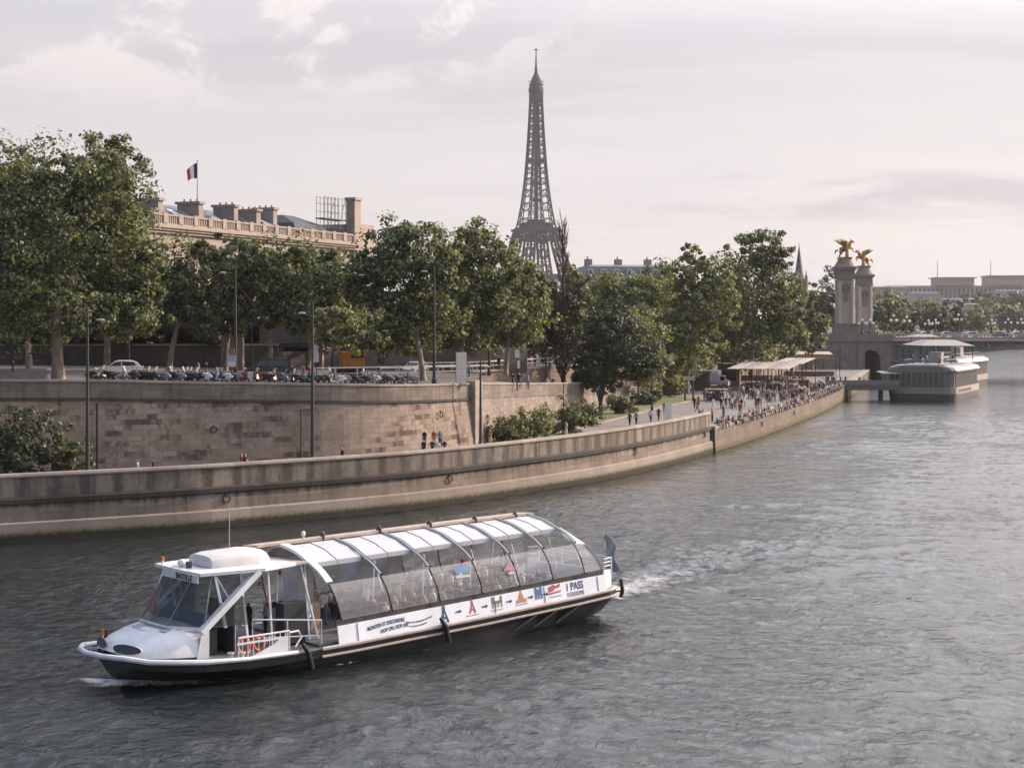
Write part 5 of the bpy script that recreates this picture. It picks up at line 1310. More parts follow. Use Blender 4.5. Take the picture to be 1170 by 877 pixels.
# ------------------------------------------------------------------ the lattice tower
def lattice_tower():
    Y = 1920.0; X = (612.5 - CX) * Y / F; root = empty('lattice_tower', (X, Y, 5), R(27), 'tall grey iron lattice tower rising above the trees', 'tower')
    iron_t = mat('tower_iron', (0.026, 0.030, 0.035), .85, var=.05, scale=.02)
    hs = [0, 20, 40, 57, 62, 80, 98, 113, 119, 134, 150, 166, 182, 198, 214, 230, 246, 262, 276]
    hwid = [62, 53, 43, 35.5, 33, 27.5, 23, 19.8, 17.2, 14.6, 12.6, 11.0, 9.7, 8.7, 7.8, 7.0, 6.3, 5.7, 5.3]
    def leg_in(h): return interp(h, [0, 57, 80, 115, 135, 160, 190, 276], [25, 13, 10.5, 8.2, 5.4, 4.0, 3.0, 2.0])   # inner offset of a leg's width
    b = MB(); th = 1.5
    def W_(h): return interp(h, hs, hwid)
    corners = [(1, 1), (-1, 1), (-1, -1), (1, -1)]
    for (sx, sy) in corners:
        b = MB()       # four legs up to the second floor, each a lattice shaft
        for i in range(len(hs) - 1):
            h0, h1 = hs[i], hs[i + 1]
            if h0 >= 119: break
            for q in range(1):
                a0, a1 = h0, h1
                o0, o1 = W_(a0), W_(a1); n0, n1 = o0 - leg_in(a0), o1 - leg_in(a1)
                c0 = [Vector((sx * x, sy * y, a0)) for x, y in ((o0, o0), (n0, o0), (n0, n0), (o0, n0))]; c1 = [Vector((sx * x, sy * y, a1)) for x, y in ((o1, o1), (n1, o1), (n1, n1), (o1, n1))]
                for k in range(4):
                    b.bar(c0[k], c1[k], 2.1); m = (k + 1) % 4
                    b.bar(c0[k], c1[m], .9); b.bar(c0[m], c1[k], .9); b.bar(c1[k], c1[m], .8)
        b.build('leg_lattice', iron_t, root)
    b = MB()
    hh = 119.0; hl = [hh]
    while hh < 275: hh += max(4.6, W_(hh) * .62); hl.append(min(hh, 276))
    for i in range(len(hl) - 1):
        h0, h1 = hl[i], hl[i + 1]; o0, o1 = W_(h0), W_(h1); g0, g1 = max(0, o0 - leg_in(h0)), max(0, o1 - leg_in(h1))
        for k in range(4):
            sx, sy = corners[k]; tx, ty = corners[(k + 1) % 4]
            A0 = Vector((sx * o0, sy * o0, h0)); A1 = Vector((sx * o1, sy * o1, h1)); B0 = Vector((tx * o0, ty * o0, h0)); B1 = Vector((tx * o1, ty * o1, h1))
            b.bar(A0, A1, 1.35)
            f0 = .5 * (1 - g0 / o0) if o0 else .5; f1 = .5 * (1 - g1 / o1)
            C0, C1 = A0.lerp(B0, f0), A1.lerp(B1, f1); D0, D1 = B0.lerp(A0, f0), B1.lerp(A1, f1)
            b.bar(C0, C1, .85); b.bar(D0, D1, .85)
            for P0, P1, Q0, Q1 in ((A0, A1, C0, C1), (B0, B1, D0, D1)): b.bar(P0, Q1, .5); b.bar(Q0, P1, .5)
            b.bar(A1, B1, .8)
            if f0 > .42: pass
            elif i % 2 == 0: b.bar(C0, D1, .45); b.bar(D0, C1, .45)
    b.bar((0, 0, 119), (0, 0, 276), 3.4); 
    for z in (150, 170, 192): b.bb(-4.5, 4.5, -4.5, 4.5, z, z + 3)
    b.bb(-7, 7, -7, 7, 196, 199)
    b.build('upper_shaft_lattice', iron_t, root)
    b = MB(); b.bb(-36.5, 36.5, -36.5, 36.5, 56, 60); b.bb(-34, 34, -34, 34, 60, 64)
    for i in range(24):
        for sx in (-1, 1):
            x = -35 + 70 * i / 23; b.bar((x, sx * 36.6, 50), (x, sx * 36.6, 56), .6); b.bar((sx * 36.6, x, 50), (sx * 36.6, x, 56), .6)
    b.build('first_platform', iron_t, root)
    b = MB(); b.bb(-22, 22, -22, 22, 114.5, 117.3); b.bb(-19.2, 19.2, -19.2, 19.2, 117.3, 119); b.bb(-14.5, 14.5, -14.5, 14.5, 119, 123.5); b.bb(-16, 16, -16, 16, 123.5, 124.5); b.bb(-8, 8, -8, 8, 124.5, 128)
    b.bb(-19.6, 19.6, -19.6, 19.6, 103.4, 104.8)
    for i in range(12):
        for sx in (-1, 1):
            x = -19.4 + 38.8 * i / 11; b.bar((x, sx * 19.7, 104), (x + (1.6 if i < 11 else 0), sx * 19.7, 114.6), .8); b.bar((sx * 19.7, x, 104), (sx * 19.7, x, 114.6), .8)
    b.build('second_platform', iron_t, root)
    b = MB(); b.bb(-6.2, 6.2, -6.2, 6.2, 268, 276); b.lathe([(7.6, 276), (8.9, 278), (8.9, 281.5), (8.2, 284), (7.6, 286), (8.0, 287), (6.6, 290), (5.6, 293), (4.3, 296), (2.4, 299.5), (1.7, 303)], n=12)
    b.build('top_cabin', iron_t, root)
    b = MB(); b.tube([(0, 0, 302), (0, 0, 309), (0, 0, 309.5), (0, 0, 319), (0, 0, 319.5), (0, 0, 330)], [1.9, 1.5, 1.0, .9, .65, .55], 7)
    b.bar((-2.4, 0, 328), (2.4, 0, 328), .7); b.bar((0, -2.4, 328), (0, 2.4, 328), .7)
    for z in (285, 289): 
        for a in range(8): b.bar((math.cos(a) * 6, math.sin(a) * 6, z), (math.cos(a) * 9.6, math.sin(a) * 9.6, z + 2.5), .6)
    b.build('antenna', iron_t, root)
lattice_tower()

# ------------------------------------------------------------------ ministry building on the left
lime = mat('limestone', (0.275, 0.225, 0.195), .9, var=.14, scale=.6); limed = mat('limestone_shade', (0.30, 0.23, 0.195), .9, var=.2, scale=.5)
zinc = mat('zinc_roof', (0.105, 0.115, 0.13), .5, .2, var=.15, scale=.4, stretch=(3, .3, 1)); glassb = mat('window_glass', (0.03, 0.035, 0.04), .1, spec=.6, var=0)
skyl = mat('skylight_glass', (0.30, 0.34, 0.38), .15, var=0); brickc = mat('chimney_stone', (0.25, 0.205, 0.178), .9, var=.15, scale=1.0)
def ministry():
    A = Vector((-48.7, 198.0)); Bp = Vector((-25.6, 259)); d = (Bp - A); Lg = d.length; d.normalize(); rz = math.atan2(d.y, d.x); zb = 10.4
    root = empty('ministry_building', (A.x, A.y, zb), rz, 'long pale stone palace with grey zinc roof, balustrade and chimneys behind the left trees', 'building')
    def hit(px, off):        # distance along the facade where the pixel's ray meets the line set back by off
        a = (px - CX) / F; n = Vector((-d.y, d.x)); o = A + n * off
        t = (a * o.y - o.x) / (d.x - a * d.y); return t
    H = 17.6; D = 24
    b = MB(); b.bb(0, Lg, 0, D, 0, H); b.build('wall', lime, root)
    b = MB()
    for z0, z1, o in ((H - 3.3, H - 3.0, .15), (H - .95, H - .6, .45), (H - .6, H - .3, .75), (H - .3, H, 1.0), (8.2, 8.6, .3)): b.bb(-o, Lg + o, -o, D + o, z0, z1 - .003)
    b.build('cornice', lime, root)
    n = 20
    for i in range(n):
        x = 2.2 + i * (Lg - 4.4) / (n - 1)
        for z in (1.4, 9.6):
            w = MB(); w.bb(x - .85, x + .85, -.14, .05, z, z + 4.3, 1); w.bb(x - .7, x + .7, -.17, -.10, z + .2, z + 4.1, 0); w.bb(x - 1.15, x + 1.15, -.4, -.0, z + 4.4, z + 4.75, 1)
            w.bar((x, -.19, z + .2), (x, -.19, z + 4.1), .08, mi=1); w.build('window', [glassb, lime], root)
    b = MB(); b.bb(-.5, Lg + .5, -.75, -.45, H + .02, H + .3); b.bb(-.5, Lg + .5, -.8, -.4, H + 1.25, H + 1.5)
    m = 19
    for i in range(m):
        x = i * Lg / (m - 1); b.bb(x - .5, x + .5, -.85, -.35, H + .3, H + 1.62)
    for i in range(150):
        x = .6 + i * (Lg - 1.2) / 149; b.bar((x, -.6, H + .3), (x, -.6, H + 1.25), .2)
    b.build('balustrade', lime, root)
    xr = hit(322, 3)
    b = MB(); b.slab([(-.2, 1.2, H + .1), (xr, 1.2, H + .1), (xr, 7.8, H + 3.7), (-.2, 7.8, H + 3.7)], (0, .01, -.4)); b.slab([(-.2, 7.8, H + 3.7), (xr, 7.8, H + 3.7), (xr, D, H + 4.2), (-.2, D, H + 4.2)], (0, 0, -.4))
    roof = b.build('roof', zinc, root)
    for px in (203, 217, 248, 262, 285, 307, 312):
        x = hit(px, 4); k = MB(); k.slab([(x - .9, 3.2, H + 1.52), (x + .9, 3.2, H + 1.52), (x + .9, 5.4, H + 2.75), (x - .9, 5.4, H + 2.75)], (0, -.08, .12)); k.build('skylight', skyl, roof)
    b = MB(); b.bb(hit(282, 9), hit(312, 9), 8.5, 14, H + 3.6, H + 4.6); b.build('roof_lantern', mat('lantern_white', (0.45, 0.44, 0.44), .5), roof)
    for px, w_, hgt, y0 in ((188, .8, 3.5, 2.6), (234, .8, 3.7, 2.6), (274, .8, 3.9, 2.6), (301, .9, 3.7, 2.8), (328, .85, 4.4, 4)):
        x = hit(px, 2); c = MB(); c.bb(x - .7 * w_, x + .7 * w_, y0, y0 + 3.4, H - .2, H + hgt); c.bb(x - .95 * w_, x + .95 * w_, y0 - .25, y0 + 3.65, H + hgt, H + hgt + .35)
        for q in range(3): c.lathe([(.16, 0), (.13, .38)], (x, y0 + .6 + q, H + hgt + .35), 6)
        c.build('chimney', brickc, root)
    x0, x1 = hit(330, 2), hit(374, 2); b = MB(); cxx = (x0 + x1) / 2
    rgs = [[(x0, .6, H + .2), (x1, .6, H + .2), (x1, 15, H + .2), (x0, 15, H + .2)], [(x0 + 1.5, 2.0, H + 2.6), (x1 - 1.5, 2.0, H + 2.6), (x1 - 1.5, 13, H + 2.6), (x0 + 1.5, 13, H + 2.6)], [(x0 + 4.5, 5.5, H + 4.0), (x1 - 4.5, 5.5, H + 4.0), (x1 - 4.5, 10, H + 4.0), (x0 + 4.5, 10, H + 4.0)]]
    b.loft([[Vector(p) for p in r] for r in rgs]); b.build('pavilion_roof', mat('slate_roof', (0.05, 0.058, 0.07), .85, var=.15, scale=.6), root)
    xe = hit(404, 0); b = MB(); b.bb(xe - .6, xe + 1.6, -.5, 1.0, 0, H + 7.0); b.bb(xe + 1.605, xe + 6.6, -.45, 7, 0, H + 3.3); b.bb(xe - .8, xe + 1.8, -.7, 1.2, H + 7.0, H + 7.4); b.build('end_gable', mat('render_pink', (0.30, 0.235, 0.20), .9, var=.08, scale=.8), root)
    ce = (A.x + d.x * (xe - 4), A.y + d.y * (xe - 4)); sc_ = empty('scaffold', (A.x, A.y, zb), rz, 'dark tube scaffold on the roof at the right end of the stone palace', 'scaffold')
    b = MB(); xs = [hit(363, 2) + (xe - 1.2 - hit(363, 2)) * i / 6 for i in range(7)]
    for x in xs:
        for y in (.8, 2.2): b.bar((x, y, H + .2), (x, y, H + 7.1), .06)
    for z in (1.2, 2.4, 3.6, 4.8, 6.0, 7.0):
        for y in (.8, 2.2): b.bar((xs[0] - .3, y, H + z), (xs[-1] + .2, y, H + z), .06)
    for i in range(6): b.bar((xs[i], .8, H + .2 + 2.4 * (i % 3)), (xs[i + 1], .8, H + 2.4 + 2.4 * (i % 3)), .06)
    b.build('scaffold_tube', darkm, sc_)
    b = MB(); b.bb(xs[0] - .3, xs[-1] + .2, .7, 2.3, H + 3.62, H + 3.75); b.bb(xs[0] - .3, xs[-1] + .2, .7, 2.3, H + .35, H + .5); b.build('scaffold_deck', darkm, sc_)
    # flag on the roof
    t = hit(225.5, 8); p = A + d * t + Vector((-d.y, d.x)) * 8; z0 = zb + H + 4.5; zt = at(226, 184, p.y).z
    fl = empty('flagpole', (p.x, p.y, z0), 0, 'flagpole with blue white red flag on the palace roof', 'flag')
    b = MB(); b.tube([(0, 0, -.3), (0, 0, zt - z0)], [.09, .05], 6); b.ell((0, 0, zt - z0 + .08), (.12, .12, .12)); b.build('pole', mat('pole_grey', (0.25, 0.24, 0.24), .5), fl)
    tri = [mat('flag_blue', (0.03, 0.05, 0.12), .9, var=0), mat('flag_white', (0.62, 0.58, 0.55), .9, var=0), mat('flag_red', (0.55, 0.05, 0.05), .9, var=0)]
    b = MB(); zz = zt - z0 - .25; N_ = 12; M_ = 6; V_ = []
    for i in range(N_ + 1):
        q = i / N_
        for j in range(M_ + 1):
            s_ = j / M_; V_.append((-1.75 * q * (.9 - .1 * s_), .25 * math.sin(q * 7 + s_), zz - 2.0 * s_ * (1 - .15 * q) - .95 * q ** 1.1 + .12 * math.sin(5 * q + 4 * s_)))
    b.v = V_
    for i in range(N_):
        for j in range(M_): a = i * (M_ + 1) + j; b.f.append((a, a + 1, a + M_ + 2, a + M_ + 1)); b.mi.append(min(2, i * 3 // N_))
    b.build('flag_cloth', tri, fl, True, fix=False)
ministry()

def block(name, label, p, rz, L_, D_, H, wallm, roofm_, cat='building', nwin=8, floors=4, roof_h=3.5, inset=1.6, dormers=0, chim=0, group=None, wh=2.0):
    root = empty(name, p, rz, label, cat, group)
    b = MB(); b.bb(-L_ / 2, L_ / 2, 0, D_, 0, H); b.bb(-L_ / 2 - .4, L_ / 2 + .4, -.4, D_ + .4, H - .02, H + .45); b.build('wall', wallm, root)
    if roof_h > 0:
        b = MB(); b.loft([[Vector(q) for q in ((-L_ / 2, .0, H + .46), (L_ / 2, .0, H + .46), (L_ / 2, D_, H + .46), (-L_ / 2, D_, H + .46))], [Vector(q) for q in ((-L_ / 2 + inset, inset, H + roof_h), (L_ / 2 - inset, inset, H + roof_h), (L_ / 2 - inset, D_ - inset, H + roof_h), (-L_ / 2 + inset, D_ - inset, H + roof_h))],
            [Vector(q) for q in ((-L_ / 2 + inset * 2, D_ * .35, H + roof_h * 1.18), (L_ / 2 - inset * 2, D_ * .35, H + roof_h * 1.18), (L_ / 2 - inset * 2, D_ * .65, H + roof_h * 1.18), (-L_ / 2 + inset * 2, D_ * .65, H + roof_h * 1.18))]]); b.build('roof', roofm_, root)
    for f in range(floors):
        for i in range(nwin):
            x = -L_ / 2 + L_ * (i + .5) / nwin; z = 1.2 + f * (H - 1.0) / floors
            w = MB(); w.bb(x - .6, x + .6, -.06, .02, z, z + wh); w.bb(x - .72, x + .72, -.10, .0, z + wh + .02, z + wh + .2, 1); w.build('window', [glassb, wallm], root)
    for i in range(dormers):
        x = -L_ / 2 + L_ * (i + .5) / dormers; w = MB(); w.bb(x - .8, x + .8, -.05 + inset * .3, inset * 1.1, H + .6, H + 2.9, 1); w.bb(x - .5, x + .5, -.09 + inset * .3, inset * .4, H + .9, H + 2.5, 0); w.build('dormer', [glassb, mat('dormer_pale', (0.48, 0.43, 0.40), .8)], root)
    for i in range(chim):
        x = -L_ / 2 + L_ * (i + .3) / chim; w = MB(); w.bb(x - .8, x + 1.2, D_ * .4, D_ * .5, H + roof_h * .8, H + roof_h * 1.18 + 1.6); w.lathe([(.25, 0), (.2, .8)], (x, D_ * .45, H + roof_h * 1.18 + 1.6), 6); w.build('chimney', brickc, root)
    return root
p = at(720, 0, 470); block('apartment_building', 'cream apartment house with blue-grey mansard roof and dormers above the middle trees', (p.x, 470, 9.5), R(12), 27, 16, 18.2, mat('cream_stone', (0.36, 0.30, 0.26), .9, var=.1), mat('blue_zinc', (0.10, 0.115, 0.14), .5, var=.1), nwin=9, floors=5, roof_h=3.6, dormers=7, chim=3)
# small stone house and garden wall at the back of the street
S_GW = stone_wall('garden_wall_stone', (0.12, 0.105, 0.092), (0.05, 0.045, 0.04), streak=.4)
gw = empty('garden_wall', (-40, 186, 10.4), 0, 'dark stone garden wall along the back of the street', 'wall')
b = MB(); strip(b, [(-75, 186), (-27, 188)], [(-.3, 9.8), (0, 9.8), (0, 13.0), (-.3, 13.0)]); strip(b, [(-27, 188), (2, 214)], [(-.3, 9), (0, 9), (0, 12.3), (-.3, 12.3)])
b.xf(Matrix.Translation((40, -186, -10.4))); b.build('wall_face', S_GW, gw)
b = MB(); strip(b, [(-75, 186), (-27, 188)], [(-.4, 13.003), (.1, 13.003), (.1, 13.2), (-.4, 13.2)]); b.xf(Matrix.Translation((40, -186, -10.4))); b.build('coping', S_COPE, gw)
p = at(266, 0, 183); b = MB(); b.bb(-1.2, 1.2, -.6, .6, 0, 4.1); b.bb(-1.4, 1.4, -.8, .8, 4.103, 4.5); o = b.build('gate_pillar', mat('gate_stone', (0.20, 0.175, 0.155), .9, var=.2)); o.location = (p.x, 183, 10.2); tag(o, 'pale stone gate pillar beside the dark tree trunk', 'pillar')
p = at(336, 0, 192); house = empty('gate_house', (p.x, 192, 10), R(-6), 'small pale stone house with a paired window behind the forked tree', 'house')
b = MB(); b.bb(-4.2, 3.4, 0, 6, 0, 5.7); b.build('wall', mat('house_stone', (0.25, 0.20, 0.175), .9, var=.15), house)
b = MB(); b.slab([(-4.5, -.3, 5.7), (3.7, -.3, 5.7), (1.0, 3, 7.4), (-2, 3, 7.4)], (0, .05, .2)); b.slab([(-4.5, 6.3, 5.7), (3.7, 6.3, 5.7), (1, 3, 7.4), (-2, 3, 7.4)], (0, -.05, .2)); b.build('roof', zinc, house)
for x in (.2, 1.2):
    b = MB(); b.bb(x - .35, x + .35, -.08, .02, 3.5, 5.0); b.bb(x - .45, x + .45, -.12, .0, 3.3, 3.45, 1); b.build('window', [glassb, lime], house)
b = MB(); b.slab([(-1.5, -.1, 3.05), (3.3, -.1, 3.05), (3.3, -1.6, 2.8), (-1.5, -1.6, 2.8)], (0, 0, .12)); b.build('porch_roof', darkm, house)
b = MB(); b.bb(-1.2, 3.0, -.06, .02, .1, 2.7); b.build('entrance', darkm, house)

# ------------------------------------------------------------------ church spire, hill buildings
p = at(913, 0, 700); ch = empty('church', (p.x, 700, 8), R(20), 'grey church with slender pointed spire left of the bridge pillars', 'church')
cst = mat('church_stone', (0.22, 0.19, 0.175), .9, var=.1); csl = mat('church_slate', (0.09, 0.10, 0.115), .7, var=.1)
b = MB(); b.bb(-2.2, 2.2, -2.2, 2.2, 0, 25.5); 
for sx in (-1, 1):
    for sy in (-1, 1): b.bb(sx * 2.2 - .45, sx * 2.2 + .45, sy * 2.2 - .45, sy * 2.2 + .45, 0, 26.5); b.lathe([(.55, 26.5), (.05, 29.5)], (sx * 2.2, sy * 2.2, 0), 4)
b.build('tower', cst, ch); b = MB(); b.lathe([(2.15, 25.5), (1.2, 32), (.08, 40)], n=8); b.tube([(0, 0, 39.5), (0, 0, 41.2)], .12, 5); b.build('spire', csl, ch)
b = MB(); b.bb(2, 13, -1, 14, 0, 15.5); b.build('nave', cst, ch); b = MB(); b.slab([(1.8, -1.3, 15.5), (13.2, -1.3, 15.5), (13.2, 6.5, 20.5), (1.8, 6.5, 20.5)], (0, .05, .3)); b.slab([(1.8, 14.3, 15.5), (13.2, 14.3, 15.5), (13.2, 6.5, 20.5), (1.8, 6.5, 20.5)], (0, -.05, .3)); b.build('roof', csl, ch)
for z in (14, 20):
    b = MB(); b.bb(-.6, .6, -2.26, -2.18, z, z + 4); b.build('window', glassb, ch)
hazew = mat('palace_stone', (0.34, 0.29, 0.255), .9, var=.08)
p = at(1065, 0, 1900)
pal = empty('hill_palace', (at(1090, 0, 1900).x, 1900, 40), R(-4), 'long flat pale palace on the far hill at the right', 'building')
b = MB(); b.bb(-76, 95, 0, 30, -2, 15.5); b.bb(-21, 22, -6, 30, 15.503, 24); b.bb(38, 79, -6, 30, 15.503, 26); b.bb(-110, -76, 4, 28, -2, 13); b.build('wall', hazew, pal)
for i in range(34):
    x = -74 + i * 5
    w = MB(); w.bb(x - 1.1, x + 1.1, -.25, .1, 1, 13); w.build('window', glassb, pal)
b = MB(); b.bb(-24, 25, -8, 31, 24.003, 25.2); b.bb(36, 81, -8, 31, 26.003, 27.2); b.build('cornice', hazew, pal)
for x in (-18, 43):
    b = MB(); b.tube([(x, 5, 24), (x, 5, 45)], [.5, .25], 5); b.build('mast', darkm, pal)
for i, (px, py, Y, L_, H, lb) in enumerate(((1112, 352, 1150, 16, 12, 'white house among the hazy trees below the hill palace'), (1148, 356, 1180, 30, 10, 'pale low building among hazy trees near the right edge'), (1040, 338, 1500, 60, 16, 'hazy apartment row on the far slope behind the bridge lamps'), (1005, 332, 1300, 50, 14, 'hazy roofs just right of the bridge pillars'), (1090, 345, 1600, 60, 14, 'hazy apartment row on the slope under the palace'), (1160, 335, 1700, 40, 14, 'hazy apartment block at the right edge under the palace'))):
    q = at(px, py, Y); block('hill_house', lb, (q.x, Y, q.z - H), R(5), L_, 12, H, hazew, zinc, 'house', nwin=7, floors=3, roof_h=3, group='houses on the far slope')
# ------------------------------------------------------------------ the ornate bridge
bst = mat('bridge_stone', (0.19, 0.16, 0.138), .9, var=.22, scale=.5); bstl = mat('pylon_stone', (0.40, 0.335, 0.28), .9, var=.15, scale=.4); gold = mat('gilded_bronze', (0.34, 0.20, 0.08), .5, .8, var=.15, scale=1.5); steel = mat('bridge_steel', (0.17, 0.165, 0.16), .7, var=.1); bronze = mat('lamp_bronze', (0.07, 0.055, 0.045), .5, .4, var=.1)
BY0, BY1, BZ = 430.0, 472.0, 11.2
bridge = empty('arch_bridge', (150, 450, 0), 0, 'wide steel arch bridge with stone balustrade and ornate lamps across the river', 'bridge')
def bx(v): return (v[0] - 150, v[1] - 450, v[2])
bridge_p = Matrix.Translation((-150, -450, 0))
def bbuild(b, name, m): b.xf(bridge_p); return b.build(name, m, bridge)
b = MB(); b.bb(97, 330, BY0, BY1, BZ - 1.0, BZ); bbuild(b, 'deck', steel)
b = MB(); b.bb(80, 330, BY0 - .5, BY0 + .3, BZ - .9, BZ - .1); b.bb(80, 330, BY1 - .3, BY1 + .5, BZ - .9, BZ - .1); bbuild(b, 'cornice', bstl)
X0, X1, RISE, SPR = 99.0, 206.0, 6.0, 3.0
def az(x): t = (x - X0) / (X1 - X0); return SPR + RISE * 4 * t * (1 - t)
for y in [BY0 + .2 + i * (BY1 - BY0 - .6) / 7 for i in range(8)]:
    b = MB()
    for i in range(36):
        a, c = lerp(X0, X1, i / 36), lerp(X0, X1, (i + 1) / 36); b.slab([(a, y, az(a)), (c, y, az(c)), (c, y, az(c) + 1.1), (a, y, az(a) + 1.1)], (0, .5, 0))
    bbuild(b, 'arch_rib', steel)
b = MB()
for i in range(54):
    x = X0 + (i + .5) * (X1 - X0) / 54
    if az(x) + 1.1 < BZ - 1.3: b.bar((x, BY0 + .4, az(x) + 1.0), (x, BY0 + .4, BZ - .95), .35)
    if i % 3 == 0 and az(x) + 2.2 < BZ - 1: 
        zc = (az(x) + 1.1 + BZ - 1) / 2; r = (BZ - 1 - az(x) - 1.1) / 2 * .8; b.tube([(x + 1 + math.cos(a) * r, BY0 + .1, zc + math.sin(a) * r) for a in [6.283 * q / 10 for q in range(10)]], .28, 5, closed=True)
b.slab([(X0, BY0 + .75, SPR)] + [(lerp(X0, X1, i / 20), BY0 + .75, az(lerp(X0, X1, i / 20)) + .9) for i in range(21)] + [(X1, BY0 + .75, BZ - 1.01), (X0, BY0 + .75, BZ - 1.01)], (0, .1, 0))
bbuild(b, 'spandrel', steel)
b = MB()
for y in (BY0 - .1, BY1 + .1):
    b.bb(97, 330, y - .25, y + .25, BZ + .001, BZ + .2); b.bb(97, 330, y - .28, y + .28, BZ + .95, BZ + 1.15)
    for i in range(260): b.bar((97.5 + i * .9, y, BZ + .2), (97.5 + i * .9, y, BZ + .95), .24)
    for i in range(14): b.bb(99 + i * 17, 101 + i * 17, y - .4, y + .4, BZ + .2, BZ + 1.35)
bbuild(b, 'balustrade', bstl)
# abutment with niche arch
b = MB(); ax0, ax1 = 81.0, 99.0
arch = [(ax0, 0)]; nx, nr = 94.2, 2.6
b.bb(72, nx - nr, BY0 - 1.5, BY1 + 1, 0, BZ - .91); b.bb(nx + nr, 99.5, BY0 - 1.5, BY1 + 1, 0, BZ - .91)
ap = [(nx - nr, BZ - .91), (nx + nr, BZ - .91)] + [(nx + nr * math.cos(a), 5.4 + nr * math.sin(a)) for a in [math.pi * i / 10 for i in range(11)]]
b.slab([(x, BY0 - 1.5, z) for x, z in ap], (0, BY1 - BY0 + 2.5, 0))
abut = bbuild(b, 'abutment', bst)
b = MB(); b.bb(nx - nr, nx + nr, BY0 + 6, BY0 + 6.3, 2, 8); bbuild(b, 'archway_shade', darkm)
b = MB(); b.bb(71.5, 100, BY0 - 2.0, BY1 + 1.4, BZ - .9, BZ - .3); b.bb(71.5, 100, BY0 - 1.6, BY0 - 1.0, BZ - .295, BZ + .9)
for i in range(5): b.bb(73 + i * 4.4, 75 + i * 4.4, BY0 - 1.75, BY0 - 1.5, 2.5, BZ - .91)
bbuild(b, 'abutment_cornice', bst)

def pegasus(sgn):
    """gilded winged horse reared beside a standing figure, built as one cast group"""
    b = MB()
    b.bb(-1.5, 1.5, -1.0, 1.0, 0, .5)
    b.tube([(-1.0 * sgn, 0, 2.0), (0, 0, 2.35), (.9 * sgn, 0, 2.9)], [.62, .7, .62], 9)
    b.tube([(.9 * sgn, 0, 2.9), (1.3 * sgn, 0, 3.8), (1.75 * sgn, 0, 4.1)], [.5, .34, .26], 8); b.tube([(1.7 * sgn, 0, 4.15), (2.2 * sgn, 0, 3.75)], [.27, .16], 7); b.tube([(1.5 * sgn, .1, 4.2), (1.5 * sgn, .12, 4.5)], [.09, .03], 5); b.tube([(1.5 * sgn, -.1, 4.2), (1.5 * sgn, -.12, 4.5)], [.09, .03], 5)
    for y in (-.32, .32):
        b.tube([(-1.0 * sgn, y, 1.9), (-.7 * sgn, y, 1.2), (-1.15 * sgn, y, .95), (-1.0 * sgn, y, .45)], [.36, .24, .15, .12], 7)
        b.tube([(.9 * sgn, y, 2.6), (1.7 * sgn, y, 2.5 + y * .6), (1.95 * sgn, y, 1.9 + y)], [.28, .17, .1], 7)
    b.tube([(-1.5 * sgn, 0, 2.1), (-2.0 * sgn, 0, 1.9), (-2.2 * sgn, 0, 1.1)], [.2, .22, .06], 6)
    for y, k in ((.45, 1), (-.45, 1)):
        for q in range(5):
            a = .55 + q * .2; ln = 2.9 - q * .35; b.tube([(.25 * sgn, y, 2.8), (.25 * sgn - math.cos(a) * ln * .55 * sgn, y * (1.6 + .3 * q), 2.8 + math.sin(a) * ln * .6), (.25 * sgn - math.cos(a) * ln * sgn, y * (2.0 + .4 * q), 2.8 + math.sin(a) * ln)], [.24, .2, .05], 5)
    fx = .35 * sgn; b.tube([(fx, -1.0, .5), (fx, -1.0, 1.6), (fx, -.95, 2.6), (fx, -.95, 3.3)], [.48, .36, .3, .34], 8); b.ell((fx, -.95, 3.85), (.24, .24, .29)); b.tube([(fx, -.95, 3.5), (fx, -.95, 3.65)], .13, 6)
    b.tube([(fx + .3 * sgn, -.95, 3.2), (fx + .8 * sgn, -.8, 3.7), (fx + .95 * sgn, -.7, 4.6)], [.14, .11, .07], 6); b.tube([(fx - .3 * sgn, -.95, 3.2), (fx - .5 * sgn, -1.1, 2.5)], [.14, .08], 6)
    return b
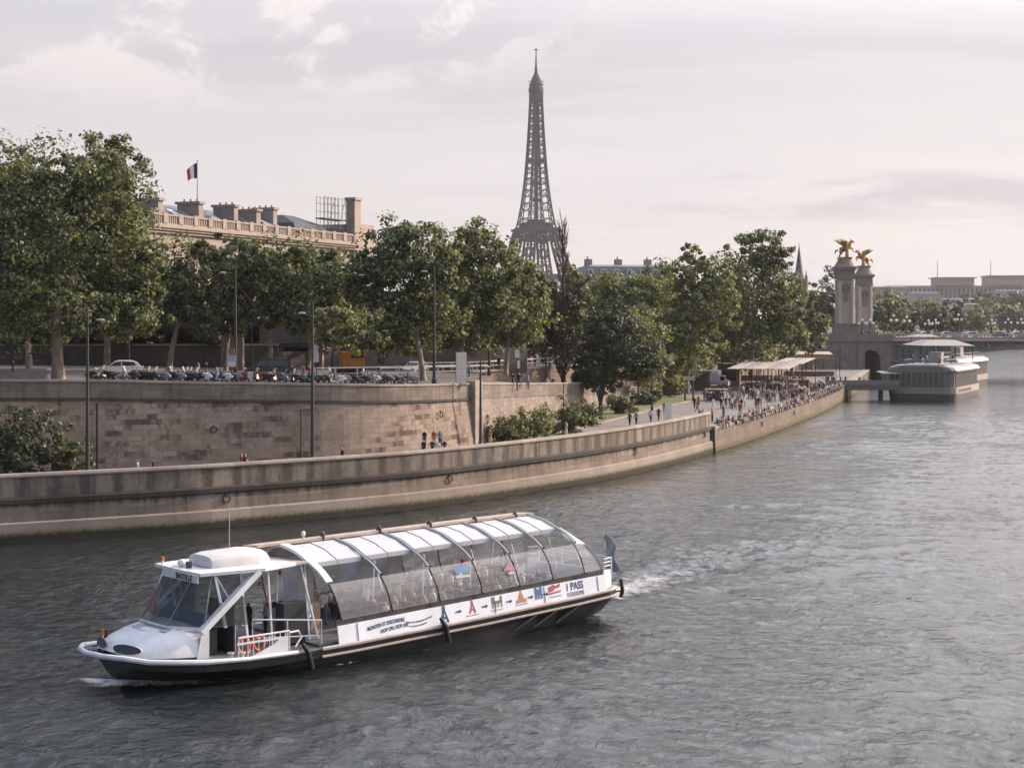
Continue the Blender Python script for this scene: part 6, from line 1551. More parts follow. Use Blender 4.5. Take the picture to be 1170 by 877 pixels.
def pylon(px, Y, wid, ptop, sgn, label, statue_label):
    X = (px - CX) * Y / F; zc = CAMH - (ptop - HZ) * Y / F; s = Y / F
    root = empty('bridge_pillar', (X, Y, BZ), 0, label, 'pillar', 'stone pillars of the bridge'); w_ = wid * s / 2; H = zc - BZ
    b = MB(); b.bb(-w_ * 1.5, w_ * 1.5, -w_ * 1.5, w_ * 1.5, -.3, 1.3); b.bb(-w_ * 1.22, w_ * 1.22, -w_ * 1.22, w_ * 1.22, 1.303, 3.4); b.bb(-w_ * 1.3, w_ * 1.3, -w_ * 1.3, w_ * 1.3, 3.403, 3.8); b.build('pedestal', bst, root)
    b = MB(); b.bb(-w_ * .66, w_ * .66, -w_ * .66, w_ * .66, 3.803, H - 3.6)
    for sx in (-1, 1):
        for sy in (-1, 1): b.lathe([(.62, 3.8), (.54, 4.2), (.50, H - 4.3), (.66, H - 3.7)], (sx * w_ * .74, sy * w_ * .74, 0), 10)
    b.build('shaft', bstl, root)
    b = MB(); b.bb(-w_ * 1.02, w_ * 1.02, -w_ * 1.02, w_ * 1.02, H - 3.597, H - 2.9); b.bb(-w_ * .98, w_ * .98, -w_ * .98, w_ * .98, H - 2.897, H - 1.2); b.bb(-w_ * 1.15, w_ * 1.15, -w_ * 1.15, w_ * 1.15, H - 1.197, H - .8); b.bb(-w_ * 1.22, w_ * 1.22, -w_ * 1.22, w_ * 1.22, H - .797, H - .3)
    b.lathe([(w_ * 1.25, H - .3), (w_ * 1.0, H + .5), (w_ * .82, H + 1.3), (w_ * .72, H + 1.7)], n=4 * 4); b.build('cornice', bst, root)
    b = MB(); b.tube([(math.cos(a) * .75, -w_ * .74, H - 6.0 + math.sin(a) * 1.1) for a in [6.283 * q / 12 for q in range(12)]], .22, 6, closed=True); b.bb(-.5, .5, -w_ * .8, -w_ * .6, H - 9.5, H - 7.2); b.ell((0, -w_ * .7, H - 6), (.5, .3, .75)); b.build('cartouche', bst, root)
    b = pegasus(sgn); k = 1.18; b.xf(Matrix.Translation((X, Y, BZ + H + 1.68)) @ Matrix.Scale(k, 4)); o = b.build('gilded_statue', gold, None, True); tag(o, statue_label, 'statue', 'gilded statues on the bridge pillars')
pylon(965, 433, 20, 303.5, 1, 'taller nearer stone pillar at the left end of the bridge', 'golden winged horse statue on the taller nearer pillar')
pylon(987.0, 474, 17, 312.5, -1, 'rear stone pillar with gilded top, right of the taller one', 'golden winged horse statue on the rear pillar, facing left')
# stone lions / sculpture bases by the pillars
for px, Y, lb in ((983, 429, 'pale stone figure on the bridge parapet by the pillars'),):
    pass
# lamps
globe = mat('lamp_globe', (0.70, 0.66, 0.62), .25, var=0)
def candelabra(px, Y, h, n, label):
    X = (px - CX) * Y / F; root = empty('bridge_lamp', (X, Y, BZ + 1.15), 0, label, 'street lamp', 'ornate lamps on the bridge')
    b = MB(); b.lathe([(.5, 0), (.5, .5), (.25, .7), (.16, 1.2), (.12, h * .75), (.2, h * .78), (.1, h)], n=8)
    for k in range(n):
        a = 6.283 * k / n + .4; r = 1.0; b.tube([(0, 0, h * .62), (math.cos(a) * r * .6, math.sin(a) * r * .6, h * .58), (math.cos(a) * r, math.sin(a) * r, h * .72)], .06, 5)
    b.build('post', bronze, root)
    for k in range(n + 1):
        a = 6.283 * k / n + .4; r = 1.0 if k < n else 0; g = MB(); g.ell((math.cos(a) * r, math.sin(a) * r, h * .72 + .32 if k < n else h + .32), (.34, .34, .38), 8, 6); g.build('lamp_globe', globe, root)
for i, (px, Y, h, n) in enumerate(((1021, 431, 4.3, 4), (1036, 431, 4.0, 4), (1061, 431, 3.0, 3), (1069, 470, 3.2, 3), (1095, 431, 4.6, 5), (1133, 431, 3.2, 3), (1152, 470, 3.4, 2), (1167, 431, 3.4, 3), (985, 429, 3.2, 2), (994, 429, 3.2, 2))):
    candelabra(px, Y, h, n, ['tall ornate lamp with white globes right of the pillars', 'second ornate lamp right of the pillars above the moored boat', 'short three globe lamp above the restaurant boat roof', 'short lamp on the far side of the bridge behind the boat roof', 'tallest many globe lamp in the middle of the visible bridge', 'three globe lamp above the bridge arch', 'slim lamp on the far side of the bridge near the right edge', 'three globe lamp at the right edge of the photo', 'small lamp before the pillars, left one', 'small lamp before the pillars, right one'][i])
# ------------------------------------------------------------------ street furniture, vehicles, scooters
pole_m = mat('lamp_post_dark', (0.035, 0.036, 0.038), .6, .2, var=.1); lens_m = mat('lamp_lens', (0.34, 0.34, 0.33), .3, var=0)
def lamp_post(px, py_b, z, py_t, label, arms=(), r=.13, Y=None, group='dark street lamp posts'):
    p = gp(px, py_b, z) if Y is None else Vector(((px - CX) * Y / F, Y, z)); h = at(px, py_t, p.y).z - z
    root = empty('lamp_post', p, 0, label, 'lamp post', group)
    b = MB(); b.lathe([(r * 2.0, 0), (r * 2.0, .5), (r * 1.3, .7), (r * 1.1, h * .3), (r * .6, h)], n=9); b.build('pole', pole_m, root)
    for (dx, dz) in arms:
        b = MB(); b.tube([(0, 0, h * .9), (dx * .45, 0, h * .9 + dz * .5), (dx * .85, 0, h * .9 + dz)], [.07, .05, .05], 6); b.build('arm', pole_m, root)
        b = MB(); b.ell((dx, 0, h * .9 + dz - .02), (.34, .16, .10), 9, 6); b.build('lamp_head', lens_m, root)
    return root
lamp_post(100, 0, QZ, 352, 'tall dark lamp post in front of the retaining wall, left of the pipe', [(1.0, .5)], Y=125.5)
lamp_post(357, 0, QZ, 343, 'tall dark lamp post in front of the middle of the retaining wall', [(-.9, .4)], Y=136.5)
lamp_post(549, 0, QZ, 412, 'lamp post at the corner of the retaining wall and the ramp', [(.6, .3)], Y=164)
lamp_post(269, 0, 10.15, 300, 'street lamp post with single head to the left, before the stone pillar', [(-1.2, .2)], Y=152)
lamp_post(380, 0, 9.9, 312, 'double-armed street lamp half hidden in the trees', [(-2.8, .9), (3.0, .9)], Y=170)
lamp_post(496, 0, 9.5, 303, 'street lamp post with single head standing in front of the large middle tree', [(-1.0, .6)], Y=163)
lamp_post(559, 0, 9.3, 345, 'slim street lamp post behind the white display panel', [(1.4, .1)], Y=195)
lamp_post(624, 0, 8.0, 395, 'slim post on the ramp beside the bare poplar', [(.5, .2)], Y=214, r=.10)
lamp_post(147, 0, 10.6, 372, 'short dark post behind the silver car', [], Y=176, r=.12)
lamp_post(288, 0, 10.2, 360, 'thin dark post left of the black van', [], Y=170, r=.09)
lamp_post(745, 0, QZ, 420, 'slim lamp post near the young trees of the lower walkway', [(.7, .2)], Y=232, r=.1)

wheel_m = mat('tyre_rubber', (0.018, 0.018, 0.019), .9, var=0); rim_m = mat('wheel_rim', (0.4, 0.4, 0.41), .3, .7, var=0)
carglass = mat('car_glass', (0.02, 0.023, 0.027), .06, spec=.7, var=0); headl = mat('headlight_lens', (0.65, 0.65, 0.66), .15, var=0); taill = mat('tail_lamp', (0.35, 0.02, 0.02), .3, var=0)
def wheel(par, x, y, r, w_=.22):
    b = MB(); M_ = Matrix.Translation((x, y, r)) @ Matrix.Rotation(R(90), 4, 'X')
    b.lathe([(r * .62, -w_ / 2), (r * .95, -w_ / 2), (r, -w_ * .3), (r, w_ * .3), (r * .95, w_ / 2), (r * .62, w_ / 2)], n=16); b.xf(M_); wo_ = b.build('wheel', wheel_m, par, True)
    b = MB(); b.lathe([(.05, -w_ * .53), (r * .6, -w_ * .5), (r * .6, w_ * .5), (.05, w_ * .53)], n=10); b.xf(M_); b.build('rim', rim_m, wo_); return wo_
def car(p, rz, paint, label, prof=None, L_=4.4, Wd=1.8, name='parked_car', cat='car', win=None, wr=.33, wx=(-1.35, 1.32), group=None):
    """side profile lofted over the width; local +x is the front"""
    root = empty(name, p, rz, label, cat, group); hw_ = Wd / 2
    prof = prof or [(-2.15, .35), (-2.2, .85), (-2.05, 1.08), (-1.75, 1.40), (-1.3, 1.55), (-.2, 1.58), (.35, 1.48), (1.05, 1.02), (1.95, .86), (2.18, .66), (2.2, .35)]
    b = MB(); rg = []
    for t in (-1, -.92, -.5, 0, .5, .92, 1):
        row = []
        for (x, z) in prof:
            tuck = (1 - .10 * max(0, (z - .95) / .6)) if abs(t) > .4 else 1
            row.append(Vector((x * (1 - .03 * abs(t)), t * hw_ * tuck, z - (.03 if abs(t) > .95 else 0))))
        rg.append(row)
    b.loft(rg); b.build('body', paint, root, True)
    win = win or ([(-1.6, 1.06), (-1.45, 1.40), (-.3, 1.47), (-.3, 1.06)], [(-.2, 1.06), (-.2, 1.47), (.32, 1.40), (.85, 1.05)])
    for sg in (-1, 1):
        for wpoly in win:
            k = MB(); k.slab([(x, sg * hw_ * (1 - .10 * max(0, (z - .95) / .6)) * 1.004, z) for x, z in wpoly], (0, sg * .012, 0)); k.build('side_window', carglass, root)
    return root
def carfaces(root, hw_, wsx, rwx, hl, tl):
    k = MB(); k.slab([(wsx[0][0], -hw_ * .80, wsx[0][1]), (wsx[0][0], hw_ * .80, wsx[0][1]), (wsx[1][0], hw_ * .74, wsx[1][1]), (wsx[1][0], -hw_ * .74, wsx[1][1])], (.02, 0, .015)); k.build('windscreen', carglass, root)
    k = MB(); k.slab([(rwx[0][0], -hw_ * .78, rwx[0][1]), (rwx[0][0], hw_ * .78, rwx[0][1]), (rwx[1][0], hw_ * .70, rwx[1][1]), (rwx[1][0], -hw_ * .70, rwx[1][1])], (-.02, 0, .015)); k.build('rear_window', carglass, root)
    for sg in (-1, 1):
        k = MB(); k.ell((hl[0], sg * hw_ * .75, hl[1]), (.14, .2, .1), 8, 6); k.build('headlight', headl, root)
        k = MB(); k.ell((tl[0], sg * hw_ * .82, tl[1]), (.08, .14, .16), 8, 6); k.build('tail_light', taill, root)
        k = MB(); k.ell((.75, sg * (hw_ + .1), 1.1), (.08, .12, .09), 7, 5); k.build('mirror', darkm, root)
def finish_car(root, hw_, wx, wr):
    carfaces(root, hw_, ((.98, 1.06), (.40, 1.46)), ((-2.02, 1.10), (-1.74, 1.40)), (2.08, .76), (-2.14, .92))
    for x in wx:
        for sg in (-1, 1): wheel(root, x, sg * (hw_ - .09), wr)
silver = mat('car_silver', (0.56, 0.55, 0.55), .3, .3, var=0); blackp = mat('car_black', (0.014, 0.015, 0.017), .22, var=0); whitep = mat('car_white', (0.62, 0.61, 0.60), .35, var=0)
p = gp(135, 430.5, 10.55); p.z = zup(p.x) + .03
c = car(p, R(198), silver, 'silver hatchback car parked on the street behind the scooters'); finish_car(c, .9, (-1.35, 1.32), .33)
VANP = [(-2.3, .35), (-2.33, .9), (-2.3, 1.35), (-2.15, 1.82), (-1.9, 1.9), (.6, 1.9), (1.0, 1.75), (1.55, 1.12), (2.15, .98), (2.3, .7), (2.3, .35)]
VWIN = ([(-2.1, 1.15), (-2.0, 1.68), (-1.1, 1.72), (-1.1, 1.15)], [(-1.0, 1.15), (-1.0, 1.72), (0.0, 1.72), (0.0, 1.15)], [(.1, 1.15), (.1, 1.72), (.72, 1.68), (1.3, 1.15)])
p = Vector(((306 - CX) * 165 / F, 165, 0)); p.z = zup(p.x) + .02
c = car(p, R(190), blackp, 'black minivan on the street behind the red and white barrier', VANP, 4.6, 1.9, 'minivan', 'van', VWIN, .34, (-1.45, 1.45)); carfaces(c, .95, ((1.48, 1.2), (1.05, 1.7)), ((-2.3, 1.25), (-2.16, 1.78)), (2.2, .85), (-2.3, 1.0))
for x in (-1.45, 1.45):
    for sg in (-1, 1): wheel(c, x, sg * .86, .34)
p = Vector(((474 - CX) * 200 / F, 200, 9.3)); c = car(p, R(250), whitep, 'white car far back on the street under the large middle tree'); finish_car(c, .9, (-1.35, 1.32), .33)
# barrier and works
rw = [mat('barrier_red', (0.42, 0.06, 0.05), .6, var=.1), mat('barrier_white', (0.6, 0.58, 0.56), .6, var=.1)]
p = at(292, 428, 155); b = MB()
for i in range(9): b.bb(i * .5 - 2.2, i * .5 - 1.7, -.3, .3, 0, .85, 0 if i % 4 != 3 else 1)
o = b.build('road_barrier', rw); o.location = (p.x, 155, zup(p.x)); tag(o, 'red plastic road barrier in front of the black minivan', 'barrier')
yel = mat('digger_orange', (0.50, 0.19, 0.03), .5, var=.12)
p = Vector(((402 - CX) * 178 / F, 178, 0)); p.z = zup(p.x); dg_ = empty('digger', p, R(20), 'orange excavator with dark cab standing under the young trees', 'excavator')
b = MB(); b.bb(-1.2, 1.2, -.9, .9, .9, 1.9); b.bb(-1.3, -.3, -.9, .9, 1.9, 2.6); b.build('body', yel, dg_)
for sg in (-1, 1):
    b = MB(); b.loft([[Vector((x, sg * .95 - .22 + q * .44, z)) for x, z in ((-1.5, .2), (-1.3, 0), (1.3, 0), (1.5, .2), (1.5, .55), (1.3, .75), (-1.3, .75), (-1.5, .55))] for q in (0, 1)]); b.build('track', wheel_m, dg_)
b = MB(); b.bb(0, 1.1, -.85, .3, 1.9, 3.3); b.build('cab', darkm, dg_)
b = MB(); b.bar((1.1, .5, 1.7), (2.6, .5, 3.9), .32); b.bar((2.6, .5, 3.9), (3.5, .5, 2.0), .26); b.build('arm', yel, dg_)
b = MB(); b.slab([(3.2, .1, 2.0), (3.8, .1, 1.9), (3.7, .1, 1.1), (3.1, .1, 1.3)], (0, .8, 0)); b.build('bucket', darkm, dg_)
# panels and signs
p = at(527, 434.5, 164); root = empty('display_panel', (p.x, 164, zup(p.x)), R(4), 'tall white display panel standing on top of the retaining wall', 'display panel')
b = MB(); b.bb(-.5, .5, -.12, .12, .12, 3.35); b.build('panel', mat('panel_cream', (0.66, 0.58, 0.52), .6, var=.04), root)
b = MB(); b.bb(-.56, .56, -.16, .16, 0, .12); b.bar((-.53, 0, .1), (-.53, 0, 3.4), .06); b.bar((.53, 0, .1), (.53, 0, 3.4), .06); b.build('frame', lime, root)
b = MB(); 
for i in range(7): b.bb(-.42, .42 - .12 * (i % 3), -.128, -.12, .6 + i * .36, .66 + i * .36)
b.build('printed_line', mat('print_faint', (0.50, 0.44, 0.40), .7, var=0), root)
p = Vector(((264.5 - CX) * 151 / F, 151, 0)); p.z = zup(p.x); root = empty('street_sign', p, R(-8), 'pale blue and white street sign on a post by the single-headed lamp', 'sign')
b = MB(); b.bar((0, 0, 0), (0, 0, 3.2), .08); b.build('post', pole_m, root)
b = MB(); b.bb(-.42, .42, -.08, -.04, 1.4, 2.5, 0); b.bb(-.36, .36, -.085, -.08, 1.5, 1.9, 1); b.bb(-.3, .3, -.06, 0, 2.55, 3.15, 2); b.build('plate', [mat('sign_blue_pale', (0.30, 0.36, 0.44), .5, var=.1), rw[1], mat('sign_brown', (0.22, 0.12, 0.10), .6, var=0)], root)
p = Vector(((361.5 - CX) * 152 / F, 152, 0)); p.z = zup(p.x); root = empty('street_sign', p, 0, 'narrow white sign hanging on a post near the tall middle lamp post', 'sign')
b = MB(); b.bar((0, 0, 0), (0, 0, 4.4), .08); b.build('post', pole_m, root); b = MB(); b.bb(-.22, .22, -.08, -.04, 2.1, 4.2); b.build('plate', rw[1], root)
p = Vector(((597 - CX) * 184 / F, 184, 0)); root = empty('street_sign', (p.x - .6, 184, 8.0), 0, 'post with two white plates on the ramp, left of the bare poplar', 'sign')
b = MB(); b.bar((0, 0, 0), (0, 0, 4.6), .16); b.build('post', pole_m, root); b = MB(); b.bb(-.25, .25, -.14, -.09, 3.7, 4.6); b.bb(.0, .32, -.14, -.09, 2.5, 3.4); b.build('plate', rw[1], root)
p = gp(763.5, 487, QZ); root = empty('info_board', p, R(10), 'narrow white upright sign beside the lower walkway', 'sign')
b = MB(); b.bb(-.42, .42, -.06, .06, .55, 2.7); b.build('panel', mat('board_white', (0.62, 0.57, 0.54), .6, var=.05), root); b = MB(); b.bar((-.3, 0, 0), (-.3, 0, .6), .08); b.bar((.3, 0, 0), (.3, 0, .6), .08); b.build('leg', pole_m, root)
p = gp(787.5, 458, QZ); root = empty('sign_frame', p, R(15), 'wooden goal-shaped sign frame at the edge of the crowded quay', 'sign')
b = MB(); b.bb(-.85, -.6, -.12, .12, 0, 3.6); b.bb(.55, .8, -.12, .12, 0, 3.6); b.build('post', mat('post_brown', (0.10, 0.075, 0.06), .8, var=.1), root); b = MB(); b.bb(-1.0, .95, -.15, .15, 3.3, 3.9); b.build('beam', mat('beam_pale', (0.34, 0.27, 0.23), .8, var=.1), root)
# white railing of the terrace and of the works
railm = mat('railing_pale', (0.60, 0.54, 0.48), .5, var=.05)
def railing(pts, z, h, label, step=2.2, grp=None):
    root = empty('street_railing', (pts[0][0], pts[0][1], z), 0, label, 'railing', grp); o = Vector((pts[0][0], pts[0][1], z)); a = MB(); q = MB()
    for i in range(len(pts) - 1):
        A = Vector((*pts[i], z)) - o; B_ = Vector((*pts[i + 1], z)) - o; a.bar(A + Vector((0, 0, h)), B_ + Vector((0, 0, h)), .16, .14); a.bar(A + Vector((0, 0, h * .5)), B_ + Vector((0, 0, h * .5)), .06)
        n = max(1, int((B_ - A).length / step))
        for k in range(n + 1): t = A.lerp(B_, k / n); q.bar(t, t + Vector((0, 0, h)), .12)
    a.build('rail', railm, root); q.build('post', railm, root)
railing([(-11.5, 199), (-5.4, 202.3)] + [(p[0] - .3, p[1]) for p in BACK[1:4]], 9.62, 1.1, 'white railing along the top of the terrace wall behind the ramp')
railing([(-20.5, 168), (-14, 172), (-6, 178)], 9.8, 1.2, 'white railing round the street works behind the scooters')
railing([(-15, 186), (-3, 197)], 9.35, 1.15, 'white railing behind the white display panel')
# low glass-like screen on the wall at the left edge
b = MB(); strip(b, [(-60, 131), (-45, 138.3), (-40, 140.5)], [(-.1, 10.8), (0, 10.8), (0, 11.75), (-.1, 11.75)]); tag(b.build('street_barrier', mat('barrier_concrete', (0.16, 0.15, 0.14), .9, var=.2)), 'low grey concrete barrier behind the wall top at the left edge', 'barrier')

# ------------------------------------------------------------------ scooters behind the wall
def scooter(paint, screen):
    root = empty('scooter', (0, 0, 0)); kids = []
    b = MB(); b.tube([(-.75, 0, .72), (-.35, 0, .78), (.05, 0, .74)], [.13, .17, .13], 8); b.tube([(-.95, 0, .62), (-.6, 0, .55), (-.3, 0, .42)], [.10, .2, .2], 8); b.bb(-.25, .42, -.17, .17, .26, .36)
    b.slab([(.40, -.22, .3), (.40, .22, .3), (.58, .24, .85), (.58, -.24, .85)], (.09, 0, .02)); b.tube([(.55, 0, .85), (.5, 0, 1.02)], .08, 7); b.ell((.70, 0, .36), (.26, .1, .09), 8, 5); kids.append(b.build('body', paint, root, True))
    b = MB(); b.tube([(.48, -.34, 1.06), (.52, 0, 1.0), (.48, .34, 1.06)], .025, 6); b.tube([(.48, -.26, 1.06), (.5, -.32, 1.25)], .014, 4); b.tube([(.48, .26, 1.06), (.5, .32, 1.25)], .014, 4); b.ell((.5, .33, 1.27), (.03, .08, .05), 6, 4); b.ell((.5, -.33, 1.27), (.03, .08, .05), 6, 4); kids.append(b.build('handlebar', darkm, root))
    b = MB(); b.tube([(.68, 0, .28), (.56, 0, .8)], .04, 6); b.ell((-.12, 0, .80), (.34, .15, .07), 8, 5); kids.append(b.build('saddle', darkm, root))
    for x in (-.62, .70):
        w_ = wheel(root, x, 0, .26, .12); kids.append(w_); KIDS[w_.name] = list(w_.children)
    if screen:
        b = MB(); b.slab([(.60, -.20, .95), (.60, .20, .95), (.42, .15, 1.42), (.42, -.15, 1.42)], (.015, 0, 0)); kids.append(b.build('windshield', mat('scooter_windshield', (0.34, 0.34, 0.35), .3, var=0), root))
    return root, kids
protos = [scooter(mat('scooter_black', (0.02, 0.02, 0.022), .35, var=0), True), scooter(mat('scooter_white', (0.55, 0.54, 0.53), .35, var=0), True), scooter(mat('scooter_blue', (0.05, 0.10, 0.22), .35, var=0), False), scooter(mat('scooter_dark', (0.03, 0.03, 0.033), .35, var=0), False), scooter(mat('scooter_grey', (0.18, 0.18, 0.19), .4, var=0), True)]
slots = [112, 172, 168, 187, 199, 209, 219, 229, 242, 263, 278, 326, 358,  121, 127, 138, 151, 163, 173, 180, 193, 205, 214, 224, 235, 247, 254, 259, 271, 306, 318, 340, 350, 366, 374, 383, 392, 401, 412, 422, 431, 441, 448, 455, 464, 472, 479, 487]
kinds = [3, 0, 0, 4, 3, 0, 3, 0, 3, 0, 3, 4, 3,  3, 0, 4, 3, 0, 3, 4, 0, 4, 3, 0, 1, 1, 2, 1, 4, 0, 3, 0, 4, 3, 0, 1, 1, 4, 3, 0, 4, 1, 3, 4, 0, 4, 3, 4]
kn = ['black scooter with clear windshield', 'white scooter with windshield', 'blue scooter', 'dark scooter without windshield', 'grey scooter with windshield']
where = {}
def near_what(px):
    for lim, t in ((128, 'below the silver car bonnet'), (170, 'in front of the silver car'), (230, 'left of the street sign'), (275, 'beside the blue street sign'), (330, 'by the red barrier'), (368, 'beside the tall middle lamp post'), (405, 'in front of the excavator'), (450, 'before the works railing'), (999, 'before the large middle tree')):
        if px < lim: return t
rpath = [Vector(p) for p in RET]; used = set(); cnt = {}
for i, (px, kd) in enumerate(zip(slots, kinds)):
    q, nn = wall_pt(rpath, px); q = q - nn * (1.25 + .35 * (i % 3)); z = zup(q.x) + .12; lb = '%s on the wall top %s' % (kn[kd], near_what(px))
    rz = math.atan2(nn.y, nn.x) + R(180 + 48 + 12 * math.sin(i * 2.1)) if i % 5 else math.atan2(nn.y, nn.x) + R(60)
    rt, kk = protos[kd]
    if kd not in used:
        used.add(kd); rt.location = (q.x, q.y, z); rt.rotation_euler = (0, 0, rz); tag(rt, lb, 'scooter', 'scooters parked along the wall'); 
    else: rt2 = copy_tree(rt, kk, (q.x, q.y, z), rz, 1.0, lb, 'scooters parked along the wall')
b = MB()      # the raised pavement they stand on
for i in range(len(RET) - 1):
    a, c = RET[i], RET[i + 1]; b.slab([(a[0] - .3, a[1] + .45, zup(a[0]) + .05), (c[0] - .3, c[1] + .45, zup(c[0]) + .05), (c[0] - 2.6, c[1] + 4.2, zup(c[0]) + .05), (a[0] - 2.2, a[1] + 4.2, zup(a[0]) + .05)], (0, 0, .06))
tag(b.build('pavement', pav), kind='structure')

# ------------------------------------------------------------------ people along the wall and the lower walkway
def walker(px, py, z, pose, top, bot, label, face=None, Y=None, hair=0, sc=1.0, group=None):
    p = gp(px, py, z) if Y is None else Vector(((px - CX) * Y / F, Y, z)); return person(pose, top, bot, p, R(250) if face is None else face, label, group, hair, sc)
def on_street(px, Y, pose, top, bot, label, face=R(200), dz=.12):
    p = Vector(((px - CX) * Y / F, Y, 0)); p.z = zup(p.x) + dz; return person(pose, top, bot, p, face, label, None, 0)
on_street(15, 139.5, 'walk', 'black', 'black', 'person in black walking by the wall top at the left edge', R(0))
on_street(227, 150, 'lean', 'grey', 'black', 'person in grey among the scooters left of the blue street sign')
on_street(236, 150.5, 'stand', 'black', 'denim', 'person in black among the scooters left of the blue street sign')
on_street(334, 149, 'stand', 'black', 'denim', 'person in black behind the wall, left of the tall middle lamp post')
on_street(347, 150, 'lean', 'red', 'denim', 'person in red among the scooters left of the tall middle lamp post')
on_street(353, 151, 'stand', 'black', 'black', 'person in black right beside the tall middle lamp post')
on_street(376, 152, 'stand', 'white', 'grey', 'person in white among the scooters before the excavator')
on_street(415, 154, 'lean', 'white', 'grey', 'person in white among the scooters before the young trees')
on_street(536, 190, 'stand', 'pale blue', 'denim', 'person in pale blue just right of the white display panel', dz=0)
on_street(549, 168, 'lean', 'black', 'black', 'person in black leaning at the corner top of the retaining wall', dz=-.6)
RT = 'people on the ramp and terrace'
for i, (px, Y, z, tp, lb) in enumerate(((586, 186, 8.2, 'black', 'person in black sitting low behind the ramp wall'), (593, 187, 8.2, 'black', 'second person in black behind the ramp wall, by the sign post'), (603, 188, 8.0, 'grey', 'person in grey behind the ramp wall right of the sign post'), (625, 205, 7.0, 'pale blue', 'person in pale blue behind the ramp wall left of the bare poplar'), (632, 206, 7.0, 'black', 'person in black behind the ramp wall left of the bare poplar'),
        (570, 208, 9.6, 'black', 'person in black at the terrace railing, leftmost'), (605, 222, 9.6, 'red', 'person in red at the terrace railing'), (611, 223, 9.6, 'black', 'person in black at the terrace railing beside the one in red'), (622, 226, 9.6, 'black', 'person in black at the terrace railing behind the slim post'), (629, 228, 9.6, 'white', 'person in white at the terrace railing left of the bare poplar'), (636, 230, 9.6, 'red', 'person in red at the terrace railing, next to the bare poplar'))):
    person('stand' if i % 2 else 'lean', tp, 'denim', ((px - CX) * Y / F, Y, z), R(230 + 30 * (i % 3)), lb, RT, i % 3)
QW = 'walkers on the lower quay behind the parapet'
walker(157, 0, 3.62, 'walk', 'pale blue', 'denim', 'walker in pale blue behind the river parapet, left pair', R(190), Y=124.6)
walker(175, 0, 3.62, 'lean', 'black', 'black', 'walker in black behind the river parapet, left pair', R(190), Y=125.2)
walker(275.5, 0, 3.62, 'stand', 'red', 'denim', 'walker in red behind the river parapet', R(20), Y=130.2)
walker(279.5, 0, 3.62, 'lean', 'black', 'black', 'walker in black beside the one in red behind the river parapet', R(20), Y=130.2)
walker(391, 0, 3.62, 'walk', 'black', 'black', 'fair-haired walker in long black coat before the retaining wall', R(200), Y=136.8, hair=2)
GRP = 'group seated on the ledge by the wall'
b = MB(); b.box((0, 0, .45), (4.6, 1.0, .9), R(50)); bp_ = Vector(((497 - CX) * 153 / F, 153, QZ)); o = b.build('stone_ledge', mat('ledge_stone', (0.22, 0.19, 0.165), .9, var=.2)); o.location = bp_; tag(o, 'low stone ledge at the foot of the retaining wall under the seated group', 'ledge')
for i, (px, py, tp, bt, ps, dz, lb) in enumerate(((485, 0, 'black', 'denim', 'stand', .9, 'person in black standing on the ledge, left of the group'), (496, 0, 'rust', 'beige', 'stand', .92, 'person in mustard top standing in the middle of the group by the wall'), (503, 0, 'grey', 'black', 'stand', .92, 'person in grey standing on the ledge, right of the mustard top'), (484, 1, 'black', 'black', 'stand', .1, 'person in black in front of the ledge, left of the group'), (494, 1, 'black', 'denim', 'lean', .1, 'person in black in front of the ledge, middle of the group'), (508, 1, 'black', 'black', 'lean', .1, 'person in black in front of the ledge, right of the group'), (500, 1, 'white', 'black', 'stand', .0, 'person in white top half hidden in the group by the wall'))):
    Y = 153 if py == 0 else 151.6; person(ps, tp, bt, ((px - CX) * Y / F, Y, QZ + dz), R(250 + 20 * (i % 3)), lb, GRP, i % 3)
for px, py, z, ps, tp, bt, lb, fc, hr in ((548, 507.5, QZ, 'stand', 'pale blue', 'beige', 'person in pale blue leaning by the wall corner lamp post', 3.6, 0), (560, 509, QZ, 'lean', 'rust', 'beige', 'person crouching in tan top beside the low shrub', 4.2, 1), (573, 505, QZ, 'lean', 'black', 'black', 'person in dark clothes before the low shrubs', 4.3, 0), (606, 501, QZ, 'walk', 'black', 'black', 'person in black with wide stance before the low shrubs', 3.4, 0),
        (647, 499, QZ, 'stand', 'pale blue', 'white', 'fair-haired walker in pale blue near the parapet', 3.6, 2), (654, 490, QZ, 'stand', 'black', 'black', 'dark figure standing at the shrubs below the bare poplar', 4.0, 0), (719.5, 487, QZ, 'walk', 'black', 'black', 'walker in black, left one of the pair on the walkway', 1.2, 0), (727, 486, QZ, 'walk', 'grey', 'black', 'walker in grey, right one of the pair on the walkway', 1.2, 1),
        (743.5, 483, QZ, 'walk', 'pale blue', 'black', 'walker in pale blue top left of the narrow white sign', 1.2, 1), (752.5, 481, QZ, 'walk', 'black', 'black', 'walker in black left of the narrow white sign', 1.2, 0), (759, 473, QZ, 'stand', 'grey', 'grey', 'figure in grey just behind the narrow white sign', 1.2, 0), (793.5, 467, QZ, 'walk', 'black', 'black', 'walker in black at the end of the parapet, left one', 1.2, 0), (798, 465, QZ, 'walk', 'rust', 'black', 'walker in rust top at the end of the parapet', 1.2, 1), (789, 450, QZ, 'stand', 'pale blue', 'denim', 'person in pale blue standing under the wooden sign frame', 3.0, 0)):
    walker(px, py, z, ps, tp, bt, lb, fc, None, hr)
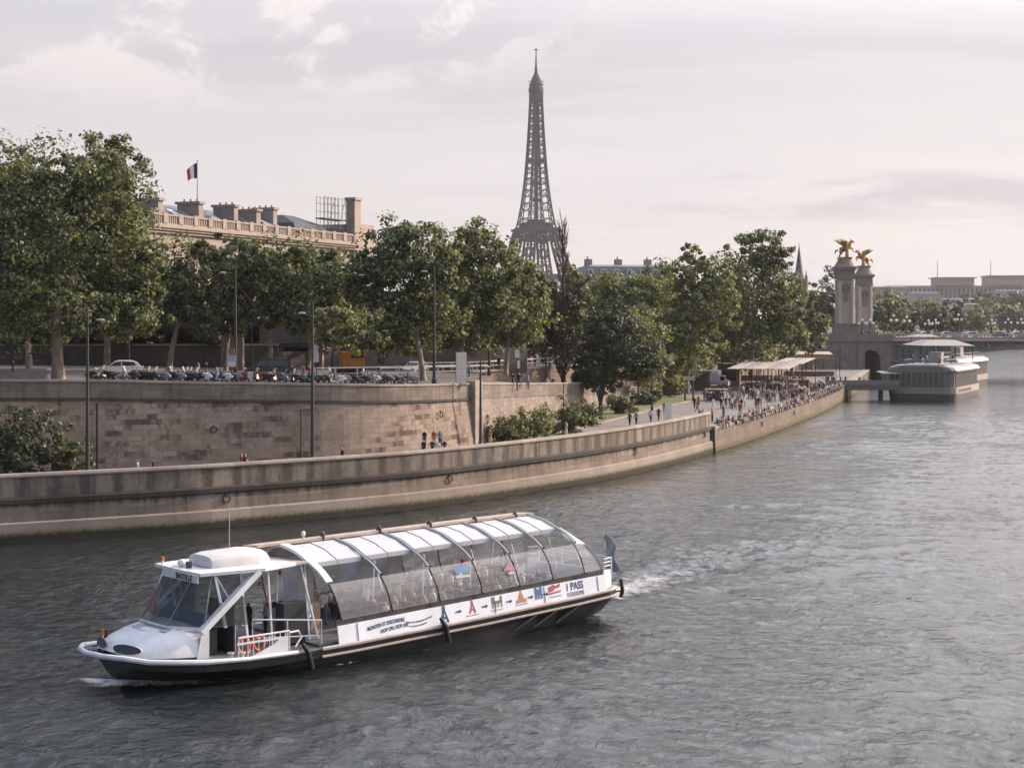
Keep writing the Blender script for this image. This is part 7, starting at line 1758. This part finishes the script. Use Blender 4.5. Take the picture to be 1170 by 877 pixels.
# ------------------------------------------------------------------ the crowded port quay: bars, truck, crowd, moored boats
canv = mat('canopy_canvas', (0.33, 0.29, 0.265), .8, var=.06, scale=.6); canvd = mat('canopy_grey', (0.24, 0.22, 0.21), .8, var=.1); woodm = mat('stall_wood', (0.16, 0.11, 0.08), .8, var=.2)
def canopy(x, y, rz, L_, D_, z0, z1, label, n=3, m=None):
    root = empty('bar_canopy', (x, y, QZ), rz, label, 'canopy', 'bar canopies on the port quay')
    for i in range(n):
        a = -L_ / 2 + L_ * i / n; c = a + L_ / n * .86
        b = MB(); b.slab([(a, -D_ / 2, z0), (c, -D_ / 2, z0), (c, D_ / 2, z1), (a, D_ / 2, z1)], (0, 0, .12)); b.build('roof_sheet', m or (canv if i % 2 == 0 else canvd), root)
    for i in range(n + 1):
        for y_ in (-D_ / 2, D_ / 2):
            b = MB(); b.bar((-L_ / 2 + L_ * i / n * .97, y_ * .95, 0), (-L_ / 2 + L_ * i / n * .97, y_ * .95, min(z0, z1)), .12); b.build('post', pole_m, root)
    b = MB(); b.bb(-L_ * .42, L_ * .42, D_ * .1, D_ * .32, 0, 1.15); b.build('counter', woodm, root)
p = gp(886, 441, QZ); dport = R(62)
canopy(at(876, 0, 298).x, 298, R(-16), 11, 24, 4.2, 4.9, 'large low awning of pale and grey strips over the crowd', 5)
canopy(at(908, 0, 318).x, 318, R(-16), 6, 26, 4.6, 5.1, 'second low awning right of the largest awning', 3)
canopy(at(925, 0, 372).x, 372, R(-4), 13.5, 7, 5.0, 5.5, 'long flat cream roof of the farther bar before the bridge', 1, canv)
canopy(at(868, 0, 345).x, 345, R(-10), 12, 7, 7.0, 7.6, 'pale terrace roof under the tallest tree', 3)
b = MB(); b.bb(-4.5, 4.5, 0, .5, 4.1, 4.9); 
o = b.build('bar_fascia', mat('warm_fascia', (0.55, 0.28, 0.10), .6, var=.3, scale=4)); o.location = (at(925, 0, 369).x, 368.9, QZ); tag(o, 'warm orange fascia under the long flat cream roof', 'fascia')  # plain orange board under the flat roof
def hut(px, Y, L_, D_, H, m, label):
    X = (px - CX) * Y / F; root = empty('bar_hut', (X, Y, QZ), R(-10), label, 'kiosk'); b = MB(); b.bb(-L_ / 2, L_ / 2, -D_ / 2, D_ / 2, 0, H); b.build('wall', m, root)
    b = MB(); b.bb(-L_ / 2 - .3, L_ / 2 + .3, -D_ / 2 - .3, D_ / 2 + .3, H + .003, H + .25); b.build('roof', canvd, root)
    b = MB(); b.bb(-L_ / 2 * .7, L_ / 2 * .7, -D_ / 2 - .05, -D_ / 2 + .02, 1.1, H - .4); b.build('hatch', darkm, root)
hut(833, 318, 4.2, 5, 4.2, mat('hut_pinkbrown', (0.26, 0.19, 0.16), .9, var=.1), 'brown box hut behind the white truck')
hut(796, 300, 5.0, 3, 3.4, mat('hut_dark', (0.10, 0.085, 0.075), .9, var=.1), 'dark low hut left of the white truck')
hut(818, 262, 2.9, 1.7, 1.6, mat('hut_grey', (0.085, 0.08, 0.08), .9, var=.1), 'small grey bin-like kiosk on the open quay')
# truck
p = gp(817, 443, QZ); tk = empty('delivery_truck', p, R(-22), 'white delivery truck with rounded box parked before the brown hut', 'truck')
b = MB(); rg = []
for x in (-2.9, -2.8, .9, 1.0): 
    k = .94 if x in (-2.9, 1.0) else 1
    rg.append([Vector((x, 1.1 * k * (abs(math.cos(a)) ** .35) * (1 if math.cos(a) > 0 else -1), 2.05 + 1.4 * k * (abs(math.sin(a)) ** .35) * (1 if math.sin(a) > 0 else -1))) for a in [6.283 * (q + .5) / 16 for q in range(16)]])
b.loft(rg); b.build('cargo_box', whitep, tk)
b = MB(); b.loft([[Vector((x, s, z)) for x, z in ((1.05, .5), (2.75, .5), (2.8, 1.2), (2.4, 1.5), (2.0, 2.35), (1.05, 2.4))] for s in (-.95, .95)]); b.build('cab', whitep, tk)
b = MB(); b.slab([(2.43, -.8, 1.55), (2.43, .8, 1.55), (2.05, .75, 2.28), (2.05, -.75, 2.28)], (.03, 0, .02)); b.build('windscreen', carglass, tk)
for s in (-1, 1):
    b = MB(); b.slab([(1.25, s * .96, 1.5), (2.2, s * .96, 1.5), (1.95, s * .96, 2.25), (1.25, s * .96, 2.25)], (0, s * .015, 0)); b.build('side_window', carglass, tk)
    for x in (-1.9, 1.95): wheel(tk, x, s * .88, .42)
# crowd ------------------------------------------------------------
cr = random.Random(12); ctop = ['white', 'black', 'navy', 'pale blue', 'red', 'grey', 'beige', 'pink', 'black', 'white', 'black', 'black', 'grey', 'beige', 'black', 'navy', 'black', 'grey', 'navy', 'black', 'rust', 'black', 'navy']
pp = [Vector(q) for q in ppath]
def port_at(s):    # metres along the port wall -> point, inward normal
    acc = 0
    for i in range(len(pp) - 1):
        l_ = (pp[i + 1] - pp[i]).length
        if acc + l_ > s: d = (pp[i + 1] - pp[i]) / l_; return pp[i] + d * (s - acc), Vector((-d.y, d.x))
        acc += l_
    d = (pp[-1] - pp[-2]).normalized(); return pp[-1], Vector((-d.y, d.x))
s = 2.0; k = 0
while s < 128:      # sitting along the edge, legs over the water
    q, nn = port_at(s); tp = cr.choice(ctop); fc = math.atan2(-nn.y, -nn.x) + cr.uniform(-.3, .3); inward = cr.random() < .35
    ps = 'ledge'
    part = 'near end' if s < 30 else ('middle' if s < 75 else 'far end')
    pos = q + nn * (-.02 if not inward else .75)
    person(ps, tp, cr.choice(['denim', 'black', 'beige', 'navy']), (pos.x, pos.y, 3.08), fc if not inward else fc + math.pi, 'sitter in %s top on the %s of the port wall' % (tp, part) + (', facing the quay' if inward else ', legs over water'), 'people sitting along the port wall', cr.randrange(3), cr.uniform(.95, 1.05))
    s += cr.choice([.5, .55, .6, .7, .8, 1.5]) * (1.0 if s > 12 else 1.2); k += 1
def standing(n, smin, smax, omin, omax, where_, grp):
    left = 0; ang = 0
    for _ in range(n):
        if left <= 0: s = cr.uniform(smin, smax); o_ = cr.uniform(omin, omax); q, nn = port_at(s); c0 = q + nn * o_; left = cr.choice([1, 2, 3, 4, 5])
        a_ = cr.uniform(0, 6.28); p_ = c0 + Vector((math.cos(a_), math.sin(a_))) * cr.uniform(.35, .8); left -= 1; ang = a_ + math.pi + cr.uniform(-.5, .5); tp = cr.choice(ctop)
        person(cr.choice(['stand', 'lean', 'stand', 'walk']), tp, cr.choice(['denim', 'black', 'beige', 'navy', 'grey']), (p_.x, p_.y, QZ), ang, 'person in %s top %s' % (tp, where_), grp, cr.randrange(3), cr.uniform(.94, 1.06))
standing(9, 4, 26, 1.6, 4.0, 'behind the sitters at the near end of the port quay', 'people standing behind the sitters')
standing(26, 24, 60, 2.5, 11, 'on the open port quay in front of the first bar', 'people walking on the open quay')
standing(85, 54, 100, 4.5, 15, 'in the dense crowd under the pale awnings', 'dense crowd under the awnings')
standing(95, 92, 150, 2, 16, 'in the far crowd before the long flat roof', 'far crowd before the bridge')
standing(70, 55, 125, 1.2, 5, 'close behind the sitters along the far port wall', 'people between the bars and the far port wall')
for px, py, ps, tp, bt, lb in ((815, 468, 'walk', 'pale blue', 'white', 'walker in pale blue just in front of the small grey kiosk'), (824, 467, 'stand', 'black', 'denim', 'person in black right in front of the small grey kiosk'), (866, 457, 'walk', 'white', 'beige', 'tall walker in white on the open quay'), (872, 456, 'walk', 'navy', 'denim', 'walker in navy beside the one in white on the open quay'), (878, 455, 'walk', 'beige', 'denim', 'walker in beige on the open quay, right of the navy walker'), (849, 451, 'lean', 'white', 'denim', 'person in white near the awning posts left of the walkers')):
    p = gp(px, py, QZ); person(ps, tp, bt, p, cr.uniform(3, 6), lb, None, cr.randrange(3))

# ------------------------------------------------------------------ moored restaurant boats
bwh = mat('barge_cream', (0.29, 0.25, 0.22), .6, var=.1, scale=.6); bgl = mat('barge_glass', (0.085, 0.085, 0.085), .12, spec=.6, var=.25, scale=1.2); bdk = mat('barge_hull', (0.065, 0.06, 0.058), .6, var=.2); brf = mat('barge_roof', (0.27, 0.24, 0.22), .45, var=.1); bro = mat('barge_roof_zinc', (0.20, 0.20, 0.205), .4, .3, var=.08)
def barge(p, rz, L_, Wd, label):
    root = empty('restaurant_boat', p, rz, label, 'boat', 'moored restaurant boats'); h = Wd / 2
    def outline(k, x0=-L_ / 2, x1=L_ / 2, z=0, rd=2.2):
        pts = []
        for cx_, cy_, a0 in ((x1 - rd, h * k - rd, 0), (x0 + rd, h * k - rd, 90), (x0 + rd, -h * k + rd, 180), (x1 - rd, -h * k + rd, 270)):
            for q in range(4): a = R(a0 + 30 * q); pts.append(Vector((cx_ + rd * math.cos(a), cy_ + rd * math.sin(a), z)))
        return pts
    b = MB(); b.loft([outline(.96, z=-.8), outline(1.0, z=.9), outline(1.0, z=1.3)]); b.build('hull', bdk, root)
    b = MB(); b.loft([outline(1.02, z=1.303), outline(1.02, z=2.6)]); b.build('lower_deck_side', bwh, root)
    b = MB(); b.loft([outline(.97, z=2.603), outline(.97, z=5.6)]); b.build('glass_wall', bgl, root)
    b = MB(); b.loft([outline(1.03, z=5.5), outline(1.06, z=5.9), outline(.98, z=6.5), outline(.80, z=6.9)]); b.build('roof_edge', bro, root)
    for i in range(int(L_ / 1.1)):
        for s in (-1, 1):
            x = -L_ / 2 + 2.0 + i * 1.1
            if x < L_ / 2 - 2: k = MB(); k.bb(x - .07, x + .07, s * h * .97 - .06, s * h * .97 + .06, 2.6, 5.6); k.build('mullion', bwh, root)
    for i in range(int(Wd / 1.1)):
        y = -h + 2.0 + i * 1.1
        if y < h - 1.5:
            for x in (-L_ / 2 , L_ / 2): k = MB(); k.bb(x - .08, x + .08, y - .07, y + .07, 2.6, 5.6); k.build('mullion', bwh, root)
    for i in range(6): k = MB(); k.bb(-L_ / 2 + 3 + i * 2.2, -L_ / 2 + 4.6 + i * 2.2, -h * 1.02 - .03, -h * 1.02 + .02, 1.6, 2.2); k.build('porthole', darkm, root)
    b = MB(); b.slab([(-L_ / 2 + 3, -h * .6, 6.95), (L_ / 2 - 3, -h * .6, 6.95), (L_ / 2 - 3, h * .6, 6.95), (-L_ / 2 + 3, h * .6, 6.95)], (0, 0, .1)); b.tube([(x, y, 7.9) for x, y in ((-L_ / 2 + 3, -h * .62), (L_ / 2 - 3, -h * .62), (L_ / 2 - 3, h * .62), (-L_ / 2 + 3, h * .62))], .05, 5, closed=True)
    for i in range(8): b.bar((-L_ / 2 + 3 + i * (L_ - 6) / 7, -h * .62, 6.9), (-L_ / 2 + 3 + i * (L_ - 6) / 7, -h * .62, 7.9), .06)
    b.build('terrace', brf, root)
    b = MB(); b.bb(L_ * .02, L_ * .12, -1.2, 1.2, 7, 9.3); b.build('stair_house', brf, root)
    return root
zc = Vector((at(1068, 0, 336).x, 336, 0))
bg1 = barge(zc, R(64), 27, 13.5, 'broad cream restaurant boat with rounded glass front moored by the quay')
bg2 = barge(Vector((at(1096, 0, 392).x, 396, 0)), R(62), 34, 9.5, 'second restaurant boat moored behind the broad one, before the bridge')
# parasol terrace on the first boat
par = empty('terrace_parasol', (zc.x + 3.0, zc.y + 9, 7.0), R(10), 'wide flat cream sun canopy over the boat terrace', 'canopy')
b = MB(); b.loft([[Vector(q) for q in ((-6.2, -4.6, 3.6), (6.2, -4.6, 3.5), (6.2, 4.6, 3.6), (-6.2, 4.6, 3.7))], [Vector(q) for q in ((-3, -2, 4.7), (3, -2, 4.7), (3, 2, 4.7), (-3, 2, 4.7))]]); b.build('canopy_cloth', mat('terrace_cloth', (0.34, 0.315, 0.295), .8, var=.06), par)
for x in (-5.8, -2, 2, 5.8):
    for y in (-4.3, 4.3): b = MB(); b.bar((x, y, 0), (x, y, 3.6), .12); b.build('post', pole_m, par)
par2 = empty('terrace_parasol', (zc.x + 2, zc.y + 18, 9.2), R(10), 'smaller flat canopy above the wide cream one on the boat', 'canopy')
b = MB(); b.loft([[Vector(q) for q in ((-3, -2, 3.1), (3, -2, 3.1), (3, 2, 3.2), (-3, 2, 3.2))], [Vector(q) for q in ((-1.6, -1, 3.6), (1.6, -1, 3.6), (1.6, 1, 3.6), (-1.6, 1, 3.6))]]); b.build('canopy_cloth', mat('terrace_cloth', (0.34, 0.315, 0.295), .8, var=.06), par2)
for x in (-2.6, 2.6): b = MB(); b.bar((x, 0, -2.2), (x, 0, 3.1), .12); b.build('post', pole_m, par2)
for i in range(22):
    tp = cr.choice(ctop); a = cr.uniform(-11, 11); c_ = cr.uniform(-3.6, 3.6); ca, sa = math.cos(R(62)), math.sin(R(62))
    person('stand', tp, 'denim', (zc.x + a * ca - c_ * sa, zc.y + a * sa + c_ * ca, 7.06), cr.uniform(0, 6), 'guest in %s top on the broad restaurant boat terrace' % tp, 'guests on the boat terrace', cr.randrange(3))
# pontoon bridge to the boat
root = empty('boarding_pontoon', (at(985, 0, 325).x, 326, 0), R(4), 'dark grey boarding pontoon between the port wall and the broad restaurant boat', 'pontoon')
b = MB(); b.bb(-8, 7, -2.5, 4, 2.0, 3.0); b.build('deck', mat('pontoon_grey', (0.12, 0.115, 0.11), .8, var=.15), root)
b = MB(); b.bb(-8, 7, -2.6, -2.5, 3.0, 4.0); b.build('side_screen', mat('pontoon_screen', (0.17, 0.16, 0.155), .7, var=.1), root)
for x in (-6, 4): b = MB(); b.tube([(x, 0, -2), (x, 0, 2.0)], .5, 9); b.build('float_pile', darkm, root)
b = MB(); b.slab([(4, -1.5, 5.2), (8, -1.5, 5.2), (8, 3, 5.5), (4, 3, 5.5)], (0, 0, .12)); b.build('gate_roof', canv, root)
for i in range(12):
    tp = cr.choice(ctop); person('stand', tp, 'black', (root.location.x + cr.uniform(-7, 6), root.location.y + cr.uniform(-1.5, 3.5), 3.0), cr.uniform(0, 6), 'person in %s top queuing on the boarding pontoon' % tp, 'people on the pontoon', cr.randrange(3))
# vehicles on the bridge
for i, (px, cl, lb) in enumerate(((1056, whitep, 'white car on the bridge above the terrace canopy'), (1084, whitep, 'white car on the bridge left of the tallest lamp'), (1108, silver, 'silver car on the bridge right of the tallest lamp'), (1143, blackp, 'black car on the bridge between the right lamps'), (1160, whitep, 'white car on the bridge near the right edge'))):
    p = Vector(((px - CX) * 437 / F, 437, BZ + .02)); c = car(p, R(0 if i % 2 else 180), cl, lb, name='bridge_car', group='cars on the bridge'); finish_car(c, .9, (-1.35, 1.32), .33)
for i in range(9):
    px = [1003, 1012, 1027, 1047, 1074, 1090, 1100, 1121, 1150][i]; tp = ['black', 'white', 'navy', 'red', 'grey', 'black', 'white', 'navy', 'grey'][i]
    person('walk', tp, 'denim', ((px - CX) * 431.3 / F, 431.3, BZ + .15), 0 if i % 2 else math.pi, 'pedestrian in %s top on the bridge at the %s' % (tp, ['foot of the pillars', 'left of the first tall lamp', 'between the two tall lamps', 'left of the white car', 'right of the short lamp', 'left of the tallest lamp', 'right of the tallest lamp', 'middle of the arch', 'right part of the arch'][i]), 'pedestrians on the bridge', 0)
# the far end of the crowd reads as one mass: everyone past the nearest 285 becomes one object
def far_crowd(keep):
    ppl = [o for o in COL.objects if o.name.split('.')[0] == 'person' and o.parent is None]
    n_extra = len(ppl) - keep
    cand = sorted([o for o in ppl if o.get('group') in ('far crowd before the bridge', 'people between the bars and the far port wall', 'dense crowd under the awnings', 'people sitting along the port wall')], key=lambda o: -o.location.y)[:max(0, n_extra)]
    if not cand: return
    bpy.context.view_layer.update()
    V, F_, MI, mats, ix = [], [], [], [], {}
    for o in cand:
        M_ = o.matrix_world; me = o.data; base = len(V)
        V += [tuple(M_ @ v.co) for v in me.vertices]
        sl_ = []
        for m in me.materials:
            if m.name not in ix: ix[m.name] = len(mats); mats.append(m)
            sl_.append(ix[m.name])
        for p in me.polygons: F_.append(tuple(base + i for i in p.vertices)); MI.append(sl_[p.material_index])
    for o in cand: bpy.data.objects.remove(o)
    me = bpy.data.meshes.new('crowd'); me.from_pydata(V, [], F_)
    for m in mats: me.materials.append(m)
    me.polygons.foreach_set('material_index', MI); me.polygons.foreach_set('use_smooth', [True] * len(F_)); me.update()
    tag(link('crowd', me), kind='stuff')
far_crowd(296)
